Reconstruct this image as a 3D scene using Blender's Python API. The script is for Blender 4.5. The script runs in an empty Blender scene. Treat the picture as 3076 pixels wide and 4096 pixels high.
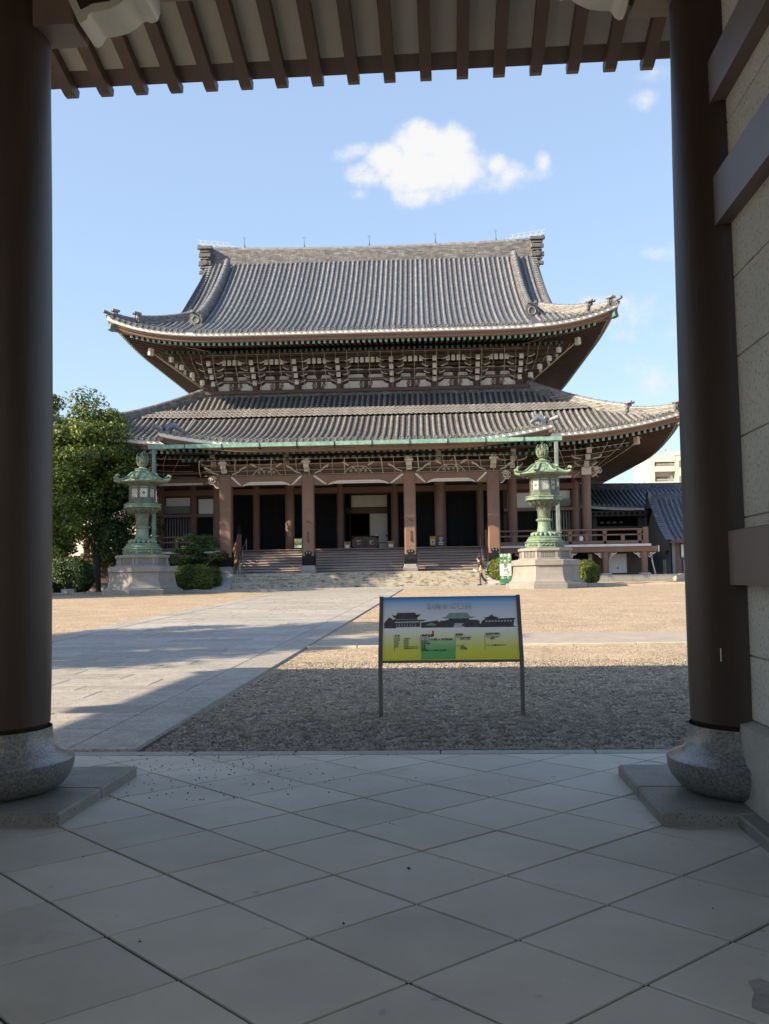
import bpy, math, random
import numpy as np
from mathutils import Vector, Matrix

random.seed(7)
rng = np.random.default_rng(7)
R = math.radians
scene = bpy.context.scene
COL = scene.collection

# ------------------------------------------------------------------ camera
CAM_H = 1.464
YAW, PITCH, ROLL = -0.0651, 0.0681, 0.0162
cam = bpy.data.cameras.new("camera")
cam.sensor_fit = 'HORIZONTAL'
cam.sensor_width = 36.0
cam.lens = 3882.64 / 3076 * 36.0
cam.clip_start = 0.05
cam.clip_end = 3000
cam_o = bpy.data.objects.new("camera", cam)
COL.objects.link(cam_o)
_f = Vector((math.sin(YAW) * math.cos(PITCH), math.cos(YAW) * math.cos(PITCH), math.sin(PITCH)))
_r = Vector((math.cos(YAW), -math.sin(YAW), 0))
_d = _f.cross(_r)
_rr = _r * math.cos(ROLL) + _d * math.sin(ROLL)
_dd = -_r * math.sin(ROLL) + _d * math.cos(ROLL)
_m = Matrix((_rr, -_dd, -_f)).transposed().to_4x4()
_m.translation = (0, 0, CAM_H)
cam_o.matrix_world = _m
scene.camera = cam_o

# ------------------------------------------------------------------ sun, sky, exposure
SUN_AZ = R(64)        # to the left of straight behind the camera
SUN_EL = R(30)
to_sun = Vector((-math.sin(SUN_AZ) * math.cos(SUN_EL), -math.cos(SUN_AZ) * math.cos(SUN_EL), math.sin(SUN_EL)))
sun = bpy.data.lights.new("sun", 'SUN')
sun.energy = 4.6
sun.angle = R(0.53)
sun.color = (1.0, 0.81, 0.57)
sun_o = bpy.data.objects.new("sun", sun)
sun_o.rotation_euler = to_sun.to_track_quat('Z', 'Y').to_euler()
sun_o.location = (-30, -15, 40)
COL.objects.link(sun_o)

scene.view_settings.view_transform = 'Standard'
scene.view_settings.look = 'None'
scene.view_settings.gamma = 1.0
scene.view_settings.use_curve_mapping = False
scene.view_settings.exposure = 1.3

world = bpy.data.worlds.new("World")
scene.world = world
world.use_nodes = True
wt = world.node_tree
wt.nodes.clear()


def wn(t, **kw):
    n = wt.nodes.new(t)
    for k, v in kw.items():
        setattr(n, k, v)
    return n


def wmath(op, a, b=None, c=None, clamp=False):
    n = wn('ShaderNodeMath', operation=op)
    n.use_clamp = clamp
    for i, x in enumerate((a, b, c)):
        if x is None:
            continue
        if isinstance(x, (int, float)):
            n.inputs[i].default_value = x
        else:
            wt.links.new(x, n.inputs[i])
    return n.outputs[0]


sky = wn('ShaderNodeTexSky', sky_type='NISHITA')
sky.sun_disc = False
sky.sun_elevation = SUN_EL
sky.sun_rotation = math.atan2(to_sun.x, to_sun.y)
sky.altitude = 20
sky.air_density = 1.0
sky.dust_density = 1.2
sky.ozone_density = 1.4
tc = wn('ShaderNodeTexCoord')
sep = wn('ShaderNodeSeparateXYZ')
wt.links.new(tc.outputs['Generated'], sep.inputs[0])
yy = wmath('MAXIMUM', sep.outputs[1], 0.02)
ga = wmath('DIVIDE', sep.outputs[0], yy)
gb = wmath('DIVIDE', sep.outputs[2], yy)
cmb = wn('ShaderNodeCombineXYZ')
wt.links.new(ga, cmb.inputs[0])
wt.links.new(gb, cmb.inputs[1])
n1 = wn('ShaderNodeTexNoise')
n1.inputs['Scale'].default_value = 34
n1.inputs['Detail'].default_value = 11
n1.inputs['Roughness'].default_value = 0.66
wt.links.new(cmb.outputs[0], n1.inputs['Vector'])
n2 = wn('ShaderNodeTexNoise')
n2.inputs['Scale'].default_value = 11
n2.inputs['Detail'].default_value = 4
wt.links.new(cmb.outputs[0], n2.inputs['Vector'])
# cumulus banks, each lobe: (centre a, centre b, radius a, radius b, density)
LOBES = [(-.022, .460, .034, .032, 1.25), (.010, .452, .032, .034, 1.2), (-.052, .440, .034, .026, 1.2), (-.080, .426, .028, .018, 1.0),
         (-.022, .428, .060, .030, 1.35), (.026, .430, .036, .028, 1.0), (-.020, .404, .044, .018, .75),
         (.058, .432, .016, .015, .9), (.074, .423, .036, .015, .62), (.106, .432, .012, .017, .95), (.098, .421, .026, .012, .65), (.04, .414, .055, .018, .55),
         (-.088, .456, .020, .011, .62), (-.102, .450, .018, .010, .5), (-.084, .408, .016, .009, .42),
         (.228, .330, .032, .015, .55), (.245, .337, .024, .013, .55),
         (.165, .279, .036, .010, .55), (.195, .262, .045, .030, .36), (.245, .258, .05, .022, .30),
         (.205, .208, .032, .020, .52), (.225, .196, .05, .02, .32), (.215, .495, .018, .012, .40),
         (.24, .522, .04, .010, .34), (-.62, .30, .12, .05, .6),
         (.55, .34, .12, .05, .6), (.70, .22, .16, .05, .6)]
acc = None
for (a0, b0, ra, rb, den) in LOBES:
    da = wmath('MULTIPLY', wmath('SUBTRACT', ga, a0), 1 / ra)
    db = wmath('MULTIPLY', wmath('SUBTRACT', gb, b0), 1 / rb)
    r2 = wmath('ADD', wmath('MULTIPLY', da, da), wmath('MULTIPLY', db, db))
    v = wmath('MULTIPLY', wmath('SUBTRACT', 1.0, r2), den)
    acc = v if acc is None else wmath('SMOOTH_MAX', acc, v, 0.25)
nz = wmath('MULTIPLY', wmath('SUBTRACT', n1.outputs[0], 0.5), 2.0)
nz2 = wmath('MULTIPLY', wmath('SUBTRACT', n2.outputs[0], 0.5), 0.9)
fld = wmath('ADD', wmath('ADD', acc, nz), nz2)
mr = wn('ShaderNodeMapRange')
mr.interpolation_type = 'SMOOTHSTEP'
wt.links.new(fld, mr.inputs[0])
mr.inputs[1].default_value = -0.02
mr.inputs[2].default_value = 1.0
front = wmath('GREATER_THAN', sep.outputs[1], 0.05)
alpha = wmath('MULTIPLY', wmath('MULTIPLY', mr.outputs[0], 0.93), front)
mixc = wn('ShaderNodeMix', data_type='RGBA')
wt.links.new(alpha, mixc.inputs[0])
tint = wn('ShaderNodeMix', data_type='RGBA', blend_type='MIX')
tint.inputs[0].default_value = 0.42
wt.links.new(sky.outputs[0], tint.inputs[6])
tint.inputs[7].default_value = (2.7, 3.55, 4.9, 1)      # thin high haze over the whole sky
wt.links.new(tint.outputs[2], mixc.inputs[6])
cn = wn('ShaderNodeMix', data_type='RGBA')
cn.inputs[6].default_value = (3.2, 3.5, 4.1, 1)
cn.inputs[7].default_value = (4.05, 4.0, 3.9, 1)
shd = wn('ShaderNodeMapRange')
wt.links.new(wmath('ADD', acc, wmath('MULTIPLY', wmath('SUBTRACT', n1.outputs[0], 0.5), 1.6)), shd.inputs[0])
shd.inputs[1].default_value = -0.1
shd.inputs[2].default_value = 0.9
wt.links.new(shd.outputs[0], cn.inputs[0])
wt.links.new(cn.outputs[2], mixc.inputs[7])
bg = wn('ShaderNodeBackground')
bg.inputs[1].default_value = 0.098
wt.links.new(mixc.outputs[2], bg.inputs[0])
wo = wn('ShaderNodeOutputWorld')
wt.links.new(bg.outputs[0], wo.inputs[0])


# ------------------------------------------------------------------ helpers
class MB:
    """collects geometry, then links it as one mesh object"""

    def __init__(s):
        s.v = []
        s.f = []
        s.m = []

    def add(s, vs, fs, mi=0):
        o = len(s.v)
        s.v.extend([tuple(p) for p in vs])
        for f in fs:
            s.f.append(tuple(i + o for i in f))
            s.m.append(mi)
        return s

    def box(s, x0, x1, y0, y1, z0, z1, mi=0):
        return s.add([(x0, y0, z0), (x1, y0, z0), (x1, y1, z0), (x0, y1, z0), (x0, y0, z1), (x1, y0, z1), (x1, y1, z1), (x0, y1, z1)],
                     [(3, 2, 1, 0), (4, 5, 6, 7), (0, 1, 5, 4), (1, 2, 6, 5), (2, 3, 7, 6), (3, 0, 4, 7)], mi)

    def cbox(s, x0, x1, y0, y1, z0, z1, c=.01, mi=0):
        """box with chamfered vertical and top edges"""
        def ring(z, k):
            return [(x0 + k + c, y0 + k, z), (x1 - k - c, y0 + k, z), (x1 - k, y0 + k + c, z), (x1 - k, y1 - k - c, z),
                    (x1 - k - c, y1 - k, z), (x0 + k + c, y1 - k, z), (x0 + k, y1 - k - c, z), (x0 + k, y0 + k + c, z)]
        return s.loft([ring(z0, 0), ring(z1 - c, 0), ring(z1, c)], mi)

    def loft(s, rings, mi=0, caps=True, closed=True):
        n = len(rings[0])
        vs = [p for r in rings for p in r]
        fs = []
        for k in range(len(rings) - 1):
            for i in range(n if closed else n - 1):
                j = (i + 1) % n
                fs.append((k * n + i, k * n + j, (k + 1) * n + j, (k + 1) * n + i))
        if caps:
            fs.append(tuple(range(n - 1, -1, -1)))
            fs.append(tuple((len(rings) - 1) * n + i for i in range(n)))
        return s.add(vs, fs, mi)

    def beam(s, p0, p1, w, h, up=(0, 0, 1), mi=0, w1=None, h1=None):
        p0, p1 = Vector(p0), Vector(p1)
        d = (p1 - p0).normalized()
        sd = d.cross(Vector(up)).normalized()
        u = sd.cross(d)
        w1 = w if w1 is None else w1
        h1 = h if h1 is None else h1

        def ring(p, a, b):
            return [p - sd * a / 2 - u * b / 2, p + sd * a / 2 - u * b / 2, p + sd * a / 2 + u * b / 2, p - sd * a / 2 + u * b / 2]
        return s.loft([ring(p0, w, h), ring(p1, w1, h1)], mi)

    def tube(s, pts, r, n=8, mi=0, caps=True):
        pts = [Vector(p) for p in pts]
        rs = r if isinstance(r, (list, tuple)) else [r] * len(pts)
        rings = []
        ref = Vector((0, 0, 1))
        for k, p in enumerate(pts):
            d = (pts[min(k + 1, len(pts) - 1)] - pts[max(k - 1, 0)]).normalized()
            a = d.cross(ref)
            if a.length < 1e-3:
                a = d.cross(Vector((1, 0, 0)))
            a.normalize()
            b = a.cross(d).normalized()
            rings.append([p + (a * math.cos(t) + b * math.sin(t)) * rs[k] for t in [2 * math.pi * i / n for i in range(n)]])
        return s.loft(rings, mi, caps)

    def lathe(s, prof, n=24, c=(0, 0, 0), rot=0., mi=0, caps=True, sq=None):
        rings = []
        for r, z in prof:
            rings.append([(c[0] + r * math.cos(rot + 2 * math.pi * i / n), c[1] + r * math.sin(rot + 2 * math.pi * i / n), c[2] + z) for i in range(n)])
        return s.loft(rings, mi, caps)

    def prism(s, poly, o, ax, ay, dep, mi=0):
        """polygon in the plane (ax, ay) at o, extruded by the vector dep"""
        o, ax, ay, dep = Vector(o), Vector(ax), Vector(ay), Vector(dep)
        a = [o + ax * p + ay * q for p, q in poly]
        if ax.cross(ay).dot(dep) > 0:
            a.reverse()
        return s.loft([a, [p + dep for p in a]][::-1] if False else [a, [p + dep for p in a]], mi)

    def sweep(s, pts, sec, outs, mi=0):
        """sections (out, up) carried along pts; outs = outward horizontal vector at each point"""
        rings = []
        for p, o in zip(pts, outs):
            p, o = Vector(p), Vector(o)
            rings.append([p + o * a + Vector((0, 0, b)) for a, b in sec])
        return s.loft(rings, mi)

    def build(s, name, mats, parent=None, smooth=None, kind=None, loc=None, rotz=0.):
        me = bpy.data.meshes.new(name)
        me.from_pydata(s.v, [], s.f)
        if not isinstance(mats, (list, tuple)):
            mats = [mats]
        for m in mats:
            me.materials.append(m)
        if len(mats) > 1:
            me.polygons.foreach_set('material_index', s.m)
        if smooth is not None:
            me.polygons.foreach_set('use_smooth', [True] * len(me.polygons))
            me.set_sharp_from_angle(angle=R(smooth))
        me.update()
        o = bpy.data.objects.new(name, me)
        COL.objects.link(o)
        if parent is not None:
            o.parent = parent
        if loc is not None:
            o.location = loc
        if rotz:
            o.rotation_euler = (0, 0, rotz)
        if kind:
            o['kind'] = kind
        return o


def raw(name, verts, faces, m, parent=None, kind=None, smooth=None):
    """numpy arrays straight to a mesh (faces all the same size)"""
    verts = np.asarray(verts, np.float32)
    faces = np.asarray(faces, np.int32)
    me = bpy.data.meshes.new(name)
    k = faces.shape[1]
    me.vertices.add(len(verts))
    me.vertices.foreach_set('co', verts.ravel())
    me.loops.add(faces.size)
    me.loops.foreach_set('vertex_index', faces.ravel())
    me.polygons.add(len(faces))
    me.polygons.foreach_set('loop_start', np.arange(len(faces), dtype=np.int32) * k)
    me.update(calc_edges=True)
    if smooth is not None:
        me.polygons.foreach_set('use_smooth', np.ones(len(faces), bool))
        me.set_sharp_from_angle(angle=R(smooth))
    me.materials.append(m)
    o = bpy.data.objects.new(name, me)
    COL.objects.link(o)
    if parent is not None:
        o.parent = parent
    if kind:
        o['kind'] = kind
    return o


def tag(o, label=None, cat=None, group=None, kind=None):
    if label:
        o['label'] = label
    if cat:
        o['category'] = cat
    if group:
        o['group'] = group
    if kind:
        o['kind'] = kind
    return o


def empty(name, loc=(0, 0, 0), rotz=0., label=None, cat=None, group=None):
    o = bpy.data.objects.new(name, None)
    o.empty_display_size = 0.2
    o.location = loc
    o.rotation_euler = (0, 0, rotz)
    COL.objects.link(o)
    return tag(o, label, cat, group)


def inst(src, name, parent, loc=(0, 0, 0), rot=None, scale=None):
    o = bpy.data.objects.new(name, src.data)
    COL.objects.link(o)
    o.parent = parent
    o.location = loc
    if rot is not None:
        o.rotation_euler = rot
    if scale is not None:
        o.scale = scale
    return o


def text(body, size, origin, ax, ay, m, parent, name="lettering", align='CENTER', bold=0.0, lift=.003, extrude=.001):
    """flat lettering: baseline direction ax, up direction ay (both in the parent's space)"""
    c = bpy.data.curves.new(name, 'FONT')
    c.body = body
    c.size = size
    c.align_x = align
    c.align_y = 'CENTER'
    c.offset = bold
    c.resolution_u = 3
    c.extrude = extrude
    o = bpy.data.objects.new(name, c)
    COL.objects.link(o)
    bpy.context.view_layer.update()
    me = bpy.data.meshes.new_from_object(o.evaluated_get(bpy.context.evaluated_depsgraph_get()))
    bpy.data.objects.remove(o)
    me.materials.clear()
    me.materials.append(m)
    me.name = name
    t = bpy.data.objects.new(name, me)
    COL.objects.link(t)
    t.parent = parent
    ax, ay = Vector(ax).normalized(), Vector(ay).normalized()
    n = ax.cross(ay)
    mm = Matrix((ax, ay, n)).transposed().to_4x4()
    mm.translation = Vector(origin) + n * lift
    t.matrix_local = mm
    return t


# ------------------------------------------------------------------ materials
def mat(name, c, c2=None, scale=1.5, detail=5, rough=.7, bump=0., bscale=30., rnd=0., metal=0., spec=.5, stretch=None,
        speck=None, stain=None, lo=.35, hi=.65, coat=0., obj=False):
    m = bpy.data.materials.new(name)
    m.use_nodes = True
    nt = m.node_tree
    b = nt.nodes['Principled BSDF']
    L = nt.links

    def N(t, **kw):
        n = nt.nodes.new(t)
        for k, v in kw.items():
            setattr(n, k, v)
        return n
    geo = N('ShaderNodeTexCoord') if obj else N('ShaderNodeNewGeometry')
    vec = geo.outputs['Object'] if obj else geo.outputs['Position']
    if stretch:
        mp = N('ShaderNodeVectorMath', operation='MULTIPLY')
        L.new(vec, mp.inputs[0])
        mp.inputs[1].default_value = stretch
        vec = mp.outputs[0]
    c2 = c2 or tuple(x * .75 for x in c)
    no = N('ShaderNodeTexNoise')
    no.inputs['Scale'].default_value = scale
    no.inputs['Detail'].default_value = detail
    no.inputs['Roughness'].default_value = .62
    L.new(vec, no.inputs['Vector'])
    rp = N('ShaderNodeMapRange')
    L.new(no.outputs[0], rp.inputs[0])
    rp.inputs[1].default_value = lo
    rp.inputs[2].default_value = hi
    mx = N('ShaderNodeMix', data_type='RGBA')
    L.new(rp.outputs[0], mx.inputs[0])
    mx.inputs[6].default_value = (*c, 1)
    mx.inputs[7].default_value = (*c2, 1)
    out = mx.outputs[2]
    if speck:
        sc, ss, am = speck
        n3 = N('ShaderNodeTexNoise')
        n3.inputs['Scale'].default_value = ss
        n3.inputs['Detail'].default_value = 2
        L.new(vec, n3.inputs['Vector'])
        r3 = N('ShaderNodeMapRange')
        L.new(n3.outputs[0], r3.inputs[0])
        r3.inputs[1].default_value = am
        r3.inputs[2].default_value = am + .10
        m3 = N('ShaderNodeMix', data_type='RGBA')
        L.new(r3.outputs[0], m3.inputs[0])
        L.new(out, m3.inputs[6])
        m3.inputs[7].default_value = (*sc, 1)
        out = m3.outputs[2]
    if stain:
        sc, ss, am, st = stain
        sp = N('ShaderNodeVectorMath', operation='MULTIPLY')
        L.new(vec, sp.inputs[0])
        sp.inputs[1].default_value = st
        n4 = N('ShaderNodeTexNoise')
        n4.inputs['Scale'].default_value = ss
        n4.inputs['Detail'].default_value = 6
        n4.inputs['Roughness'].default_value = .7
        L.new(sp.outputs[0], n4.inputs['Vector'])
        r4 = N('ShaderNodeMapRange')
        L.new(n4.outputs[0], r4.inputs[0])
        r4.inputs[1].default_value = am
        r4.inputs[2].default_value = am + .14
        m4 = N('ShaderNodeMix', data_type='RGBA')
        L.new(r4.outputs[0], m4.inputs[0])
        L.new(out, m4.inputs[6])
        m4.inputs[7].default_value = (*sc, 1)
        out = m4.outputs[2]
    if rnd:
        oi = N('ShaderNodeObjectInfo')
        mrn = N('ShaderNodeMapRange')
        L.new(oi.outputs['Random'], mrn.inputs[0])
        mrn.inputs[3].default_value = 1 - rnd
        mrn.inputs[4].default_value = 1 + rnd
        vm = N('ShaderNodeVectorMath', operation='SCALE')
        L.new(out, vm.inputs[0])
        L.new(mrn.outputs[0], vm.inputs['Scale'])
        out = vm.outputs[0]
    L.new(out, b.inputs['Base Color'])
    b.inputs['Roughness'].default_value = rough
    b.inputs['Metallic'].default_value = metal
    b.inputs['Specular IOR Level'].default_value = spec
    if coat:
        b.inputs['Coat Weight'].default_value = coat
        b.inputs['Coat Roughness'].default_value = .2
    if bump:
        n2 = N('ShaderNodeTexNoise')
        n2.inputs['Scale'].default_value = bscale
        n2.inputs['Detail'].default_value = 4
        L.new(vec, n2.inputs['Vector'])
        bp = N('ShaderNodeBump')
        bp.inputs['Strength'].default_value = min(1, bump)
        bp.inputs['Distance'].default_value = .02
        L.new(n2.outputs[0], bp.inputs['Height'])
        L.new(bp.outputs[0], b.inputs['Normal'])
    return m


def brick_mat(name, c, c2, cm, w, h, rough=.6, axis='XZ', mortar=.12):
    """thin stacked courses (ridge tiles), mapped on position"""
    m = bpy.data.materials.new(name)
    m.use_nodes = True
    nt = m.node_tree
    b = nt.nodes['Principled BSDF']
    tcn = nt.nodes.new('ShaderNodeTexCoord')
    sp = nt.nodes.new('ShaderNodeSeparateXYZ')
    nt.links.new(tcn.outputs['Object'], sp.inputs[0])
    ad = nt.nodes.new('ShaderNodeMath')
    nt.links.new(sp.outputs[0], ad.inputs[0])
    nt.links.new(sp.outputs[1], ad.inputs[1])
    cb = nt.nodes.new('ShaderNodeCombineXYZ')
    nt.links.new(ad.outputs[0], cb.inputs[0])
    nt.links.new(sp.outputs[2], cb.inputs[1])
    br = nt.nodes.new('ShaderNodeTexBrick')
    br.inputs['Color1'].default_value = (*c, 1)
    br.inputs['Color2'].default_value = (*c2, 1)
    br.inputs['Mortar'].default_value = (*cm, 1)
    br.inputs['Scale'].default_value = 1
    br.inputs['Brick Width'].default_value = w
    br.inputs['Row Height'].default_value = h
    br.inputs['Mortar Size'].default_value = h * mortar
    br.inputs['Bias'].default_value = -.1
    nt.links.new(cb.outputs[0], br.inputs['Vector'])
    no = nt.nodes.new('ShaderNodeTexNoise')
    no.inputs['Scale'].default_value = 3
    no.inputs['Detail'].default_value = 6
    nt.links.new(tcn.outputs['Object'], no.inputs['Vector'])
    mx = nt.nodes.new('ShaderNodeMix')
    mx.data_type = 'RGBA'
    mx.blend_type = 'MULTIPLY'
    mx.inputs[0].default_value = .8
    nt.links.new(br.outputs[0], mx.inputs[6])
    rp = nt.nodes.new('ShaderNodeMapRange')
    rp.inputs[1].default_value = .3
    rp.inputs[2].default_value = .7
    rp.inputs[3].default_value = .5
    rp.inputs[4].default_value = 1.3
    nt.links.new(no.outputs[0], rp.inputs[0])
    nt.links.new(rp.outputs[0], mx.inputs[7])
    nt.links.new(mx.outputs[2], b.inputs['Base Color'])
    bp = nt.nodes.new('ShaderNodeBump')
    bp.inputs['Distance'].default_value = .03
    nt.links.new(br.outputs['Fac'], bp.inputs['Height'])
    bp.invert = True
    nt.links.new(bp.outputs[0], b.inputs['Normal'])
    b.inputs['Roughness'].default_value = rough
    return m


def leaf_mat(name, c, c2, c3):
    m = bpy.data.materials.new(name)
    m.use_nodes = True
    nt = m.node_tree
    b = nt.nodes['Principled BSDF']
    g = nt.nodes.new('ShaderNodeNewGeometry')
    no = nt.nodes.new('ShaderNodeTexNoise')
    no.inputs['Scale'].default_value = 1.1
    no.inputs['Detail'].default_value = 3
    nt.links.new(g.outputs['Position'], no.inputs['Vector'])
    rp = nt.nodes.new('ShaderNodeValToRGB')
    rp.color_ramp.elements[0].position = .3
    rp.color_ramp.elements[0].color = (*c, 1)
    rp.color_ramp.elements[1].position = .72
    rp.color_ramp.elements[1].color = (*c3, 1)
    e = rp.color_ramp.elements.new(.5)
    e.color = (*c2, 1)
    ad = nt.nodes.new('ShaderNodeMath')
    ad.operation = 'MULTIPLY_ADD'
    nt.links.new(g.outputs['Random Per Island'], ad.inputs[0])
    ad.inputs[1].default_value = .3
    sb = nt.nodes.new('ShaderNodeMath')
    sb.operation = 'SUBTRACT'
    nt.links.new(no.outputs[0], sb.inputs[0])
    sb.inputs[1].default_value = .15
    nt.links.new(sb.outputs[0], ad.inputs[2])
    nt.links.new(ad.outputs[0], rp.inputs[0])
    nt.links.new(rp.outputs[0], b.inputs['Base Color'])
    b.inputs['Roughness'].default_value = .5
    tr = nt.nodes.new('ShaderNodeBsdfTranslucent')
    nt.links.new(rp.outputs[0], tr.inputs[0])
    ms = nt.nodes.new('ShaderNodeMixShader')
    ms.inputs[0].default_value = .3
    nt.links.new(b.outputs[0], ms.inputs[1])
    nt.links.new(tr.outputs[0], ms.inputs[2])
    nt.links.new(ms.outputs[0], nt.nodes['Material Output'].inputs[0])
    return m


M = {}
M['gate_tile'] = mat('gate_floor_stone', (.54, .52, .455), (.44, .423, .37), 1.1, 9, .62, .12, 160, .09, speck=((.26, .25, .225), 9, .70), stain=((.36, .346, .305), .9, .60, (1, 1, 1)))
M['joint'] = mat('joint_dirt', (.028, .023, .018), (.018, .015, .012), 8, rough=.95)
M['strip'] = mat('pale_granite', (.36, .355, .34), (.30, .295, .28), 6, 6, .75, .3, 120, .06, speck=((.2, .2, .19), 70, .6))
M['plinth'] = mat('plinth_granite', (.27, .26, .23), (.20, .19, .165), 4, 6, .65, .25, 140, .04, speck=((.07, .068, .062), 90, .58))
M['base_polish'] = mat('polished_collar', (.25, .25, .24), (.13, .13, .125), 55, 4, .27, .05, 150, 0, spec=.6, lo=.42, hi=.6)
M['base_stone'] = mat('polished_granite', (.21, .21, .20), (.09, .09, .085), 55, 4, .3, .15, 150, 0, spec=.6, lo=.42, hi=.6)
M['gate_brown'] = mat('gate_brown_paint', (.062, .038, .027), (.040, .025, .018), 2.6, 8, .46, .10, 45, 0, spec=.35, stretch=(1, 1, .12))
M['gate_beam'] = mat('gate_beam_paint', (.21, .155, .128), (.165, .12, .10), 1.6, 5, .45, .05, 50, .05, spec=.45, stretch=(1, 1, .5))
M['rafter'] = mat('rafter_paint', (.105, .066, .048), (.08, .05, .036), 2, 5, .55, .05, 40, .06)
M['soffit'] = mat('cream_soffit', (.50, .49, .43), (.44, .43, .38), .9, 4, .7, .03, 30, .03)
M['nosing'] = mat('nosing_white', (.62, .64, .58), (.55, .57, .5), 2, 4, .32, .02, 30, 0)
M['wall'] = mat('rough_render', (.74, .715, .62), (.62, .60, .525), 1.2, 5, .85, .9, 55, 0, speck=((.38, .375, .34), 42, .57))
M['wall_base'] = mat('wall_base_stone', (.46, .45, .40), (.38, .37, .33), 3, 5, .8, .5, 90, 0, speck=((.18, .18, .17), 90, .6))
M['paving'] = mat('paving_granite', (.36, .34, .31), (.26, .248, .23), 5, 6, .8, .5, 70, .15, speck=((.19, .185, .18), 34, .55))
M['kerb'] = mat('kerb_stone', (.43, .40, .33), (.33, .31, .26), 4, 5, .8, .3, 60, .07)
M['lane'] = mat('compact_grit', (.37, .33, .28), (.29, .265, .23), 2.5, 6, .9, .6, 90, 0, speck=((.2, .18, .16), 60, .58))
# hall
M['pipe'] = mat('downpipe_copper', (.20, .27, .25), (.13, .17, .16), 2, 5, .5)
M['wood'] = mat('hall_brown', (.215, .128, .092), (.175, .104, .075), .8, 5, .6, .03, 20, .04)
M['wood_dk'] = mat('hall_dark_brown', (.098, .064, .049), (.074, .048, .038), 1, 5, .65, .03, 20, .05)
M['white'] = mat('white_plaster', (.84, .83, .80), (.77, .76, .73), 1.2, 5, .8, .02, 20, 0)
M['white_cap'] = mat('white_end_paint', (.70, .68, .61), (.60, .58, .52), 3, 4, .6, 0, 20, 0)
M['tile'] = mat('roof_tile', (.145, .152, .168), (.275, .278, .28), 2.3, 7, .45, .12, 30, .17, spec=.5, speck=((.11, .112, .118), 5.5, .62), lo=.4, hi=.75)
M['tile_new'] = mat('roof_tile_dark', (.105, .125, .165), (.19, .215, .26), 2.6, 5, .38, .08, 30, .08, spec=.5, lo=.4, hi=.8)
M['tile_pale'] = mat('weathered_band_tile', (.215, .210, .206), (.165, .163, .163), 2.0, 6, .55, .1, 25, .14)
M['tile_lo'] = mat('lower_roof_tile', (.158, .160, .166), (.275, .268, .258), 1.7, 7, .5, .1, 30, .17, speck=((.085, .085, .09), 5, .6), lo=.38, hi=.72)
M['ridge'] = brick_mat('ridge_courses', (.15, .152, .16), (.29, .283, .27), (.05, .05, .055), .5, .105)
M['ridge_dk'] = brick_mat('ridge_courses_dark', (.09, .10, .125), (.17, .18, .20), (.03, .03, .035), .5, .10)
M['copper'] = mat('copper_verdigris', (.13, .30, .255), (.30, .46, .38), 5, 6, .6, .05, 30, .08, stain=((.10, .085, .06), 3, .62, (3, 3, .6)))
M['copper_dk'] = mat('copper_dark', (.09, .20, .18), (.05, .10, .095), 6, 5, .6, 0, 20, .15)
M['door'] = mat('black_door', (.012, .013, .016), (.009, .010, .012), 3, 5, .75, .05, 30, 0, spec=.15)
M['black'] = mat('black_metal', (.012, .013, .016), (.020, .020, .024), 8, 5, .75, .05, 40, 0, spec=.15)
M['step_br'] = mat('step_stone_brown', (.30, .255, .235), (.25, .21, .195), 3, 6, .75, .1, 60, .07)
M['step_gr'] = mat('step_granite', (.42, .385, .32), (.33, .305, .25), 3, 6, .8, .25, 60, .06, stain=((.095, .08, .058), 2.4, .50, (1, 1, 3)))
M['cheek'] = mat('cheek_stone', (.42, .41, .38), (.34, .33, .31), 2, 5, .8, .1, 50, .04)
M['paper'] = mat('paper_screen', (.62, .61, .53), (.56, .55, .48), 2, 4, .8)
M['rope'] = mat('net_rope', (.50, .45, .34), (.40, .36, .27), 3, 4, .8)
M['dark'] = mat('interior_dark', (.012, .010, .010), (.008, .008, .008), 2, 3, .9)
M['steel'] = mat('stainless', (.45, .45, .44), (.38, .38, .37), 3, 4, .35, metal=.8)
M['lead'] = mat('white_edge_metal', (.66, .68, .70), (.56, .58, .60), 2, 4, .6)
# lanterns, stones
M['bronze'] = mat('bronze_verdigris', (.115, .195, .14), (.235, .305, .20), 3.2, 7, .6, .15, 25, 0, stain=((.075, .10, .085), 2.2, .53, (1, 1, .6)), lo=.35, hi=.7)
M['bronze_dk'] = mat('bronze_dark', (.075, .085, .072), (.13, .165, .125), 4, 7, .6, .15, 25, 0, stain=((.06, .065, .06), 2, .6, (1, 1, .5)))
M['lan_stone'] = mat('lantern_stone', (.265, .255, .235), (.205, .20, .188), 1.6, 7, .8, .12, 40, .05, stain=((.15, .14, .12), 1.6, .62, (1, 1, .5)))
M['lan_glass'] = mat('lantern_pane', (.93, .93, .92), (.88, .88, .88), 4, 4, .3)
M['rock'] = mat('field_stone', (.46, .40, .30), (.33, .29, .23), 3, 6, .85, .5, 20)
M['conc'] = mat('grey_concrete', (.26, .265, .26), (.21, .215, .21), 1.2, 6, .85, .1, 40, .03, stain=((.14, .14, .135), 1.2, .62, (1, 1, .4)))
M['conc_wall'] = mat('grey_wall', (.27, .285, .28), (.24, .255, .25), .7, 4, .85, .05, 40, 0)
M['apart'] = mat('apartment_wall', (.68, .62, .53), (.63, .575, .49), .25, 4, .85)
M['apart2'] = mat('apartment_band', (.60, .57, .53), (.56, .53, .49), .25, 4, .85)
M['glass'] = mat('window_glass', (.06, .075, .085), (.10, .12, .13), .8, 3, .12, spec=.8)
M['curtain'] = mat('window_curtain', (.26, .28, .28), (.18, .2, .2), 2, 3, .7)
M['bark'] = mat('bark', (.085, .065, .05), (.05, .038, .03), 6, 6, .9, .6, 20, stretch=(1, 1, .3))
M['leaf_a'] = leaf_mat('broad_leaves', (.042, .080, .018), (.098, .155, .030), (.19, .235, .042))
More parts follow.
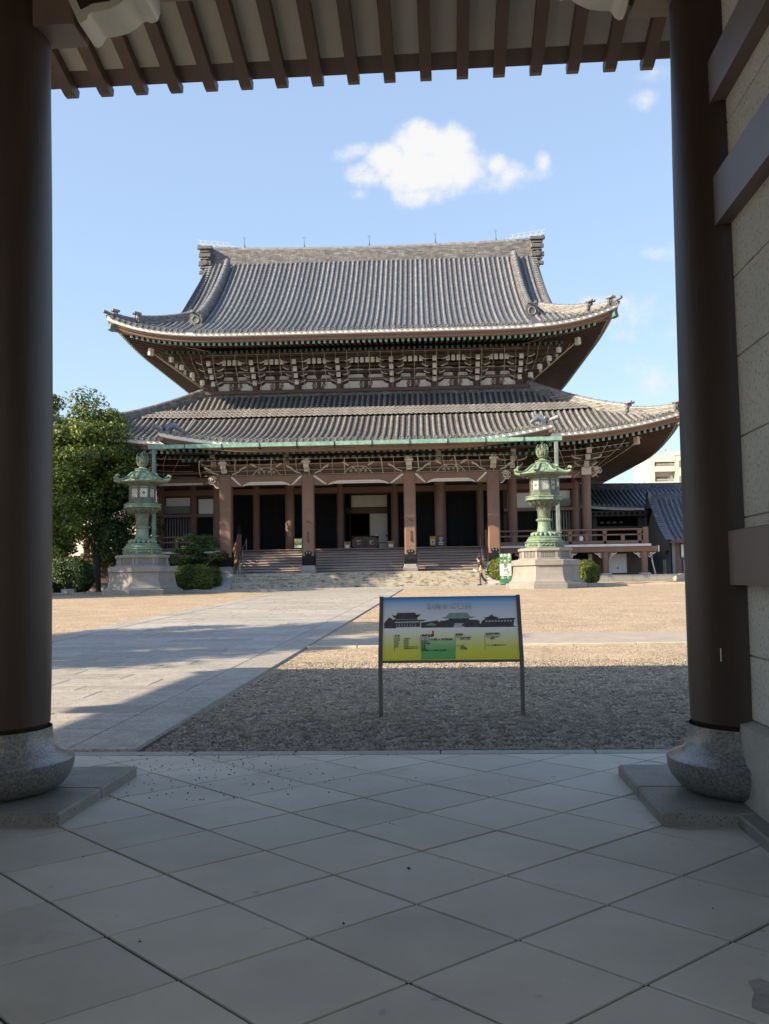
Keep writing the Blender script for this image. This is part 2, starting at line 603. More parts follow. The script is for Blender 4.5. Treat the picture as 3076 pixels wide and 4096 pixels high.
M['leaf_b'] = leaf_mat('dark_leaves', (.026, .055, .017), (.056, .105, .027), (.11, .16, .036))
M['leaf_c'] = leaf_mat('hedge_leaves', (.040, .075, .014), (.095, .145, .022), (.19, .225, .032))
M['leaf_d'] = leaf_mat('maple_leaves', (.032, .070, .025), (.068, .130, .040), (.13, .20, .06))
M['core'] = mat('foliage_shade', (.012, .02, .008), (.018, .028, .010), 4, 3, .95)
M['white_eave'] = mat('white_eave_paint', (.84, .83, .78), (.74, .73, .68), 2, 4, .6)
M['oni'] = mat('dark_ridge_tile', (.075, .077, .082), (.14, .14, .14), 3, 5, .6, .1, 30)
M['soil'] = mat('soil', (.13, .10, .07), (.09, .07, .05), 3, 5, .95, .4, 30)
M['skin'] = mat('skin', (.50, .30, .21), (.46, .27, .19), 8, 3, .55)
M['shirt'] = mat('dark_shirt', (.045, .047, .062), (.035, .036, .05), 14, 4, .85)
M['trousers'] = mat('grey_trousers', (.105, .095, .09), (.08, .072, .07), 14, 4, .85)
M['hair'] = mat('black_hair', (.012, .011, .011), (.02, .018, .017), 40, 3, .5)
M['shoe'] = mat('black_shoe', (.018, .018, .02), (.03, .03, .03), 20, 3, .5)
M['bag'] = mat('navy_backpack', (.018, .026, .045), (.03, .05, .08), 20, 3, .6)
M['sheet'] = mat('white_paper', (.8, .8, .78), (.74, .74, .72), 5, 3, .7)
M['sign_green'] = mat('sign_green', (.035, .20, .085), (.03, .17, .07), 3, 3, .5)
M['sign_white'] = mat('sign_white', (.80, .80, .78), (.75, .75, .73), 3, 3, .5)
M['ink'] = mat('black_ink', (.02, .02, .022), (.03, .03, .03), 5, 2, .6)
M['ink_g'] = mat('dark_green_ink', (.02, .085, .045), (.02, .07, .04), 5, 2, .6)
M['ink_r'] = mat('red_ink', (.52, .06, .05), (.45, .05, .045), 5, 2, .6)
M['ink_b'] = mat('blue_ink', (.05, .19, .50), (.05, .16, .44), 5, 2, .6)
M['post'] = mat('sign_post_metal', (.12, .115, .11), (.09, .085, .08), 5, 4, .45, metal=.4)
M['lacquer'] = mat('lacquer_brown', (.055, .022, .016), (.04, .016, .012), 4, 4, .4)
M['gold'] = mat('pale_gold', (.52, .47, .34), (.42, .37, .26), 8, 3, .45)
M['crate'] = mat('orange_wood', (.46, .25, .09), (.38, .20, .07), 5, 4, .6)
M['poster_y'] = mat('yellow_poster', (.46, .32, .08), (.36, .25, .06), 6, 3, .5)
M['poster_b'] = mat('navy_poster', (.03, .04, .06), (.05, .06, .085), 9, 3, .5)
M['poster_w'] = mat('pale_poster', (.55, .60, .52), (.40, .50, .38), 7, 3, .5)
M['pebble'] = mat('gravel_pebble', (.42, .385, .33), (.095, .083, .068), 7, 9, .85, lo=.32, hi=.68)
M['crumb'] = mat('dark_crumb', (.045, .038, .032), (.07, .06, .05), 40, 3, .9)


def gravel_mat():
    m = bpy.data.materials.new('gravel')
    m.use_nodes = True
    nt = m.node_tree
    b = nt.nodes['Principled BSDF']
    g = nt.nodes.new('ShaderNodeNewGeometry')
    vo = nt.nodes.new('ShaderNodeTexVoronoi')
    vo.inputs['Scale'].default_value = 38
    nt.links.new(g.outputs['Position'], vo.inputs['Vector'])
    wh = nt.nodes.new('ShaderNodeSeparateColor')
    nt.links.new(vo.outputs['Color'], wh.inputs[0])
    rp = nt.nodes.new('ShaderNodeValToRGB')
    els = rp.color_ramp.elements
    els[0].position = 0
    els[0].color = (.165, .138, .11, 1)
    els[1].position = 1
    els[1].color = (.58, .475, .345, 1)
    e = els.new(.5)
    e.color = (.40, .318, .225, 1)
    nt.links.new(wh.outputs[0], rp.inputs[0])
    n = nt.nodes.new('ShaderNodeTexNoise')
    n.inputs['Scale'].default_value = .9
    n.inputs['Detail'].default_value = 9
    n.inputs['Roughness'].default_value = .75
    nt.links.new(g.outputs['Position'], n.inputs['Vector'])
    mr_ = nt.nodes.new('ShaderNodeMapRange')
    mr_.inputs[1].default_value = .3
    mr_.inputs[2].default_value = .7
    mr_.inputs[3].default_value = .74
    mr_.inputs[4].default_value = 1.2
    nt.links.new(n.outputs[0], mr_.inputs[0])
    mx = nt.nodes.new('ShaderNodeVectorMath')
    mx.operation = 'SCALE'
    nt.links.new(rp.outputs[0], mx.inputs[0])
    nt.links.new(mr_.outputs[0], mx.inputs['Scale'])
    # earth washed through along the drip line of the gate eave
    sy = nt.nodes.new('ShaderNodeSeparateXYZ')
    nt.links.new(g.outputs['Position'], sy.inputs[0])
    md = nt.nodes.new('ShaderNodeMapRange')
    md.inputs[1].default_value = 11.2
    md.inputs[2].default_value = 8.6
    nt.links.new(sy.outputs[1], md.inputs[0])
    vs_ = nt.nodes.new('ShaderNodeVectorMath')
    vs_.operation = 'MULTIPLY'
    vs_.inputs[1].default_value = (1.1, 3.4, 1)
    nt.links.new(g.outputs['Position'], vs_.inputs[0])
    nd = nt.nodes.new('ShaderNodeTexNoise')
    nd.inputs['Scale'].default_value = 1.6
    nd.inputs['Detail'].default_value = 8
    nd.inputs['Roughness'].default_value = .7
    nt.links.new(vs_.outputs[0], nd.inputs['Vector'])
    ad_ = nt.nodes.new('ShaderNodeMath')
    ad_.operation = 'MULTIPLY_ADD'
    nt.links.new(md.outputs[0], ad_.inputs[0])
    ad_.inputs[1].default_value = .36
    nt.links.new(nd.outputs[0], ad_.inputs[2])
    me_ = nt.nodes.new('ShaderNodeMapRange')
    me_.inputs[1].default_value = .56
    me_.inputs[2].default_value = .80
    me_.inputs[4].default_value = .9
    nt.links.new(ad_.outputs[0], me_.inputs[0])
    mm_ = nt.nodes.new('ShaderNodeMath')
    mm_.operation = 'MULTIPLY'
    gt_ = nt.nodes.new('ShaderNodeMapRange')
    gt_.inputs[1].default_value = 12.5
    gt_.inputs[2].default_value = 10.0
    nt.links.new(sy.outputs[1], gt_.inputs[0])
    nt.links.new(me_.outputs[0], mm_.inputs[0])
    nt.links.new(gt_.outputs[0], mm_.inputs[1])
    dx_ = nt.nodes.new('ShaderNodeMix')
    dx_.data_type = 'RGBA'
    nt.links.new(mm_.outputs[0], dx_.inputs[0])
    nt.links.new(mx.outputs[0], dx_.inputs[6])
    dx_.inputs[7].default_value = (.10, .083, .062, 1)
    nt.links.new(dx_.outputs[2], b.inputs['Base Color'])
    bp = nt.nodes.new('ShaderNodeBump')
    bp.inputs['Distance'].default_value = .02
    bp.inputs['Strength'].default_value = 1
    bp.invert = True
    nt.links.new(vo.outputs['Distance'], bp.inputs['Height'])
    n5 = nt.nodes.new('ShaderNodeTexNoise')
    n5.inputs['Scale'].default_value = 7
    n5.inputs['Detail'].default_value = 5
    nt.links.new(g.outputs['Position'], n5.inputs['Vector'])
    bp2 = nt.nodes.new('ShaderNodeBump')
    bp2.inputs['Distance'].default_value = .05
    bp2.inputs['Strength'].default_value = .8
    nt.links.new(n5.outputs[0], bp2.inputs['Height'])
    nt.links.new(bp2.outputs[0], bp.inputs['Normal'])
    nt.links.new(bp.outputs[0], b.inputs['Normal'])
    b.inputs['Roughness'].default_value = .9
    b.inputs['Specular IOR Level'].default_value = .2
    return m


M['gravel'] = gravel_mat()

# ------------------------------------------------------------------ ground, paths
def gz(Y):
    if Y <= 8.35:
        return -.03
    if Y <= 57.5:
        return -.012 + .0161 * (Y - 8.35)
    return .779


PHI = R(1.5)
HU, HV, HZ = -4.04, 62.0, .95


def HW(x, y, z=0.):
    """hall coordinates (x along the front, y back from the porch pillars) to the world"""
    u, v = x + HU, y + HV
    return Vector((u * math.cos(PHI) - v * math.sin(PHI), u * math.sin(PHI) + v * math.cos(PHI), z + HZ))


b = MB()
ys = [-400, -60, 8.30, 8.36] + [8.36 + 49.14 * k / 40 for k in range(1, 41)] + [60, 80, 120, 300, 1500]
xs = [-1200, -200, -60, -30, -15, -8, -4, 0, 4, 8, 15, 30, 60, 200, 1200]
for y in ys:
    for x in xs:
        b.v.append((x, y, gz(y)))
nx = len(xs)
for j in range(len(ys) - 1):
    for i in range(nx - 1):
        b.f.append((j * nx + i, j * nx + i + 1, (j + 1) * nx + i + 1, (j + 1) * nx + i))
        b.m.append(0)
tag(b.build('ground', M['gravel'], smooth=60), kind='structure')

# loose gravel close to the gate, real stones
n = 60000
yy_ = 8.42 + (rng.random(n) ** 1.5) * 7.5
hw = 1.2 + yy_ * .36
xx_ = rng.uniform(-1, 1, n) * hw * .95 + .9
keep = xx_ > -2.68
xx_, yy_ = xx_[keep], yy_[keep]
n = len(xx_)
sz = rng.uniform(.006, .021, n)
oc = np.array([(1, 0, 0), (0, 1, 0), (-1, 0, 0), (0, -1, 0), (0, 0, .7), (0, 0, -.7)], float)
ang = rng.uniform(0, 6.28, n)
jit = 1 + rng.uniform(-.35, .35, (n, 6, 1))
V = oc[None] * jit * sz[:, None, None]
ca, sa = np.cos(ang)[:, None], np.sin(ang)[:, None]
V = np.stack([V[..., 0] * ca - V[..., 1] * sa, V[..., 0] * sa + V[..., 1] * ca, V[..., 2] + rng.uniform(-.3, .3, (n, 1)) * V[..., 0]], -1)
zz_ = -.012 + .0161 * (yy_ - 8.35)
V += np.stack([xx_, yy_, zz_ + sz * .3], -1)[:, None]
oF = np.array([(0, 1, 4), (1, 2, 4), (2, 3, 4), (3, 0, 4), (1, 0, 5), (2, 1, 5), (3, 2, 5), (0, 3, 5)])
Fc = (np.arange(n)[:, None, None] * 6 + oF[None]).reshape(-1, 3)
tag(raw('loose_gravel', V.reshape(-1, 3), Fc, M['pebble'], kind='stuff'), 'loose grey and tan gravel in front of the gate floor', 'gravel')

# granite path to the hall
path = tag(empty('granite_path'), kind='structure')


def pL(Y):
    return -8.85 - .0215 * (Y - 8.35)


PR = -2.75
PYE = 57.6
b = MB()
for k in range(50):
    y0, y1 = 8.36 + (PYE - 8.36) * k / 50, 8.36 + (PYE - 8.36) * (k + 1) / 50
    b.add([(pL(y0), y0, gz(y0) + .010), (PR, y0, gz(y0) + .010), (PR, y1, gz(y1) + .010), (pL(y1), y1, gz(y1) + .010)], [(0, 1, 2, 3)])
b.build('path_bed', M['joint'], path)
row = 8.37
nrow = 0
rest = MB()


def slab(x0, x1, y0, y1, tgt=None):
    g = .006
    dz = random.uniform(-.002, .003)
    mb_ = tgt or MB()
    c = .006
    z0a, z1a = gz(y0) + .030 + dz, gz(y1) + .030 + dz
    h = .011
    o_ = [(x0 + g, y0 + h), (x1 - g, y0 + h), (x1 - g, y1 - h), (x0 + g, y1 - h)]
    i_ = [(x0 + g + c, y0 + h + c), (x1 - g - c, y0 + h + c), (x1 - g - c, y1 - h - c), (x0 + g + c, y1 - h - c)]
    zs = [z0a, z0a, z1a, z1a]
    mb_.loft([[(p[0], p[1], z - .04) for p, z in zip(o_, zs)], [(p[0], p[1], z - c) for p, z in zip(o_, zs)], [(p[0], p[1], z) for p, z in zip(i_, zs)]])
    if tgt is None:
        mb_.build('paving_slab', M['paving'], path)


cnt = 0
while row < PYE - .3:
    dep = random.choice((.48, .55, .62, .70)) if cnt < 300 else .62
    y1 = min(row + dep, PYE)
    x = pL((row + y1) / 2) + .62
    first = True
    while x < PR - .70:
        ln = random.uniform(1.0, 2.1) if not first else random.uniform(.5, 1.8)
        first = False
        x1 = x + ln
        if x1 > PR - 1.0:
            x1 = PR - .61
        if cnt < 290:
            slab(x, x1, row, y1)
        else:
            slab(x, x1, row, y1, rest)
        cnt += 1
        x = x1
    row = y1
o = rest.build('far_paving_slabs', M['paving'], path)
o['kind'] = 'stuff'
for side in (0, 1):
    y = 8.37
    while y < PYE - .2:
        y1 = min(y + random.uniform(1.3, 1.9), PYE)
        b = MB()
        g = .006
        for a, bb in ((y + g, y1 - g),):
            x0a, x1a = (pL(a), pL(a) + .60) if side == 0 else (PR - .59, PR)
            x0b, x1b = (pL(bb), pL(bb) + .60) if side == 0 else (PR - .59, PR)
            b.loft([[(x0a, a, gz(a) - .03), (x1a, a, gz(a) - .03), (x1b, bb, gz(bb) - .03), (x0b, bb, gz(bb) - .03)],
                    [(x0a, a, gz(a) + .034), (x1a, a, gz(a) + .034), (x1b, bb, gz(bb) + .034), (x0b, bb, gz(bb) + .034)]])
        b.build('border_stone', M['paving'], path)
        y = y1

# grit lane crossing the gravel, with its kerb
b = MB()
for k in range(1):
    b.add([(PR + .01, 18.62, gz(18.62) + .010), (60, 18.62, gz(18.62) + .010), (60, 21.7, gz(21.7) + .010), (PR + .01, 21.7, gz(21.7) + .010)], [(0, 1, 2, 3)])
tag(b.build('grit_lane', M['lane']), kind='structure')
kb = tag(empty('lane_kerb', (0, 18.5, gz(18.5))), kind='structure')
x = PR + .02
while x < 16:
    l = random.uniform(.95, 1.15)
    b = MB()
    b.cbox(x + .006, x + l - .006, -.07, .07, -.05, .045, .012)
    b.build('kerb_stone', M['kerb'], kb)
    x += l

# ------------------------------------------------------------------ the gate
fl = tag(empty('gate_floor'), kind='structure')
b = MB()
b.box(-6.6, 1.95, -2.9, 8.33, -.12, -.010)
b.build('floor_bed', M['joint'], fl)


def clip(poly, axis, lim, keep_less):
    out = []
    for i in range(len(poly)):
        p, q = poly[i], poly[(i + 1) % len(poly)]
        a = (p[axis] <= lim) == keep_less
        c_ = (q[axis] <= lim) == keep_less
        if a:
            out.append(p)
        if a != c_:
            t = (lim - p[axis]) / (q[axis] - p[axis])
            out.append((p[0] + t * (q[0] - p[0]), p[1] + t * (q[1] - p[1])))
    return out


T = .42426
for i in range(-14, 26):
    for j in range(-22, 12):
        ox, oy = -1.8727 + (i + j) * T, 6.1744 + (j - i) * T
        g = .0115
        poly = [(ox + g, oy), (ox + T, oy - T + g), (ox + 2 * T - g, oy), (ox + T, oy + T - g)]
        if ox > 1.74 or ox + 2 * T < -5.6 or oy - T > 8.17 or oy + T < .2:
            continue
        poly = clip(poly, 1, 8.166, True)
        if len(poly) > 2:
            poly = clip(poly, 0, 1.74, True)
        if len(poly) < 3:
            continue
        ar = abs(sum(poly[k][0] * poly[(k + 1) % len(poly)][1] - poly[(k + 1) % len(poly)][0] * poly[k][1] for k in range(len(poly)))) / 2
        if ar < .003:
            continue
        cx_ = sum(p[0] for p in poly) / len(poly)
        cy_ = sum(p[1] for p in poly) / len(poly)
        dz = random.uniform(-.0015, .0015)
        b = MB()
        ins = [(cx_ + (p[0] - cx_) * .994, cy_ + (p[1] - cy_) * .994) for p in poly]
        b.loft([[(p[0], p[1], -.035) for p in poly], [(p[0], p[1], -.003 + dz) for p in poly], [(p[0], p[1], dz) for p in ins]])
        b.build('floor_tile', M['gate_tile'], fl)
x = -6.6
while x < 3.0:
    l = random.uniform(.85, 1.3)
    b = MB()
    b.cbox(x + .004, x + l - .004, 8.176, 8.35, -.12, .004, .008)
    b.build('edge_stone', M['strip'], fl)
    x += l

# worn mortar patch
b = MB()
pp = []
for k in range(26):
    a = 2 * math.pi * k / 26
    r_ = .19 * (1 + .28 * math.sin(3 * a + 1) + .18 * math.sin(7 * a))
    pp.append((1.17 + r_ * math.cos(a) * .9, 3.38 + r_ * math.sin(a) * 1.35, .0022))
b.add(pp, [tuple(range(26))])
b.build('mortar_patch', mat('mortar_patch', (.36, .345, .31), (.22, .21, .19), 9, 6, .8), fl)
# dark crumbs blown over the floor by the left pillar
b = MB()
for k in range(226):
    a = random.gauss(-1.85, .55) if k < 205 else random.uniform(-2.2, 1.2)
    yy = random.uniform(6.5, 8.3) if k < 205 else random.uniform(3.2, 8.2)
    s = random.uniform(.0025, .006) if k < 222 else random.uniform(.005, .009)
    if a < -2.36 and yy < 7.35:
        continue
    b.tube([(a, yy, .001), (a + s * .4, yy + s * .3, s * .9), (a + s * .5, yy, s * 1.4)], [s, s * 1.1, s * .3], 5)
tag(b.build('floor_crumbs', M['crumb'], kind='stuff'), 'dark grit and crumbs scattered over the grey floor tiles', 'grit')

gate = empty('temple_gate', (-.589, 6.43, 0), label='brown gate with round pillars, stone bases and rafters framing the courtyard', cat='gate')
gate_off = Vector((.589, -6.43, 0))


def gbuild(b, name, m, smooth=None, parent=None):
    o = b.build(name, m, parent or gate, smooth)
    if parent is None:
        o.location = gate_off
    return o


for sgn, px in ((1, 1.925), (-1, -3.103)):
    b = MB()
    prof = [(.33, .49), (.362, .495), (.385, .53), (.39, .8), (.386, 2.5), (.370, 4.2), (.350, 5.4), (.348, 6.2)]
    b.lathe(prof, 48, (px, 6.43, 0))
    pil = gbuild(b, 'pillar', M['gate_brown'], 30)
    if sgn > 0:
        b = MB()
        b.box(1.657, 1.662, 6.138, 6.148, .92, 1.0)
        b.build('paint_scratch', M['white_cap'], pil)
    b = MB()
    prof = [(.34, .074), (.42, .090), (.480, .125), (.520, .175), (.541, .235), (.546, .290)]
    b.lathe(prof, 56, (px, 6.43, 0))
    bst = gbuild(b, 'base_stone', M['base_stone'], 32)
    b = MB()
    prof = [(.545, .2905), (.535, .299), (.500, .308), (.462, .325), (.432, .352), (.412, .392), (.402, .44), (.398, .50)]
    b.lathe(prof, 56, (px, 6.43, 0), caps=False)
    b.build('polished_collar', M['base_polish'], bst, 40)
    # plinth slabs in two stones
    ex = 1.207 if sgn > 0 else -2.385
    ox = 3.4 if sgn > 0 else -5.2
    for (ya, yb) in ((5.83, 6.56), (6.566, 7.32)):
        b = MB()
        b.cbox(min(ex, ox), max(ex, ox), ya, yb, -.02, .076, .012)
        gbuild(b, 'plinth_slab', M['plinth'])
    wx = 1.81 if sgn > 0 else -3.14
    # kerb along the wall
    b = MB()
    b.cbox(min(wx, wx - sgn * .173), max(wx, wx - sgn * .173), -2.4, 5.826, -.02, .070, .01)
    gbuild(b, 'wall_kerb', M['plinth'])
    b = MB()
    s_ = wx - sgn * .065
    b.prism([(0, .072), (0, .545), (.065, .57), (.3, .57), (.3, .072)], (s_, -2.4, 0), (sgn, 0, 0), (0, 0, 1), (0, 8.83, 0))
    gbuild(b, 'wall_skirting', M['wall_base'])
    zs = [.572, .96, 1.46, 1.80, 2.30, 2.80, 3.30, 3.80, 4.30, 4.80, 5.30, 5.95]
    for k in range(len(zs) - 1):
        b = MB()
        xa, xb = sorted((wx, wx + sgn * .3))
        g = .004
        if sgn > 0:
            b.add([], [])
        e = .004
        b.loft([[(wx + sgn * e, -2.4, zs[k] + g), (wx + sgn * .3, -2.4, zs[k] + g), (wx + sgn * .3, -2.4, zs[k + 1] - g), (wx + sgn * e, -2.4, zs[k + 1] - g), (wx, -2.4, zs[k + 1] - g - e), (wx, -2.4, zs[k] + g + e)],
                [(wx + sgn * e, 6.43, zs[k] + g), (wx + sgn * .3, 6.43, zs[k] + g), (wx + sgn * .3, 6.43, zs[k + 1] - g), (wx + sgn * e, 6.43, zs[k + 1] - g), (wx, 6.43, zs[k + 1] - g - e), (wx, 6.43, zs[k] + g + e)]])
        gbuild(b, 'wall_panel', M['wall'])
    b = MB()
    xa, xb = sorted((wx + sgn * .02, wx + sgn * .28))
    b.box(xa, xb, -2.39, 6.42, .56, 5.94)
    gbuild(b, 'wall_core', M['wall_base'])
    for (z0, z1) in ((1.389, 1.722), (3.648, 3.969), (4.451, 4.735)):
        b = MB()
        xa, xb = sorted((wx - sgn * .09, wx + sgn * .2))
        b.cbox(xa, xb, -2.3, 6.2, z0, z1, .008)
        gbuild(b, 'wall_beam', M['gate_beam'])
    # bracket arm with carved white nosing on the opening side
    b = MB()
    xa, xb = sorted((px, px - sgn * .60))
    b.cbox(xa, xb, 6.28, 6.58, 5.305, 5.70, .012)
    arm = gbuild(b, 'bracket_arm', M['gate_beam'])
    prof = [(.56, 5.36), (.64, 5.178), (.665, 5.168), (.70, 5.19), (.715, 5.225), (.735, 5.240), (.80, 5.244), (.88, 5.262), (.95, 5.300), (.99, 5.335), (1.02, 5.345),
            (1.06, 5.330), (1.10, 5.345), (1.12, 5.40), (1.115, 5.50), (1.06, 5.58), (.98, 5.62), (.56, 5.62)]
    b = MB()
    b.prism([(p, z) for p, z in prof], (px, 6.27, .133), (-sgn, 0, 0), (0, 0, 1), (0, .32, 0))
    nos = gbuild(b, 'carved_nosing', M['nosing'], 40)
    b = MB()
    face = [(.60, 5.40), (.66, 5.26), (.74, 5.30), (.86, 5.31), (.98, 5.42), (1.05, 5.48), (.98, 5.58), (.60, 5.59)]
    b.prism(face, (px, 6.262, .133), (-sgn, 0, 0), (0, 0, 1), (0, .02, 0))
    o = b.build('nosing_panel', M['gate_brown'], nos)
    sp_ = []
    for k in range(40):
        t = k / 39
        a = 4.2 + t * 11
        r = .115 * (1 - .82 * t)
        sp_.append((px - sgn * (.745 + r * math.cos(a)), 6.258, 5.588 + r * math.sin(a)))
    b = MB()
    b.tube(sp_, .011, 6)
    b.build('scroll_line', M['nosing'], nos, 60)

# cross beam over the opening, ceiling, roof
b = MB()
b.cbox(-13, 5.2, 6.20, 6.66, 5.66, 6.10, .012)
gbuild(b, 'lintel_beam', M['gate_beam'])
b = MB()
b.box(-13, 5.4, -.5, 6.19, 6.06, 6.14)
gbuild(b, 'ceiling', M['rafter'])
SL = .26
ZT = 6.468
for k in range(-27, 22):
    x = -3.811 + .36825 * k
    b = MB()

    def zb(y):
        return ZT + SL * (9.6 - y)
    poly = [(6.3, zb(6.3)), (9.36, zb(9.36)), (9.50, zb(9.5) + .006), (9.575, zb(9.575) + .030), (9.6, zb(9.6) + .055), (9.615, zb(9.6) + .128), (6.3, zb(6.3) + .128)]
    b.prism(poly, (x - .058, 0, 0), (0, 1, 0), (0, 0, 1), (.116, 0, 0))
    gbuild(b, 'rafter', M['rafter'])
    # cream soffit panel between this rafter and the next
    b = MB()
    za, zc = ZT + .1285 + SL * (9.6 - 9.33), ZT + .1285 + SL * (9.6 - 6.3)
    b.loft([[(x, 9.329, za), (x + .36825, 9.329, za), (x + .36825, 9.329, za + .02), (x, 9.329, za + .02)],
            [(x, 6.3, zc), (x + .36825, 6.3, zc), (x + .36825, 6.3, zc + .02), (x, 6.3, zc + .02)]])
    gbuild(b, 'soffit_board', M['soffit'])
b = MB()
za, zc = ZT + .1285 + SL * (9.6 - 9.331), ZT + .1285 + SL * (9.6 - 9.56)
b.loft([[(-13.8, 9.331, za), (5, 9.331, za), (5, 9.331, za + .05), (-13.8, 9.331, za + .05)],
        [(-13.8, 9.56, zc), (5, 9.56, zc), (5, 9.56, zc + .11), (-13.8, 9.56, zc + .11)]])
gbuild(b, 'eave_board', M['rafter'])
# small blocks that sit on the beam below the rafters
for k in range(-3, 17):
    x = -3.811 + .36825 * k + .18
    b = MB()
    b.box(x - .05, x + .05, 7.75, 7.95, 6.74, 6.86)
    gbuild(b, 'rafter_block', M['rafter'])
b = MB()
za, zc = ZT + .155 + SL * (9.6 - 9.56) + .10, 8.9
b.add([(-13.9, 9.70, za), (5.2, 9.70, za), (5.2, 4.5, zc), (-13.9, 4.5, zc), (-13.9, -.7, za), (5.2, -.7, za),
       (-13.9, 9.70, za + .2), (5.2, 9.70, za + .2), (5.2, 4.5, zc + .3), (-13.9, 4.5, zc + .3), (-13.9, -.7, za + .2), (5.2, -.7, za + .2)],
      [(3, 2, 1, 0), (4, 5, 2, 3), (6, 7, 8, 9), (9, 8, 11, 10), (0, 1, 7, 6), (5, 4, 10, 11), (1, 2, 8, 7), (2, 5, 11, 8), (0, 6, 9, 3), (3, 9, 10, 4)])
gbuild(b, 'gate_roof', M['tile'])
for xg in (-13.4, 4.9):  # unseen end walls, added to stop sun entering beneath the roof
    b = MB()
    b.prism([(-.4, 5.9), (9.2, 6.3), (9.2, 6.72), (4.5, 8.85), (-.4, 6.8)], (xg, 0, 0), (0, 1, 0), (0, 0, 1), (.2, 0, 0))
    gbuild(b, 'gable_sun_stop', M['wall'])
b = MB()
b.box(-13.2, 4.9, 6.32, 6.48, 6.09, 7.42)
gbuild(b, 'frieze_sun_stop', M['wall'])  # unseen fill above the lintel, added to block stray sunlight

# ------------------------------------------------------------------ information board
def board_mat(name, stops):
    m = bpy.data.materials.new(name)
    m.use_nodes = True
    nt = m.node_tree
    b_ = nt.nodes['Principled BSDF']
    t_ = nt.nodes.new('ShaderNodeTexCoord')
    s_ = nt.nodes.new('ShaderNodeSeparateXYZ')
    nt.links.new(t_.outputs['Object'], s_.inputs[0])
    mr_ = nt.nodes.new('ShaderNodeMapRange')
    mr_.inputs[1].default_value = .60
    mr_.inputs[2].default_value = 1.257
    nt.links.new(s_.outputs[2], mr_.inputs[0])
    rp = nt.nodes.new('ShaderNodeValToRGB')
    while len(rp.color_ramp.elements) < len(stops):
        rp.color_ramp.elements.new(.5)
    for e, (p, c) in zip(rp.color_ramp.elements, stops):
        e.position = p
        e.color = (*c, 1)
    nt.links.new(mr_.outputs[0], rp.inputs[0])
    nt.links.new(rp.outputs[0], b_.inputs['Base Color'])
    b_.inputs['Roughness'].default_value = .35
    return m


M['board'] = board_mat('printed_board', [(0, (.62, .63, .03)), (.16, (.66, .68, .10)), (.34, (.76, .77, .46)), (.47, (.84, .85, .84)), (.58, (.76, .77, .80)),
                                         (.78, (.62, .67, .78)), (.88, (.36, .55, .80)), (.95, (.05, .26, .54)), (1, (.02, .17, .40))])
M['board_green'] = board_mat('printed_green', [(0, (.10, .38, .10)), (.14, (.13, .42, .13)), (.30, (.40, .58, .32)), (.40, (.66, .70, .58))])
M['print_dark'] = mat('print_dark', (.035, .035, .04), (.07, .07, .075), 30, 4, .5)
M['print_roof'] = mat('print_green_roof', (.25, .36, .31), (.20, .30, .26), 20, 4, .5)
M['print_tree'] = mat('print_tree', (.08, .10, .08), (.05, .06, .05), 30, 3, .5)
M['print_pale'] = mat('print_pale', (.55, .56, .56), (.42, .43, .44), 25, 4, .5)
sg = empty('information_board', (0, 10.2, gz(10.2)), label='tilted information board with blue to yellow print on two grey posts', cat='sign')
ay_ = Vector((0, .2, .655)).normalized()
O_ = Vector((0, 0, .605 - gz(10.2)))
b = MB()
b.prism([(-.715, 0), (.715, 0), (.703, .685), (-.703, .685)], O_, (1, 0, 0), ay_, Vector((0, .655, -.2)).normalized() * .035)
o = b.build('board_panel', M['board'], sg)
for sx in (-1, 1):
    b = MB()
    xo = sx * .735
    n_ = Vector((0, .655, -.2)).normalized()
    a = Vector((xo, .005, -.02))
    c_ = O_ + Vector((xo, .005, 0))
    t_ = O_ + ay_ * .69 + Vector((xo * .985, .005, 0))
    w = .021

    def rg(p, n__):
        return [p + Vector((-w, 0, 0)) - n__ * .012, p + Vector((w, 0, 0)) - n__ * .012, p + Vector((w, 0, 0)) + n__ * .05, p + Vector((-w, 0, 0)) + n__ * .05]
    b.loft([rg(a, Vector((0, 1, 0))), rg(c_, Vector((0, .98, -.15)).normalized()), rg(t_, n_)])
    b.build('post', M['post'], sg)
b = MB()
b.prism([(-.714, -.022), (.714, -.022), (.714, -.001), (-.714, -.001)], O_, (1, 0, 0), ay_, Vector((0, .655, -.2)).normalized() * .03)
b.build('bottom_rail', M['post'], sg)


def bp(x, y):
    """board-print position from the enlargement of the photograph"""
    t = (670 - y) / 562 * .685
    s = (x - 776) / (1235 - 62 * t / .685) * 1.43
    return s, t


def bpoly(pts, m, name='printed_picture', lift=.0015):
    b_ = MB()
    q = [bp(*p) for p in pts]
    nn = Vector((0, -.655, .2)).normalized()
    b_.prism(q, O_ + nn * .0002, (1, 0, 0), ay_, nn * lift)
    return b_.build(name, m, sg)


def btext(s, x, y, h, m, align='LEFT', bold=0., name='lettering'):
    p, q = bp(x, y)
    return text(s, h * 1.22, O_ + Vector((p, 0, 0)) + ay_ * q, (1, 0, 0), ay_, m, sg, name, align, bold, .004)


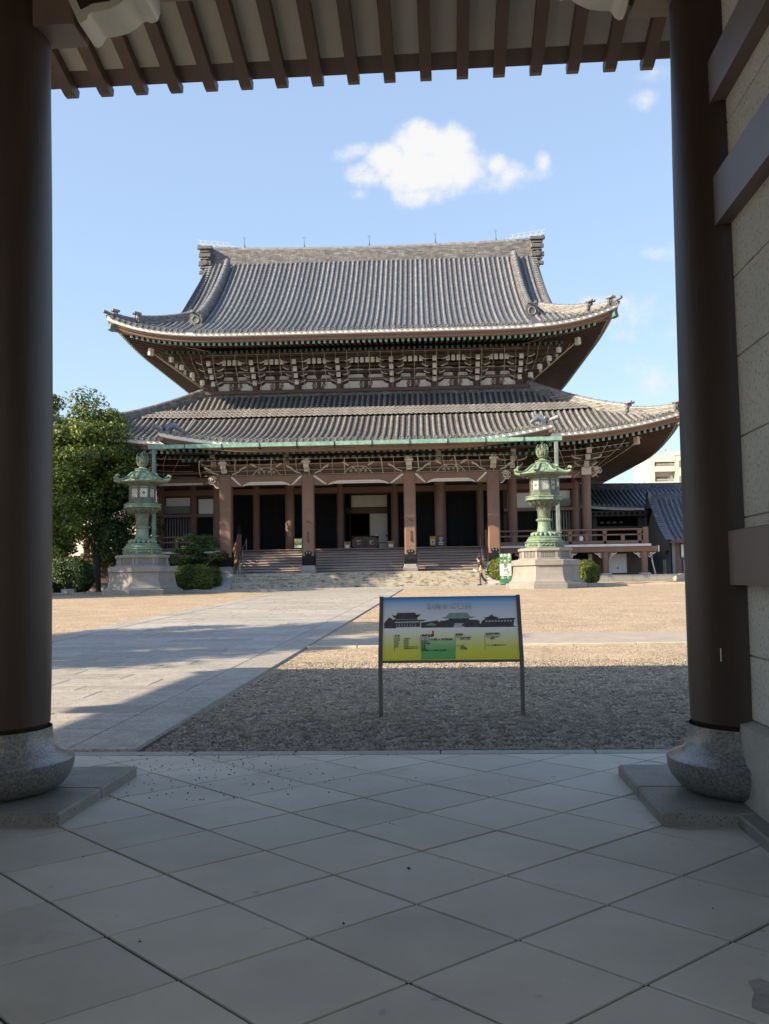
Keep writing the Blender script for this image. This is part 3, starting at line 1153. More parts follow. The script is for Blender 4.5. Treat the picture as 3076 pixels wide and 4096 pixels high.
bpoly([(512, 664), (820, 664), (820, 480), (512, 480)], M['board_green'], 'printed_panel', .0012)
btext('境 内 の ご 案 内', 772, 201, .052, M['ink_b'], 'CENTER', .0032)
btext('境 内 の ご 案 内', 772, 201, .052, M['sign_white'], 'CENTER', .0002).location.y -= .003
bpoly([(192, 388), (192, 345), (215, 315), (240, 290), (262, 300), (285, 330), (300, 388)], M['print_dark'])
bpoly([(262, 268), (300, 276), (315, 250), (470, 250), (482, 268), (524, 266), (496, 290), (486, 300), (300, 302), (280, 290)], M['print_dark'])
bpoly([(298, 302), (486, 300), (492, 316), (568, 314), (545, 328), (512, 330), (512, 378), (282, 380), (280, 326), (262, 318)], M['print_dark'], lift=.0018)
bpoly([(286, 340), (505, 338), (505, 328), (286, 330)], M['print_pale'], lift=.0024)
for k in range(8):
    x_ = 300 + k * 24
    bpoly([(x_, 346), (x_ + 5, 346), (x_ + 5, 376), (x_, 376)], M['print_pale'], lift=.0024)
    bpoly([(x_, 308), (x_ + 14, 308), (x_ + 14, 312), (x_, 312)], M['print_pale'], lift=.0024)
for k in range(14):
    x_, y_ = 690 + (k * 47) % 330, 330 + (k * 29) % 40
    bpoly([(x_, y_), (x_ + 12, y_ - 8), (x_ + 26, y_ + 2), (x_ + 14, y_ + 9)], M['print_tree'], lift=.0026)
bpoly([(520, 386), (520, 340), (590, 332), (665, 322), (680, 340), (700, 386)], M['print_dark'])
bpoly([(560, 360), (612, 342), (660, 360), (640, 366), (580, 366)], M['print_roof'], lift=.0024)
bpoly([(690, 386), (680, 335), (760, 318), (820, 318), (820, 386)], M['print_dark'], lift=.0017)
bpoly([(895, 386), (895, 318), (1020, 322), (1060, 386)], M['print_dark'], lift=.0017)
bpoly([(700, 300), (745, 290), (772, 256), (930, 256), (950, 288), (1005, 296), (960, 308), (740, 308)], M['print_roof'], lift=.0022)
bpoly([(765, 308), (945, 308), (945, 350), (765, 350)], M['print_dark'], lift=.0019)
bpoly([(818, 350), (892, 350), (905, 388), (805, 388)], M['print_pale'], lift=.0021)
bpoly([(1074, 304), (1118, 296), (1142, 274), (1165, 294), (1202, 302), (1195, 312), (1357, 308), (1340, 322), (1335, 376), (1365, 388), (1030, 388), (1060, 330), (1090, 312)], M['print_dark'], lift=.0016)
for k in range(9):
    x_ = 1090 + k * 27
    bpoly([(x_, 328), (x_ + 15, 328), (x_ + 15, 342), (x_, 342)], M['print_pale'], lift=.0022)
bpoly([(618, 458), (618, 428), (611, 428), (624, 408), (637, 428), (630, 428), (630, 458)], M['ink_r'], 'red_arrow')
for x_, ya, yb in ((276, 448, 592), (513, 448, 590), (819, 443, 590), (1083, 440, 585)):
    bpoly([(x_ - 1.5, ya), (x_ + 1.5, ya), (x_ + 1.5, yb), (x_ - 1.5, yb)], M['ink'], 'printed_rule')
btext('本 堂', 284, 455, .018, M['ink'], bold=.0004)
btext('Main Hall', 284, 469, .008, M['ink'])
for k, (a, c_) in enumerate((('開門時間', '午前5時50分'), ('お 朝 事', '午前7時'), ('晨 朝', '毎日午前'), ('永代経', '午後1時'), ('法 話', '午後2時'), ('閉 門', '午後4時30分(10月〜4月)'), ('', '午後5時30分(5月〜9月)'))):
    y_ = 482 + k * 14.5
    btext(a, 281, y_, .0115, M['ink'])
    btext(c_, 358, y_, .0115, M['ink'])
btext('参拝玄関', 520, 458, .027, M['ink'], bold=.0008)
btext('Temple Entrance', 522, 474, .008, M['ink'])
bpoly([(515, 480), (795, 480), (795, 499), (515, 499)], M['ink_g'], 'printed_band', .0016)
btext('参拝接待部受付・本堂エレベーター', 655, 489, .0215, M['sign_white'], 'CENTER', .0003)
for k, a in enumerate(('永 代 経', '納 骨 (納骨)', '志 経', '法 要', '法 話', '受付時間 ── 午前9時〜午後3時')):
    btext(a, 520, 511 + k * 15, .0145, M['ink'], bold=.0003)
btext('対面所', 826, 451, .020, M['ink'], bold=.0006)
btext('Main Audience Hall', 826, 463, .007, M['ink'])
for a, x_, y_ in (('1 階', 828, 478), ('名古屋別院事務所', 862, 478), ('教務所・出版部', 862, 492), ('2 階', 828, 550), ('対面所', 862, 550), ('研修会館', 862, 564), ('青少年教室', 862, 578)):
    btext(a, x_, y_, .0125, M['ink'])
btext('名古屋教務所', 1090, 448, .020, M['ink'], bold=.0006)
btext('Nagoya District Office', 1090, 461, .007, M['ink'])
for a, x_, y_ in (('1 階', 1093, 475), ('名古屋教務所', 1130, 475), ('図書室', 1130, 489), ('2 階', 1096, 547), ('名古屋教区 教化センター', 1133, 547)):
    btext(a, x_, y_, .0125, M['ink'])

# ------------------------------------------------------------------ the main hall
hall = empty('temple_hall', HW(0, 0, 0), PHI, 'large two-roofed temple hall with grey tiles and brown pillars', 'temple')


def hb(b, name, m, smooth=None, kind=None, parent=None):
    return b.build(name, m, parent or hall, smooth, kind)


XU, YU, ZU = 17.85, 4.0, 17.8        # upper eave
XL, YL, ZL = 21.5, 1.5, 9.85         # lower eave
RY = 20.0                            # ridge line
XK, YK, ZK = 12.1, -3.5, 8.93        # porch eave


def riseU(x, X=XU):
    return 1.42 * max(0., (abs(x) - 6) / (X - 6)) ** 4.1


def zU(d, x):
    return ZU + .3655 * d + .018 * d * d + riseU(x) * max(0., 1 - d / 9) ** 1.5


def side_z(zc, rise_tip, y, half, y_mid):
    return zc + .80 + (rise_tip - .80) * max(0., (abs(y - y_mid) - 7) / (half - 7)) ** 2.0


def riseL(x):
    return 1.45 * max(0., (abs(x) - 9) / (XL - 9)) ** 2.6


def zL(d, x):
    return ZL + .40 * d + .0159 * d * d + riseL(x) * max(0., 1 - d / 9) ** 1.5


def riseK(x):
    return .78 * max(0., (abs(x) - 4.5) / (XK - 4.5)) ** 2.4


def zK(e, x):
    return ZK + .127 * e + .0198 * e * e + riseK(x) * max(0., 1 - e / 7.5) ** 2


def tile_row(x, d0, d1, y0, zf, m, r=.105, tl=.46, disc=True, name='tile_row', nseg=7, skew=None):
    """one column of round cover tiles down the slope, each tile tapered so that its joint shows"""
    L = max(1, int(round((d1 - d0) * 1.15 / tl)))
    ds = []
    rr = []
    for k in range(L):
        a, c = d0 + (d1 - d0) * k / L, d0 + (d1 - d0) * (k + 1) / L
        j = random.uniform(-.004, .004)
        ds += [a, c - .001]
        rr += [r * 1.06 + j, r * .90 + j]
    ds, rr = np.array(ds), np.array(rr)
    z = np.array([zf(d, x) for d in ds])
    e = .05
    sl = np.array([(zf(d + e, x) - zf(d, x)) / e for d in ds])
    nrm = np.sqrt(1 + sl * sl)
    ny, nz_ = -sl / nrm, 1 / nrm
    an = np.linspace(-.15, math.pi + .15, nseg)
    X = x + rr[:, None] * np.cos(an)[None]
    h = rr[:, None] * np.sin(an)[None]
    Y = (y0 + ds)[:, None] + ny[:, None] * h
    Z = z[:, None] + nz_[:, None] * h
    b = MB()
    n = len(ds)
    V = np.stack([X, Y, Z], -1).reshape(-1, 3)
    b.v = [tuple(p) for p in V]
    for k in range(n - 1):
        for i in range(nseg - 1):
            b.f.append((k * nseg + i + 1, k * nseg + i, (k + 1) * nseg + i, (k + 1) * nseg + i + 1))
            b.m.append(0)
    if disc:
        zc = zf(d0, x)
        o0 = len(b.v)
        for (rad, dy) in ((r * 1.22, .05), (r * 1.22, -.05), (r * .92, -.05), (r * .86, -.025), (r * .30, -.025), (r * .26, -.05)):
            for i in range(12):
                t = 2 * math.pi * i / 12
                b.v.append((x + rad * math.cos(t), y0 + d0 + dy, zc + .02 + rad * math.sin(t)))
        for k in range(5):
            for i in range(12):
                j = (i + 1) % 12
                b.f.append((o0 + k * 12 + i, o0 + k * 12 + j, o0 + (k + 1) * 12 + j, o0 + (k + 1) * 12 + i))
                b.m.append(0)
        b.f.append(tuple(o0 + 60 + i for i in range(11, -1, -1)))
        b.m.append(0)
        # pendant pan tile beside it
        w = .41
        p = [(-.5 * w + .10, .05), (-.5 * w + .1 + .02, -.04), (0, -.085), (.5 * w - .12, -.04), (.5 * w - .10, .05), (0, .0)]
        zr = zf(d0, x + w / 2)
        b.prism([(q[0], q[1]) for q in p], (x + w / 2, y0 + d0 + .02, zr), (1, 0, 0), (0, 0, 1), (0, .05, 0))
    return hb(b, name, m, 50)


def pan_sheet(name, xs, dfun, y0, zf, m, nd=18, step=.0):
    b = MB()
    n = 0
    for x in xs:
        d0, d1 = dfun(x)
        for k in range(nd + 1):
            d = d0 + (d1 - d0) * k / nd
            b.v.append((x, y0 + d, zf(d, x) - .02))
    c = nd + 1
    for i in range(len(xs) - 1):
        for k in range(nd):
            b.f.append((i * c + k, (i + 1) * c + k, (i + 1) * c + k + 1, i * c + k + 1))
            b.m.append(0)
    return hb(b, name, m, 50)


def pan_material(name, c1, c2, c3):
    """flat pan tiles between the round rows: stepped courses across the slope"""
    m = bpy.data.materials.new(name)
    m.use_nodes = True
    nt = m.node_tree
    b_ = nt.nodes['Principled BSDF']
    t_ = nt.nodes.new('ShaderNodeTexCoord')
    wv = nt.nodes.new('ShaderNodeTexWave')
    wv.wave_type = 'BANDS'
    wv.bands_direction = 'Y'
    wv.wave_profile = 'SAW'
    wv.inputs['Scale'].default_value = 1.18
    wv.inputs['Distortion'].default_value = .15
    nt.links.new(t_.outputs['Object'], wv.inputs['Vector'])
    no = nt.nodes.new('ShaderNodeTexNoise')
    no.inputs['Scale'].default_value = 3
    no.inputs['Detail'].default_value = 6
    nt.links.new(t_.outputs['Object'], no.inputs['Vector'])
    rp = nt.nodes.new('ShaderNodeValToRGB')
    rp.color_ramp.elements[0].position = .3
    rp.color_ramp.elements[0].color = (*c1, 1)
    rp.color_ramp.elements[1].position = .75
    rp.color_ramp.elements[1].color = (*c2, 1)
    nt.links.new(no.outputs[0], rp.inputs[0])
    mx = nt.nodes.new('ShaderNodeMix')
    mx.data_type = 'RGBA'
    r2 = nt.nodes.new('ShaderNodeMapRange')
    r2.inputs[1].default_value = .84
    r2.inputs[2].default_value = .97
    nt.links.new(wv.outputs['Fac'], r2.inputs[0])
    nt.links.new(r2.outputs[0], mx.inputs[0])
    nt.links.new(rp.outputs[0], mx.inputs[6])
    mx.inputs[7].default_value = (*c3, 1)
    nt.links.new(mx.outputs[2], b_.inputs['Base Color'])
    bp_ = nt.nodes.new('ShaderNodeBump')
    bp_.inputs['Distance'].default_value = .06
    nt.links.new(wv.outputs['Fac'], bp_.inputs['Height'])
    nt.links.new(bp_.outputs[0], b_.inputs['Normal'])
    b_.inputs['Roughness'].default_value = .5
    return m


M['pan_u'] = pan_material('pan_tiles_upper', (.045, .052, .070), (.105, .112, .13), (.015, .015, .02))  # pan colours darkened to paint the shade between the round rows
M['pan_l'] = pan_material('pan_tiles_lower', (.045, .045, .050), (.105, .100, .096), (.015, .015, .015))

# ---- upper roof
xsu = [-XU + .04 + (2 * XU - .08) * k / 72 for k in range(73)]


def dU(x):
    if abs(x) <= 13.9:
        return (0, 15.4)
    return (0, max(.06, XU - abs(x)))


xs_ = sorted(xsu + [-13.901, -13.9, 13.9, 13.901])
pan_sheet('roof_sheet', xs_, dU, YU, zU, M['pan_u'], 22)
NC = 86
for k in range(NC):
    x = (k - (NC - 1) / 2) * .41
    if abs(abs(x) - 12.2) < .24:
        continue
    d0, d1 = dU(x)
    if abs(x) > 13.9:
        d1 = max(.25, d1 - .1)
    tile_row(x, 0, d1, YU, zU, M['tile'])
# flanks and rear of the upper roof
for s in (-1, 1):
    b = MB()
    nd, ny = 8, 40
    for j in range(ny + 1):
        y = YU + (2 * (RY - YU)) * j / ny
        t = min(j, ny - j) / ny * 2 * (RY - YU)
        for k in range(nd + 1):
            d = min(t, 4.85 * 1) * k / nd
            rr_ = side_z(0, 1.42, y, 16., RY)
            b.v.append((s * (XU - d), y, ZU + .3655 * d + .018 * d * d + rr_ * max(0., 1 - d / 9) ** 1.5 - .02))
    c = nd + 1
    for j in range(ny):
        for k in range(nd):
            b.f.append((j * c + k, (j + 1) * c + k, (j + 1) * c + k + 1, j * c + k + 1))
            b.m.append(0)
    hb(b, 'flank_roof', M['pan_u'], 50)
    # gable wall and barge board
    b = MB()
    pts = [(YU + d, zU(d, 10)) for d in (4.2, 6, 8, 10, 12, 14, 15.4)]
    pts += [(2 * RY - y, z) for y, z in reversed(pts)]
    b.prism([(y, z - .35) for y, z in pts], (s * 13.0, 0, 0), (0, 1, 0), (0, 0, 1), (s * .2, 0, 0))
    hb(b, 'gable_wall', M['wood_dk'])
    b = MB()
    prev = None
    for (y, z) in pts[:7]:
        if prev:
            b.beam((s * 13.75, prev[0], prev[1] - .32), (s * 13.75, y, z - .32), .16, .5)
        prev = (y, z)
    hb(b, 'barge_board', M['wood_dk'])
b = MB()
for i, x in enumerate((-XU, XU)):
    for k in range(13):
        d = 16 * k / 12
        b.v.append((x if d < 4 else math.copysign(max(13.9, XU - d), x), 2 * RY - YU - d, zU(min(d, 15.4), 0)))
for k in range(12):
    b.f.append((k, k + 1, 13 + k + 1, 13 + k))
    b.m.append(0)
hb(b, 'rear_roof', M['pan_u'])

# ---- main ridge
b = MB()
ringsL = []
for k in range(25):
    x = -14.3 + 28.6 * k / 24
    c_ = .30 * (abs(x) / 14.3) ** 2.2
    zb_, zt_ = 27.45, 28.86 + c_
    ringsL.append([(x, RY - .52, zb_), (x, RY + .52, zb_), (x, RY + .34, zt_), (x, RY - .34, zt_)])
b.loft(ringsL)
rd = hb(b, 'main_ridge', M['ridge'])
b = MB()
pts = [(-14.3 + 28.6 * k / 24, RY, 28.9 + .30 * (abs(-14.3 + 28.6 * k / 24) / 14.3) ** 2.2) for k in range(25)]
b.tube(pts, .30, 8)
hb(b, 'ridge_cap', M['tile'], 50, parent=rd)
b = MB()
b.box(-14.0, 14.0, RY - .80, RY + .8, 27.50, 27.60)
hb(b, 'ridge_ledge', M['tile'], parent=rd)
b = MB()
for k in range(68):
    x = (k - 33.5) * .41
    b.tube([(x, RY - .86, 27.62), (x, RY - .5, 27.62)], .115, 10)
hb(b, 'ridge_discs', M['tile'], 50, 'stuff', rd)
for s in (-1, 1):
    # end ornament, stacked mouldings
    b = MB()
    prof = [(-.55, 26.75), (.16, 26.75), (.26, 27.1), (.18, 27.35), (.30, 27.6), (.34, 28.0), (.20, 28.15), (.30, 28.35), (.34, 28.62), (.24, 28.75), (.48, 29.0), (.62, 29.28), (.60, 29.42), (.10, 29.30), (-.55, 29.30)]
    b.prism(prof, (s * 14.25, RY - .85, 0), (s, 0, 0), (0, 0, 1), (0, 1.7, 0))
    orn = hb(b, 'ridge_end_ornament', M['oni'], 30)
    for (z, w_, h_) in ((26.95, .50, .30), (27.35, .42, .14), (27.72, .56, .40), (28.12, .40, .12), (28.45, .54, .34), (28.76, .44, .12), (29.12, .66, .26)):
        b = MB()
        b.cbox(s * 14.2 - w_, s * 14.2 + w_, RY - 1.12, RY - .80, z - h_ / 2, z + h_ / 2, .06)
        hb(b, 'ornament_tier', M['oni'], parent=orn)
    b = MB()
    for z, r in ((27.75, .24),):
        b.tube([(s * 14.2, RY - 1.2, z), (s * 14.2, RY - 1.1, z)], r, 12)
    b.build('ornament_boss', M['oni'], orn, 50)
    # service rail on top
    b = MB()
    z0 = 29.15
    for yy in (RY - .5, RY + .5):
        b.tube([(s * 11.6, yy, z0 + .12), (s * 14.9, yy, z0 + .52)], .022, 5)
        b.tube([(s * 12.0, yy, z0 + .42), (s * 15.0, yy, z0 + .82)], .022, 5)
        for q in range(6):
            xx = 12.2 + q * .5
            b.tube([(s * xx, yy, z0 + .18 + (xx - 12) * .12), (s * xx, yy, z0 + .46 + (xx - 12) * .12)], .018, 5)
    for q in range(7):
        xx = 11.8 + q * .5
        b.tube([(s * xx, RY - .5, z0 + .14 + (xx - 11.6) * .12), (s * xx, RY + .5, z0 + .14 + (xx - 11.6) * .12)], .018, 5)
    hb(b, 'service_rail', M['lead'], 50, parent=orn)
for x in (-10.95, -5.75, -.1, 5.6, 10.8):
    b = MB()
    zb_ = 29.1 + .3 * (abs(x) / 14.3) ** 2.2
    b.lathe([(.17, 0), (.10, .12), (.05, .3), (.035, .55), (.02, .8), (.012, 1.05)], 8, (x, RY, zb_))
    b.tube([(x - .13, RY, zb_ + 1.02), (x - .05, RY, zb_ + .85), (x + .05, RY, zb_ + .85), (x + .13, RY, zb_ + 1.02)], .014, 5)
    hb(b, 'lightning_rod', M['copper_dk'], 50)


def surf_ridge(pts, w, h, m, name, cap=True, parent=None):
    """a ridge laid over a roof line: stacked body and round cap"""
    b_ = MB()
    rings = []
    for i, p in enumerate(pts):
        a, c = pts[max(0, i - 1)], pts[min(len(pts) - 1, i + 1)]
        d = (Vector(c) - Vector(a))
        sd = Vector((d.y, -d.x, 0)).normalized() if abs(d.x) + abs(d.y) > 1e-4 else Vector((1, 0, 0))
        p = Vector(p)
        rings.append([p - sd * w / 2 - Vector((0, 0, .25)), p + sd * w / 2 - Vector((0, 0, .25)), p + sd * w * .42 + Vector((0, 0, h)), p - sd * w * .42 + Vector((0, 0, h))])
    b_.loft(rings)
    o_ = hb(b_, name, m, None, None, parent)
    if cap:
        L_ = len(pts)
        c_ = MB()
        c_.tube([(p[0], p[1], p[2] + h) for p in pts], w * .36, 8)
        hb(c_, 'cap_tiles', M['tile'], 50, parent=o_)
        q_ = MB()
        for i in range(0, L_ - 1):
            p, r_ = Vector(pts[i]), Vector(pts[i + 1])
            d = (r_ - p).normalized()
            q_.tube([p + Vector((0, 0, h)), p + Vector((0, 0, h)) + d * .07], w * .41, 8)
        hb(q_, 'cap_collars', M['tile'], 50, parent=o_)
    return o_


def oni(x, y, z, s, ang, parent, w=.95, h=1.05):
    """ridge-end tile: shield with scroll"""
    b_ = MB()
    P = [(-.5, 0), (.5, 0), (.56, .12), (.42, .22), (.5, .45), (.40, .62), (.46, .80), (.30, .86), (.16, 1.0), (0, .92), (-.16, 1.0), (-.30, .86), (-.46, .80), (-.40, .62), (-.5, .45), (-.42, .22), (-.56, .12)]
    ax = Vector((math.cos(ang), math.sin(ang), 0))
    dp = Vector((-math.sin(ang), math.cos(ang), 0))
    b_.prism([(p * w, q * h) for p, q in P], (x, y, z), ax, (0, 0, 1), dp * .16)
    o_ = hb(b_, 'ridge_end_tile', M['oni'], None, None, parent)
    c_ = MB()
    cen = Vector((x, y, z + h * .45)) - dp * .03
    sp__ = [cen + ax * (w * .26 * math.cos(t)) + Vector((0, 0, 1)) * (h * .24 * math.sin(t)) for t in [k * .42 for k in range(16)]]
    c_.tube(sp__, .045, 6)
    for q in (-.3, .3):
        c_.tube([Vector((x, y, z + h * .98)) + ax * (w * q * .8) - dp * .25, Vector((x, y, z + h * .95)) + ax * (w * q * .8) + dp * .3], .10, 8)
    hb(c_, 'scroll_relief', M['tile'], 50, parent=o_)
    return o_


for s in (-1, 1):
    pts = [(s * 12.2, YU + d, zU(d, 12.2)) for d in [3.3 + (14.7 - 3.3) * k / 24 for k in range(25)]]
    pts[-1] = (s * 12.2, pts[-1][1], pts[-1][2] + .1)
    dm = surf_ridge(pts, .62, .62, M['ridge'], 'descending_ridge')
    oni(s * 12.2, YU + 3.05, zU(3.0, 12.2) - .1, s, s * .05, dm, 1.0, 1.15)
    # corner ridge, in two tiers that kick up at the tip
    line = []
    for k in range(15):
        t = k / 14
        x = 13.0 + (17.35 - 13.0) * t
        y = YU + (XU - x) + .06
        line.append((s * x, y, zU(XU - x, x) - .04))
    cr = surf_ridge(line[:11], .46, .52, M['ridge'], 'corner_ridge')
    c2 = surf_ridge(line[9:], .42, .30, M['ridge'], 'corner_ridge_foot', parent=cr)
    oni(line[10][0] + s * .05, line[10][1] - .12, line[10][2] + .05, s, s * .78, cr, .62, .72)
    oni(line[14][0], line[14][1] - .05, line[14][2] + .0, s, s * .78, cr, .5, .62)
    b = MB()
    b.tube([(line[14][0], line[14][1], line[14][2] + .22), (s * 17.95, YU - .12, line[14][2] + .42)], .12, 10)
    hb(b, 'corner_cap', M['tile'], 50, parent=cr)
    # verge tiles along the gable edge
    b = MB()
    for k in range(30):
        d = 4.3 + 11 * k / 29
        z = zU(d, 13.9)
        b.tube([(s * 13.55, YU + d, z + .06), (s * 14.12, YU + d, z + .02)], .13, 8)
    hb(b, 'verge_tiles', M['tile'], 50, 'stuff')


# ---- eaves: boards, rafters with copper ends, soffits
def eave_set(X, Y0, zf0, back, tag_, raf_sp=.39, xin=0, front_only=None):
    """zf0(x) tile-edge height along the front; returns nothing, builds the parts"""
    n = 48
    fx = [-X + .2 + (2 * X - .4) * k / n for k in range(n + 1)]
    if front_only:
        fx = [x for x in fx if front_only(x)]
    outs = [(0, -1, 0)] * len(fx)
    return fx, outs




def boards(xa, xb, Y0, zf0, nseg, inset=.25, h=(0.0, .19, .30, .62), nm=('white_eave_board', 'eave_beam')):
    xs__ = [xa + (xb - xa) * k / nseg for k in range(nseg + 1)]
    pts_ = [(x, Y0, zf0(x)) for x in xs__]
    o_ = [(0, -1, 0)] * len(pts_)
    b1 = MB()
    b1.sweep(pts_, [(-.06, -.02), (-.06, -.26), (-.11, -.32), (-.45, -.32), (-.45, -.02)], o_)
    hb(b1, nm[0], M['white_eave'])
    b2 = MB()
    b2.sweep(pts_, [(-.19, -.322), (-.22, -.44), (-.30, -.445), (-.34, -.64), (-.75, -.64), (-.75, -.322)], o_)
    hb(b2, nm[1], M['wood'])


boards(-XU + .12, XU - .12, YU, lambda x: zU(0, x), 60)
cap_pairs = []


def front_rafters(xs__, y0, y1fun, zf0, dz, slope, w, h, name, as_parts=True, capm='copper'):
    joined = MB()
    for x in xs__:
        b_ = MB() if as_parts else joined
        z0 = zf0(x) + dz
        y1 = y1fun(x)
        if y1 - y0 < .25:
            continue
        b_.beam((x, y0, z0), (x, y1, z0 + slope * (y1 - y0)), w, h, mi=0)
        b_.beam((x, y0 - .035, z0 - .005), (x, y0 + .04, z0), w + .02, h + .02, mi=1)
        if as_parts:
            hb(b_, name, [M['wood_dk'], M[capm]])
    if not as_parts:
        hb(joined, name, [M['wood_dk'], M[capm]], None, 'stuff')


nr = 84
xr = [(k - (nr - 1) / 2) * .39 for k in range(nr)]
front_rafters(xr, YU + .62, lambda x: min(YU + 3.6, YU + .5 + (XU - .4 - abs(x))), lambda x: zU(0, x), -.74, .17, .15, .20, 'flying_rafter')
front_rafters([x for x in xr if abs(x) < 14.6], YU + 2.75, lambda x: min(9.9, YU + .4 + (XU - .4 - abs(x))), lambda x: ZU + riseU(x) * .35, -.80, .17, .14, .18, 'base_rafters', False, 'copper_dk')


def soffit_front(X, Y0, zf0, dz, y_in, slope, name, m):
    b_ = MB()
    n = 60
    for k in range(n + 1):
        x = -X + .3 + (2 * X - .6) * k / n
        y1 = min(y_in, Y0 + max(.35, X - abs(x)))
        for j in range(5):
            t = j / 4
            y = Y0 + .3 + (y1 - Y0 - .3) * t
            lift = zf0(x) * (1 - t) + t * zf0(x * (1 - .0 * t))
            b_.v.append((x, y, lift + dz + slope * (y - Y0)))
    for k in range(n):
        for j in range(4):
            b_.f.append((k * 5 + j, k * 5 + j + 1, (k + 1) * 5 + j + 1, (k + 1) * 5 + j))
            b_.m.append(0)
    return hb(b_, name, m)


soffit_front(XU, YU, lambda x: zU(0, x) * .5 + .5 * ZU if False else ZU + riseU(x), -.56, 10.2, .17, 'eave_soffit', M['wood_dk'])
for s in (-1, 1):
    # side eave: boards, rafters, soffit
    n = 60
    ysd = [YU + .12 + (2 * (RY - YU) - .24) * k / n for k in range(n + 1)]
    zs_ = [side_z(ZU, 1.42, y, RY - YU, RY) for y in ysd]
    pts = [(s * XU, y, z) for y, z in zip(ysd, zs_)]
    o_ = [(s, 0, 0)] * len(pts)
    b = MB()
    b.sweep(pts, [(-.09, -.02), (-.09, -.325), (-.45, -.325), (-.45, -.02)], o_)
    hb(b, 'white_eave_board', M['white_eave'])
    b = MB()
    b.sweep(pts, [(-.22, -.327), (-.26, -.45), (-.36, -.63), (-.75, -.63), (-.75, -.327)], o_)
    hb(b, 'eave_beam', M['wood'])
    b = MB()
    for k in range(30 * 3):
        y = YU + .9 + k * .39
        if y > 2 * RY - YU - .9:
            break
        z = side_z(ZU, 1.42, y, RY - YU, RY)
        reach = min(6.1, max(.5, y - YU - .3))
        b.beam((s * (XU - .62), y, z - .74), (s * (XU - min(3.4, reach)), y, z - .74 + .17 * 2.7), .15, .20, mi=0)
        if reach > 3.2:
            b.beam((s * (XU - 2.75), y, z - .80), (s * (XU - reach), y, z - .80 + .17 * 3.2), .14, .18, mi=0)
        b.beam((s * (XU - .58), y, z - .745), (s * (XU - .66), y, z - .74), .17, .22, mi=1)
    hb(b, 'side_rafters', [M['wood_dk'], M['copper']], None, 'stuff')
    b = MB()
    for k, y in enumerate(ysd):
        z = zs_[k]
        for t in (0, 1):
            dd = .3 + t * min(6.2, max(.05, min(y - YU, 2 * RY - YU - y) - .1))
            b.v.append((s * (XU - dd), y, z - .52 + .17 * dd))
    for k in range(n):
        b.f.append((2 * k, 2 * k + 1, 2 * k + 3, 2 * k + 2))
        b.m.append(0)
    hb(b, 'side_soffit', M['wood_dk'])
    # hip rafter with copper shoe and white peg
    b = MB()
    b.beam((s * (XU - .35), YU + .35, zU(0, XU - .35) - .68), (s * 11.6, 10.1, 18.0), .34, .42, mi=0)
    b.beam((s * (XU - .22), YU + .22, zU(0, XU - .22) - .66), (s * (XU - .50), YU + .50, zU(0, XU - .35) - .70), .40, .48, mi=1)
    hb(b, 'hip_rafter', [M['wood'], M['copper_dk']])
    b = MB()
    b.beam((s * (XU - 2.45), YU + 2.25, ZU - .72), (s * (XU - 2.65), YU + 2.5, ZU - .74), .26, .5)
    hb(b, 'hip_rafter_peg', M['white_cap'])

# ---- upper storey wall
b = MB()
b.box(-11.6, 11.6, 10.15, 10.4, 13.9, 18.6)
for s in (-1, 1):
    b.box(s * 11.6 - .12, s * 11.6 + .12, 10.16, 30, 13.9, 18.6)
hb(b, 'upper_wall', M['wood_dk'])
BX = [-11.45, -8.3, -5.15, -1.97, 1.97, 5.15, 8.3, 11.45]
b = MB()
b.box(-12.1, 12.1, 9.55, 10.15, 14.46, 14.72)
hb(b, 'sill_beam', M['wood_dk'])
for z0, z1, y0 in ((15.36, 15.56, 9.9), (15.92, 16.10, 9.8), (16.28, 16.44, 9.35), (16.86, 17.08, 8.25)):
    b = MB()
    b.box(-11.9, 11.9, y0, y0 + .22, z0, z1)
    hb(b, 'wall_beam', M['wood_dk'])


def scroll(cx, cz, y, s, r, parent, m):
    b_ = MB()
    for (ox, oz, rr_, a0, dr) in ((0, .0, r, 0, 1), (.02 * s, r * 1.5, r * .72, 2, -1), (-.05 * s, -r * 1.2, r * .6, 1, 1)):
        p_ = []
        for k in range(14):
            t = k / 13
            a = a0 + dr * t * 7.0
            q = rr_ * (1 - .7 * t)
            p_.append((cx + s * (ox + q * math.cos(a)), y, cz + oz + q * math.sin(a)))
        b_.tube(p_, .035, 5)
    return hb(b_, 'carved_scroll', m, 60, parent=parent)


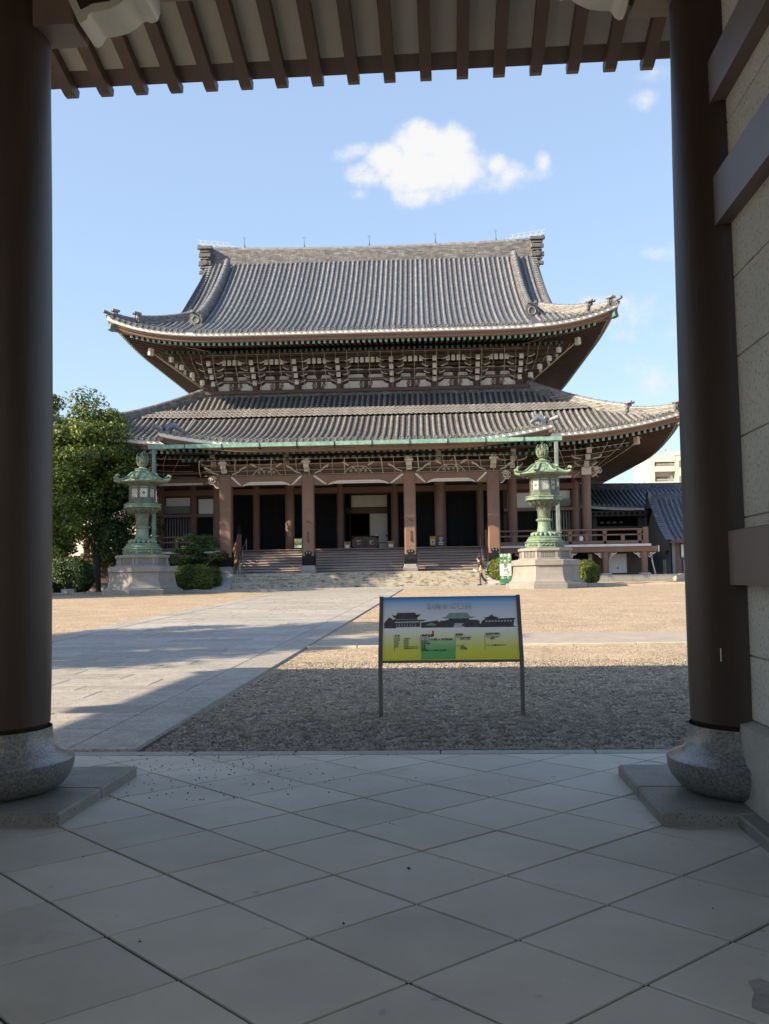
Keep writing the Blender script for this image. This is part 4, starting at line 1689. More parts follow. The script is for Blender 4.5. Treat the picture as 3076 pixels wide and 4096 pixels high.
for k in range(7):
    xa, xb = BX[k] + .27, BX[k + 1] - .27
    xm = (xa + xb) / 2
    # big white panel with flared lower edge
    b = MB()
    b.prism([(xa, 14.76), (xm - .55, 14.74), (xm - .42, 14.86), (xm - .16, 14.9), (xm - .16, 15.42), (xa + .45, 15.42), (xa + .32, 15.22), (xa, 15.1)], (0, 10.12, 0), (1, 0, 0), (0, 0, 1), (0, .05, 0))
    p1 = hb(b, 'white_panel', M['white'])
    b = MB()
    b.prism([(xb, 14.76), (xm + .55, 14.74), (xm + .42, 14.86), (xm + .16, 14.9), (xm + .16, 15.42), (xb - .45, 15.42), (xb - .32, 15.22), (xb, 15.1)], (0, 10.12, 0), (1, 0, 0), (0, 0, 1), (0, .05, 0))
    p2 = hb(b, 'white_panel', M['white'])
    b = MB()
    b.prism([(xm - .16, 14.72), (xm + .16, 14.72), (xm + .13, 15.36), (xm - .13, 15.36)], (0, 9.95, 0), (1, 0, 0), (0, 0, 1), (0, .2, 0))
    hb(b, 'strut', M['wood_dk'])
    scroll(xm - .36, 15.06, 10.07, -1, .14, p1, M['wood'])
    scroll(xm + .36, 15.06, 10.07, 1, .14, p2, M['wood'])
    for z0, z1, e, yy in ((15.60, 15.86, .35, 10.1), (16.13, 16.27, .42, 9.98)):
        for (a, c) in ((xa + e, xm - .16), (xm + .16, xb - e)):
            b = MB()
            b.prism([(a, z0), (c, z0), (c - .09, z1), (a + .09, z1)], (0, yy, 0), (1, 0, 0), (0, 0, 1), (0, .05, 0))
            hb(b, 'plaster_strip', M['white'])
    npan = 4 if k != 3 else 6
    wspan = (xb - xa) - 1.05
    for q in range(npan):
        c = xm + (q - (npan - 1) / 2) * wspan / npan
        b = MB()
        b.box(c - .135, c + .135, 8.62, 8.68, 16.44, 16.84)
        hb(b, 'small_panel', M['white'])
for x in BX:
    br_ = empty('bracket_set')
    br_.parent = hall
    # column head
    b = MB()
    b.lathe([(.27, 14.7), (.27, 15.3), (.30, 15.36)], 16, (x, 10.0, 0))
    hb(b, 'column', M['wood_dk'], 40, parent=br_)
    tiers = [(9.50, 15.26), (9.00, 15.66), (8.45, 16.05), (7.90, 16.46)]
    for k, (y, z) in enumerate(tiers):
        b = MB()
        b.beam((x, 10.1, z + .05), (x, y, z), .26, .30, mi=0)
        b.prism([(.0, -.19), (.10, -.19), (.13, .02), (.09, .17), (0, .17)], (x - .15, y, z), (0, -1, 0), (0, 0, 1), (.30, 0, 0), mi=1)
        hb(b, 'bracket_arm', [M['wood_dk'], M['white_cap']], parent=br_)
        if k in (0, 1, 2, 3):
            hw_ = (.62, .78, .92, 1.0)[k]
            zz = z + .20
            b = MB()
            P = [(-hw_, .26), (-hw_, .10), (-hw_ + .10, .03), (-hw_ + .30, -.05), (-.2, -.06), (.2, -.06), (hw_ - .30, -.05), (hw_ - .10, .03), (hw_, .10), (hw_, .26)]
            b.prism(P, (x, y + .22, zz - .1), (1, 0, 0), (0, 0, 1), (0, .2, 0), mi=0)
            for q in (-1, 1):
                b.prism([(q * (hw_ - .46), -.095), (q * (hw_ - .30), -.085), (q * (hw_ - .10), -.005), (q * (hw_ + .012), .07), (q * (hw_ + .012), .16), (q * (hw_ - .02), .10), (q * (hw_ - .12), .035), (q * (hw_ - .30), -.045), (q * (hw_ - .46), -.055)],
                        (x, y + .20, zz - .1), (1, 0, 0), (0, 0, 1), (0, .24, 0), mi=1)
                b.box(x + q * (hw_ - .14) - .12, x + q * (hw_ - .14) + .12, y + .2, y + .44, zz + .16, zz + .30, mi=0)
            hb(b, 'cross_arm', [M['wood_dk'], M['white_cap']], parent=br_)
# corner diagonal arms
for s in (-1, 1):
    for k in range(4):
        z = 15.35 + k * .46
        q = .75 + k * .62
        b = MB()
        b.beam((s * 11.3, 10.2, z + .05), (s * (11.45 + q), 10.0 - q, z), .26, .3, mi=0)
        b.beam((s * (11.45 + q - .05), 10.05 - q, z - .02), (s * (11.45 + q + .10), 9.9 - q, z - .02), .30, .36, mi=1)
        hb(b, 'corner_arm', [M['wood_dk'], M['white_cap']])
        b = MB()
        b.beam((s * 11.3, 10.0, z + .05), (s * (11.6 + q), 10.0 - .1 * k, z), .24, .28, mi=0)
        b.beam((s * (11.55 + q), 10.0 - .1 * k, z), (s * (11.75 + q), 10 - .1 * k, z + .03), .28, .32, mi=1)
        hb(b, 'corner_arm', [M['wood_dk'], M['white_cap']])
# eave purlin
b = MB()
b.box(-14.4, 14.4, 7.55, 7.85, 16.86, 17.12)
hb(b, 'eave_purlin', M['wood_dk'])
# bird-net ropes before the brackets
nr_ = 0
for k in range(28):
    x = -11.0 + 22.0 * k / 27
    b = MB()
    pts = []
    for q in range(8):
        t = q / 7
        pts.append((x, 7.25 + 2.2 * t ** 2.2, 17.15 - 2.45 * t))
    b.tube(pts, .020 if k % 2 == 0 else .010, 5)
    hb(b, 'net_rope', M['rope'], 60)
for z, y in ((16.9, 7.27), (16.35, 7.5), (15.75, 8.0), (15.2, 8.7)):
    b = MB()
    b.tube([(-11.4, y, z), (11.4, y, z)], .012, 4)
    hb(b, 'net_rope', M['rope'])

for s in (-1, 1):
    for q in (0, 1):
        b = MB()
        pts = []
        for k in range(12):
            t = k / 11
            pts.append((s * (15.3 - 3.6 * t ** .8), 6.3 + (4.5 + q * 6) * t, 17.1 - (2.55 - q * .4) * t ** .75))
        b.tube(pts, .035, 5)
        hb(b, 'net_rope', M['rope'], 60)
    for k in range(5):
        b = MB()
        t = k / 4
        b.tube([(s * (11.9 + 2.9 * t), 7.3 - .8 * t, 17.0), (s * (11.9 + 2.7 * t), 7.8 - .5 * t, 16.4 + .2 * t), (s * (11.8 + 2.1 * t), 8.8, 15.4 + .9 * t)], .014, 4)
        hb(b, 'net_rope', M['rope'], 60)

# ---- lower roof
def dL(x):
    lim = 8.55
    if abs(x) > 12.15:
        lim = max(.06, 8.55 * (XL - abs(x)) / (XL - 12.15))
    return (0, lim)


xs_ = [-XL + .05 + (2 * XL - .1) * k / 90 for k in range(91)]
pan_sheet('lower_roof_sheet', xs_, dL, YL, zL, M['pan_l'], 14)
NC = 104
for k in range(NC):
    x = (k - (NC - 1) / 2) * .41
    d0, d1 = dL(x)
    if abs(x) > 12.1:
        d1 = max(.3, d1 - .22)
    if abs(x) < XK - .2:
        if d1 > 6.0:
            tile_row(x, 5.75, d1, YL, zL, M['tile_lo'], disc=False)
    else:
        tile_row(x, 0, d1, YL, zL, M['tile_lo'])
# weathered band of flat overlapping tiles across the slope
bandm = hall
NB = 92
for k in range(NB):
    x = (k - (NB - 1) / 2) * .36
    if dL(x)[1] < 5.2:
        continue
    b = MB()
    for q in range(3):
        d0 = 4.42 + q * .46
        d1 = d0 + .58
        cs = [(-.19, .09), (-.10, .045), (0, .03), (.10, .045), (.19, .09)]
        lift = .11 + .03
        fr = [(x + a, YL + d0 - (0.05 if abs(a) < .12 else 0), zL(d0, x) + c + lift + .05) for a, c in cs]
        fr2 = [(x + a, YL + d0 - (0.05 if abs(a) < .12 else 0), zL(d0, x) + c + lift - .02) for a, c in cs]
        bk = [(x + a, YL + d1, zL(d1, x) + c + lift - .04) for a, c in cs]
        b.add(fr + bk + fr2, [(i, i + 1, 6 + i, 5 + i) for i in range(4)] + [(10 + i, 11 + i, i + 1, i) for i in range(4)])
    hb(b, 'band_tile', M['tile_pale'], 40)
for s in (-1, 1):
    line = []
    for k in range(21):
        t = k / 20
        x = 12.1 + (XL - .55 - 12.1) * t
        d = 8.55 * (XL - x) / (XL - 12.15)
        line.append((s * x, YL + d, zL(min(8.55, d), x) - .03))
    hr = surf_ridge(line[:15], .55, .50, M['ridge'] if s > 0 else M['ridge'], 'hip_ridge')
    surf_ridge(line[13:], .46, .36, M['ridge'], 'hip_ridge_foot', parent=hr)
    oni(line[14][0] + s * .05, line[14][1] - .1, line[14][2], s, s * .78, hr, .6, .75)
    oni(line[20][0], line[20][1] - .05, line[20][2], s, s * .78, hr, .5, .6)
    # flank
    b = MB()
    nd, ny = 8, 40
    Yb = 38.5
    for j in range(ny + 1):
        y = YL + (Yb - YL) * j / ny
        t = min(y - YL, Yb - y)
        for k in range(nd + 1):
            d = min(t * 1.1, 9.35) * k / nd
            rr_ = 1.45 * max(0., (abs(y - RY) - 7) / 11.5) ** 2.6
            b.v.append((s * (XL - d), y, ZL + .40 * d * .92 + .0159 * d * d * .8 + rr_ * max(0., 1 - d / 9) ** 1.5 - .02))
    c = nd + 1
    for j in range(ny):
        for k in range(nd):
            b.f.append((j * c + k, (j + 1) * c + k, (j + 1) * c + k + 1, j * c + k + 1))
            b.m.append(0)
    hb(b, 'lower_flank_roof', M['pan_l'], 50)
# flashing ridge against the upper wall
b = MB()
b.box(-12.3, 12.3, 9.75, 10.2, 14.05, 14.46)
hb(b, 'wall_ridge', M['ridge'])

zLe = lambda x: zL(0, x)
for (xa, xb) in ((-XL + .12, -11.2), (11.2, XL - .12)):
    boards(xa, xb, YL, zLe, 26)
xr = [s * (11.4 + k * .39) for s in (-1, 1) for k in range(24)]
front_rafters(xr, YL + .62, lambda x: min(YL + 3.4, YL + .5 + (XL - .4 - abs(x)) * .95), zLe, -.74, .16, .15, .20, 'flying_rafter')
front_rafters([x for x in xr if abs(x) < 18.5], YL + 2.6, lambda x: min(6.0, YL + .4 + (XL - abs(x)) * .9), lambda x: ZL + riseL(x) * .4, -.82, .16, .14, .18, 'base_rafters', False, 'copper_dk')
soffit_front(XL, YL, lambda x: ZL + riseL(x), -.56, 8.4, .16, 'lower_eave_soffit', M['wood_dk'])
for s in (-1, 1):
    n = 60
    Yb = 38.5
    ysd = [YL + .12 + (Yb - YL - .24) * k / n for k in range(n + 1)]
    zs_ = [ZL + 1.45 * max(0., (abs(y - RY) - 7) / 11.5) ** 2.6 for y in ysd]
    pts = [(s * XL, y, z) for y, z in zip(ysd, zs_)]
    o_ = [(s, 0, 0)] * len(pts)
    b = MB()
    b.sweep(pts, [(-.09, -.02), (-.09, -.325), (-.45, -.325), (-.45, -.02)], o_)
    hb(b, 'white_eave_board', M['white_eave'])
    b = MB()
    b.sweep(pts, [(-.22, -.327), (-.26, -.45), (-.36, -.63), (-.75, -.63), (-.75, -.327)], o_)
    hb(b, 'eave_beam', M['wood'])
    b = MB()
    k = 0
    while True:
        y = YL + .9 + k * .39
        k += 1
        if y > Yb - .9:
            break
        z = ZL + 1.45 * max(0., (abs(y - RY) - 7) / 11.5) ** 2.6
        reach = min(6.0, max(.5, y - YL - .3))
        b.beam((s * (XL - .62), y, z - .74), (s * (XL - min(3.4, reach)), y, z - .74 + .16 * 2.7), .15, .20, mi=0)
        if reach > 3.2:
            b.beam((s * (XL - 2.75), y, z - .80), (s * (XL - reach), y, z - .80 + .16 * 3.2), .14, .18, mi=0)
        b.beam((s * (XL - .58), y, z - .745), (s * (XL - .66), y, z - .74), .17, .22, mi=1)
    # round tile ends along the side eave
    hb(b, 'side_rafters', [M['wood_dk'], M['copper']], None, 'stuff')
    b = MB()
    k = 0
    while YL + .4 + k * .41 < Yb - .4:
        y = YL + .4 + k * .41
        z = ZL + 1.45 * max(0., (abs(y - RY) - 7) / 11.5) ** 2.6
        b.tube([(s * (XL + .06), y, z + .03), (s * (XL - .5), y, z + .22)], .125, 8)
        k += 1
    hb(b, 'side_tile_ends', M['tile_lo'], 50, 'stuff')
    b = MB()
    k = 0
    while YU + .4 + k * .41 < 2 * RY - YU - .4:
        y = YU + .4 + k * .41
        z = side_z(ZU, 1.42, y, RY - YU, RY)
        b.tube([(s * (XU + .06), y, z + .03), (s * (XU - .5), y, z + .22)], .125, 8)
        k += 1
    hb(b, 'side_tile_ends', M['tile'], 50, 'stuff')
    b = MB()
    for k, y in enumerate(ysd):
        for t in (0, 1):
            dd = .3 + t * min(6.2, max(.05, min(y - YL, Yb - y) - .1))
            b.v.append((s * (XL - dd), y, zs_[k] - .52 + .16 * dd))
    for k in range(n):
        b.f.append((2 * k, 2 * k + 1, 2 * k + 3, 2 * k + 2))
        b.m.append(0)
    hb(b, 'side_soffit', M['wood_dk'])
    b = MB()
    b.beam((s * (XL - .35), YL + .35, zL(0, XL - .35) - .68), (s * 15.4, 7.4, 10.0), .34, .42, mi=0)
    b.beam((s * (XL - .22), YL + .22, zL(0, XL - .22) - .66), (s * (XL - .50), YL + .50, zL(0, XL - .35) - .70), .40, .48, mi=1)
    hb(b, 'hip_rafter', [M['wood'], M['copper_dk']])
    b = MB()
    b.beam((s * (XL - 2.75), YL + 2.3, ZL - .30), (s * (XL - 2.95), YL + 2.55, ZL - .32), .26, .5)
    hb(b, 'hip_rafter_peg', M['white_cap'])

# ---- porch roof
def dK(x):
    return (0, 9.35)


xs_ = [-XK + .02 + (2 * XK - .04) * k / 60 for k in range(61)]


def zKs(e, x):
    return zK(e, x) + .06


pan_sheet('porch_roof_sheet', xs_, dK, YK, zKs, M['pan_l'], 16)
NC = 59
for k in range(NC):
    x = (k - (NC - 1) / 2) * .41
    tile_row(x, 0, 9.3, YK, zKs, M['tile_lo'])
boards(-XK + .1, XK - .1, YK, lambda x: zKs(0, x), 40)
for s in (-1, 1):
    # side verge: white board and brown board following the slope, thick enough to reach the main roof
    ev = [k * .5 for k in range(20)]
    b = MB()
    pts = [(s * (XK - .02), YK + e + .1, zKs(e, XK)) for e in ev]
    b.sweep(pts, [(0, -.03), (0, -.27), (-.3, -.27), (-.3, -.03)], [(s, 0, 0)] * len(pts))
    hb(b, 'verge_board', M['white_cap'])
    b = MB()
    b.sweep(pts, [(-.08, -.272), (-.08, -.62), (-.3, -.62), (-.3, -.272)], [(s, 0, 0)] * len(pts))
    hb(b, 'verge_beam', M['wood'])
    line = [(s * (XK - .25), YK + e, zKs(e, XK) + .02) for e in [.5 + k * .55 for k in range(10)]]
    vr = surf_ridge(line, .36, .22, M['ridge'], 'porch_verge_ridge')
    # scroll ornament at the foot
    b = MB()
    sp_ = []
    for k in range(16):
        t = k / 15
        sp_.append((s * (XK - .9 + .55 * t), YK + .55, zKs(.5, XK) + .25 + .28 * math.sin(t * 9) * (1 - t * .4)))
    b.tube(sp_, [.16 - .06 * k / 15 for k in range(16)], 7)
    b.tube([(s * (XK - 1.35), YK + .55, zKs(.5, XK) + .10), (s * (XK - .9), YK + .5, zKs(.5, XK) + .42), (s * (XK - .45), YK + .5, zKs(.5, XK) + .12)], [.1, .22, .16], 8)
    hb(b, 'cloud_ornament', M['tile_new'], 50, parent=vr)
    b = MB()
    b.tube([(s * (XK - .2), YK + .2, zKs(0, XK) + .15), (s * (XK + .28), YK - .08, zKs(0, XK) + .30)], [.13, .15], 10)
    hb(b, 'verge_end_tile', M['tile'], 50, parent=vr)
# copper gutter in sections with brackets, two downpipes
for k in range(11):
    L = 25.12 / 11
    x0 = -12.62 + k * L
    b = MB()
    b.prism([(-.16, 8.60), (.16, 8.60), (.19, 8.83), (.15, 8.83), (.12, 8.645), (-.12, 8.645), (-.15, 8.83), (-.19, 8.83)], (x0 + .012, -3.72, 0), (0, 1, 0), (0, 0, 1), (L - .024, 0, 0))
    gt = hb(b, 'gutter_section', M['copper'])
    b = MB()
    b.box(x0 - .025, x0 + .025, -3.95, -3.3, 8.50, 8.56)
    b.box(x0 - .02, x0 + .02, -3.93, -3.88, 8.54, 8.86)
    hb(b, 'gutter_hook', M['black'], parent=gt)
for x in (-12.25, 12.15):
    b = MB()
    b.cbox(x - .11, x + .11, -3.83, -3.63, -.1, 8.60, .02)
    b.box(x - .17, x + .17, -3.88, -3.58, 3.05, 3.12)
    hb(b, 'downpipe', M['pipe'])
xr = [(k - 29.5) * .40 for k in range(60)]
front_rafters(xr, YK + .60, lambda x: YK + 2.4, lambda x: zKs(0, x) * .5 + .5 * ZK, -.58, .10, .17, .22, 'porch_rafter', True, 'copper_dk')
front_rafters(xr[2:-2], YK + 2.0, lambda x: .2, lambda x: ZK, -.78, .10, .15, .18, 'porch_base_rafters', False, 'copper_dk')
b = MB()
b.add([(-11.8, YK + .4, 8.44), (11.8, YK + .4, 8.44), (11.8, 5.4, 9.35), (-11.8, 5.4, 9.35)], [(0, 3, 2, 1)])
hb(b, 'porch_soffit', M['wood_dk'])

# ---- porch pillars and rainbow beams
PXS = [-8.58, -3.26, 3.26, 8.58]
for x in PXS:
    b = MB()
    w, c = .375, .06
    ring = lambda z, w_: [(x - w_ + c, -w_, z), (x + w_ - c, -w_, z), (x + w_, -w_ + c, z), (x + w_, w_ - c, z), (x + w_ - c, w_, z), (x - w_ + c, w_, z), (x - w_, w_ - c, z), (x - w_, -w_ + c, z)]
    b.loft([ring(1.38, w), ring(7.20, w)])
    b.box(x - .27, x + .27, -.379, -.37, 2.2, 7.0)
    p = hb(b, 'porch_pillar', M['wood'])
    b = MB()
    ring2 = lambda z, w_, c2: [(x - w_ + c2, -w_, z), (x + w_ - c2, -w_, z), (x + w_, -w_ + c2, z), (x + w_, w_ - c2, z), (x + w_ - c2, w_, z), (x - w_ + c2, w_, z), (x - w_, w_ - c2, z), (x - w_, -w_ + c2, z)]
    b.loft([ring2(.90, .46, .05), ring2(1.02, .50, .06), ring2(1.12, .50, .07), ring2(1.24, .43, .07), ring2(1.36, .42, .07), ring2(1.40, .40, .07)])
    hb(b, 'pillar_base', M['conc'], 30, parent=p)
    # black metal shoe with cloud-cut top and ribbed foot
    b = MB()
    out = [(-.40, 1.40), (.40, 1.40), (.40, 1.98), (.33, 2.02), (.24, 1.98), (.16, 2.06), (.22, 2.12), (.24, 2.22), (.16, 2.30), (.08, 2.27), (0, 2.34), (-.08, 2.27), (-.16, 2.30), (-.24, 2.22), (-.22, 2.12), (-.16, 2.06), (-.24, 1.98), (-.33, 2.02), (-.40, 1.98)]
    b.prism(out, (x, -.405, 0), (1, 0, 0), (0, 0, 1), (0, .03, 0))
    b.prism(out, (x, .375, 0), (1, 0, 0), (0, 0, 1), (0, .03, 0))
    b.prism(out, (x - .405, 0, 0), (0, 1, 0), (0, 0, 1), (.03, 0, 0))
    b.prism(out, (x + .375, 0, 0), (0, 1, 0), (0, 0, 1), (.03, 0, 0))
    for k in range(11):
        xx = x - .375 + k * .075
        b.box(xx - .02, xx + .02, -.425, -.40, 1.42, 1.70)
    sh = hb(b, 'metal_shoe', M['black'], parent=p)
    b = MB()
    for q in (-.09, .09):
        b.lathe([(.045, 0), (.04, .015), (.001, .02)], 8, (0, 0, 0))
        for i in range(len(b.v) - 24, len(b.v)):
            vx, vy, vz = b.v[i]
            b.v[i] = (x + q + vx, -.407 - vz, 2.2 + vy)
    hb(b, 'shoe_stud', M['steel'], parent=sh)
    # capital block and stacked white-ended arms
    for (z0, z1, w_, yo) in ((7.22, 7.40, .36, -.40), (7.62, 7.86, .17, -1.0), (7.40, 7.66, .17, -.62)):
        b = MB()
        b.box(x - w_, x + w_, yo, .3, z0, z1, mi=0)
        if w_ < .3:
            b.box(x - w_ - .01, x + w_ + .01, yo - .05, yo - .002, z0 - .02, z1 + .02, mi=1)
        hb(b, 'bracket_block', [M['wood_dk'], M['white_cap']])
    b = MB()
    b.box(x - .17, x + .17, -1.24, -1.1, 7.88, 8.2, mi=0)
    b.box(x - .27, x + .27, -1.26, -1.12, 7.9, 8.02, mi=0)
    hb(b, 'bracket_cap', M['white_cap'])
    if x not in (99,):
        for q in (-1, 1):
            b = MB()
            P = [(.2, 7.30), (.5, 7.33), (.85, 7.48), (.98, 7.62), (.98, 7.72), (.2, 7.72)]
            b.prism([(q * a, z) for a, z in P], (x, -.30, 0), (1, 0, 0), (0, 0, 1), (0, .35, 0), mi=0)
            E_ = [(.45, 7.29), (.85, 7.44), (1.0, 7.60), (1.0, 7.70), (.95, 7.62), (.83, 7.50), (.45, 7.35)]
            b.prism([(q * a, z) for a, z in E_], (x, -.32, 0), (1, 0, 0), (0, 0, 1), (0, .30, 0), mi=1)
            hb(b, 'cross_arm', [M['wood_dk'], M['white_cap']])
            b = MB()
            sp_ = [(x + q * (1.25 - .10 * (1 - k / 14) * math.cos(k * .55)), -.36, 7.72 + .10 * (1 - k / 14) * math.sin(k * .55)) for k in range(15)]
            b.tube(sp_, .022, 5)
            b.beam((x + q * .95, -.36, 7.60), (x + q * 1.35, -.36, 7.83), .05, .09)
            hb(b, 'cloud_carving', M['white_cap'], 60)
for k in range(3):
    xa, xb = PXS[k] + .375, PXS[k + 1] - .375
    w = xb - xa
    b = MB()
    zt, zb_ = 7.20, 6.545
    n = 20
    up = []
    for i in range(n + 1):
        t = i / n
        x = xa + w * t
        e = min(t, 1 - t)
        arch = .22 * min(1, max(0, (e - .16) / .10)) ** .7 if e > .16 else 0
        up.append((x, zb_ + arch * .82))
    b.prism([(x, z) for x, z in up] + [(xb, zt), (xa, zt)], (0, -.30, 0), (1, 0, 0), (0, 0, 1), (0, .55, 0))
    bm = hb(b, 'rainbow_beam', M['wood'])
    # white eyebrow below the beam
    b = MB()
    e0, e1 = .165, .835
    P = []
    for i in range(n + 1):
        t = e0 + (e1 - e0) * i / n
        e = min(t - e0, e1 - t)
        P.append((xa + w * t, zb_ + .035 + .235 * min(1, e / .11) ** .55))
    Q = []
    for i in range(n, -1, -1):
        t = e0 + (e1 - e0) * i / n
        e = min(t - e0, e1 - t)
        Q.append((xa + w * t, zb_ - .01 + .075 * min(1, e / .05)))
    b.prism(P + Q, (0, -.325, 0), (1, 0, 0), (0, 0, 1), (0, .024, 0))
    hb(b, 'white_eyebrow', M['white_cap'], parent=bm)
    b = MB()
    b.box(xa + w * .20, xa + w * .80, -.34, -.328, zb_ + .145, zb_ + .155)
    hb(b, 'eyebrow_groove', M['wood'], parent=bm)
    for q in (0, 1):
        X0 = xa if q == 0 else xb
        sg_ = 1 if q == 0 else -1
        b = MB()
        b.prism([(0, 7.18), (.12, 7.16), (w * .135, 6.66), (w * .15, 6.55), (w * .125, 6.60), (w * .09, 6.72), (0, 7.10)], (X0, -.325, 0), (sg_, 0, 0), (0, 0, 1), (0, .024, 0))
        hb(b, 'white_sleeve_line', M['white_cap'], parent=bm)
    # frog-leg strut with carving
    xm = (xa + xb) / 2
    b = MB()
    b.prism([(-.95, 7.22), (-.80, 7.36), (-.58, 7.58), (-.50, 7.70), (.50, 7.70), (.58, 7.58), (.80, 7.36), (.95, 7.22), (.62, 7.22), (.45, 7.42), (-.45, 7.42), (-.62, 7.22)], (xm, -.2, 0), (1, 0, 0), (0, 0, 1), (0, .2, 0))
    fs = hb(b, 'frog_leg_strut', M['wood_dk'])
    b = MB()
    for q in (-1, 1):
        b.tube([(xm + q * .95, -.22, 7.23), (xm + q * .78, -.22, 7.38), (xm + q * .60, -.22, 7.60), (xm + q * .42, -.22, 7.70), (xm, -.22, 7.72)], .024, 5)
        for (cx_, cz_, r_) in ((.30, 7.60, .09), (.46, 7.40, .10), (.15, 7.42, .10)):
            b.tube([(xm + q * (cx_ + r_ * (1 - i / 12) * math.cos(i * .7)), -.23, cz_ + r_ * (1 - i / 12) * math.sin(i * .7)) for i in range(13)], .022, 5)
    hb(b, 'strut_carving', M['white_cap'], 60, parent=fs)
    for q in (-1, 1):
        b = MB()
        b.tube([(xm + q * (.88 - .10 * (1 - i / 14) * math.cos(i * .55)), -.36, 7.90 + .10 * (1 - i / 14) * math.sin(i * .55)) for i in range(15)], .022, 5)
        b.beam((xm + q * .62, -.36, 7.76), (xm + q * 1.02, -.36, 7.98), .05, .09)
        hb(b, 'cloud_carving', M['white_cap'], 60)
b = MB()
b.box(-9.2, 9.2, -.2, .2, 7.72, 7.98)
hb(b, 'porch_purlin', M['wood'])
b = MB()
b.box(-9.0, 9.0, -.18, .0, 7.2, 7.72)
hb(b, 'frieze_board', M['wood_dk'])
for s in (-1, 1):
    # scroll nose beyond the outer pillar
    b = MB()
    P = [(.37, 6.62), (.37, 7.2), (.7, 7.24), (.95, 7.22), (1.12, 7.05), (1.10, 6.85), (.96, 6.72), (.78, 6.72), (.62, 6.50), (.46, 6.46)]
    b.prism([(s * p, z) for p, z in P], (s * 8.58, -.18, 0), (1, 0, 0), (0, 0, 1), (0, .36, 0))
    nose = hb(b, 'beam_nose', M['wood'])
    b = MB()
    b.tube([(s * (8.58 + .80 + .24 * (1 - .75 * i / 22) * math.cos(2.6 - i * .42)), -.2, 6.97 + .22 * (1 - .75 * i / 22) * math.sin(2.6 - i * .42)) for i in range(23)], .042, 6)
    b.tube([(s * (8.58 + p), -.19, z) for p, z in P[2:]], .03, 5)
    hb(b, 'nose_scroll', M['white_cap'], 60, parent=nose)
# bird-net ropes under the porch eave
for k in range(27):
    x = -9.9 + 19.8 * k / 26
    b = MB()
    pts = []
    for q in range(7):
        t = q / 6
        pts.append((x - (.25 * t if x < 0 else -.25 * t) * (1 if abs(x) > 5 else .3), -1.75 + 1.35 * t ** 2, 8.12 - .90 * t))
    b.tube(pts, .034 if k % 3 == 0 else .015, 5)
    hb(b, 'net_rope', M['rope'], 60)
for z, y in ((8.08, -1.74), (7.78, -1.55), (7.46, -1.0), (7.24, -.42)):
    b = MB()
    b.tube([(-9.9, y, z), (9.9, y, z)], .014, 4)
    hb(b, 'net_rope', M['rope'])
# nets sagging at the corners of the lower eaves
for s in (-1, 1):
    for k in range(7):
        b = MB()
        pts = []
        for q in range(10):
            t = q / 9
            x = 12.0 + 6.6 * (k / 6) * (1 - .35 * t) + 1.6 * t * (1 - k / 6)
            y = 2.3 + 3.0 * t ** 1.6
            z = 9.05 + .5 * (k / 6) ** 2 - (1.45 + .2 * k / 6) * t ** .8
            pts.append((s * x, y, z))
        b.tube(pts, .014, 5)
        hb(b, 'net_rope', M['rope'], 60)
    for q in range(4):
        t = (q + .6) / 4.2
        b = MB()
        b.tube([(s * (11.6 + 6.6 * (k / 8) * (1 - .35 * t)), 2.3 + 3.0 * t ** 1.6, 9.05 + .5 * (k / 8) ** 2 - 1.5 * t ** .8) for k in range(9)], .014, 4)
        hb(b, 'net_rope', M['rope'])

# ---- ground storey
FZ = 2.56
# stone steps, each course of separate blocks
ch = [0, .19, .375, .56, .745, .92]
for k in range(5):
    y0 = -2.2 + k * .36
    x = -7.92
    while x < 7.9:
        l = random.uniform(1.2, 2.0)
        x1 = min(x + l, 7.92)
        if 7.92 - x1 < .6:
            x1 = 7.92
        b = MB()
        b.cbox(x + .005, x1 - .005, y0, y0 + (.50 if k < 4 else 1.05), ch[k] - .02, ch[k + 1], .014)
        hb(b, 'step_block', M['step_gr'])
        x = x1
b = MB()
b.box(-9.6, 9.6, -.35, 1.2, -.1, .905)
b.box(-7.9, 7.9, -2.1, -.36, -.1, .1)
hb(b, 'landing', M['cheek'])
for s in (-1, 1):
    b = MB()
    b.prism([(-2.25, -.05), (-2.25, .06), (-.42, .92), (-.34, .92), (-.34, -.05)], (s * 7.93, 0, 0), (0, 1, 0), (0, 0, 1), (s * 1.15, 0, 0))
    hb(b, 'cheek_stone', M['cheek'])
    b = MB()
    for (y, z) in ((-2.0, 0.05), (-1.3, .42), (-.5, .86)):
        b.tube([(s * 7.62, y, z), (s * 7.62, y, z + .80)], .022, 6)
    b.tube([(s * 7.62, -2.0, .55), (s * 7.62, -2.0, .85), (s * 7.62, -.5, 1.66), (s * 7.62, .8, 2.0)], .024, 6)
    hb(b, 'step_handrail', M['steel'], 50)
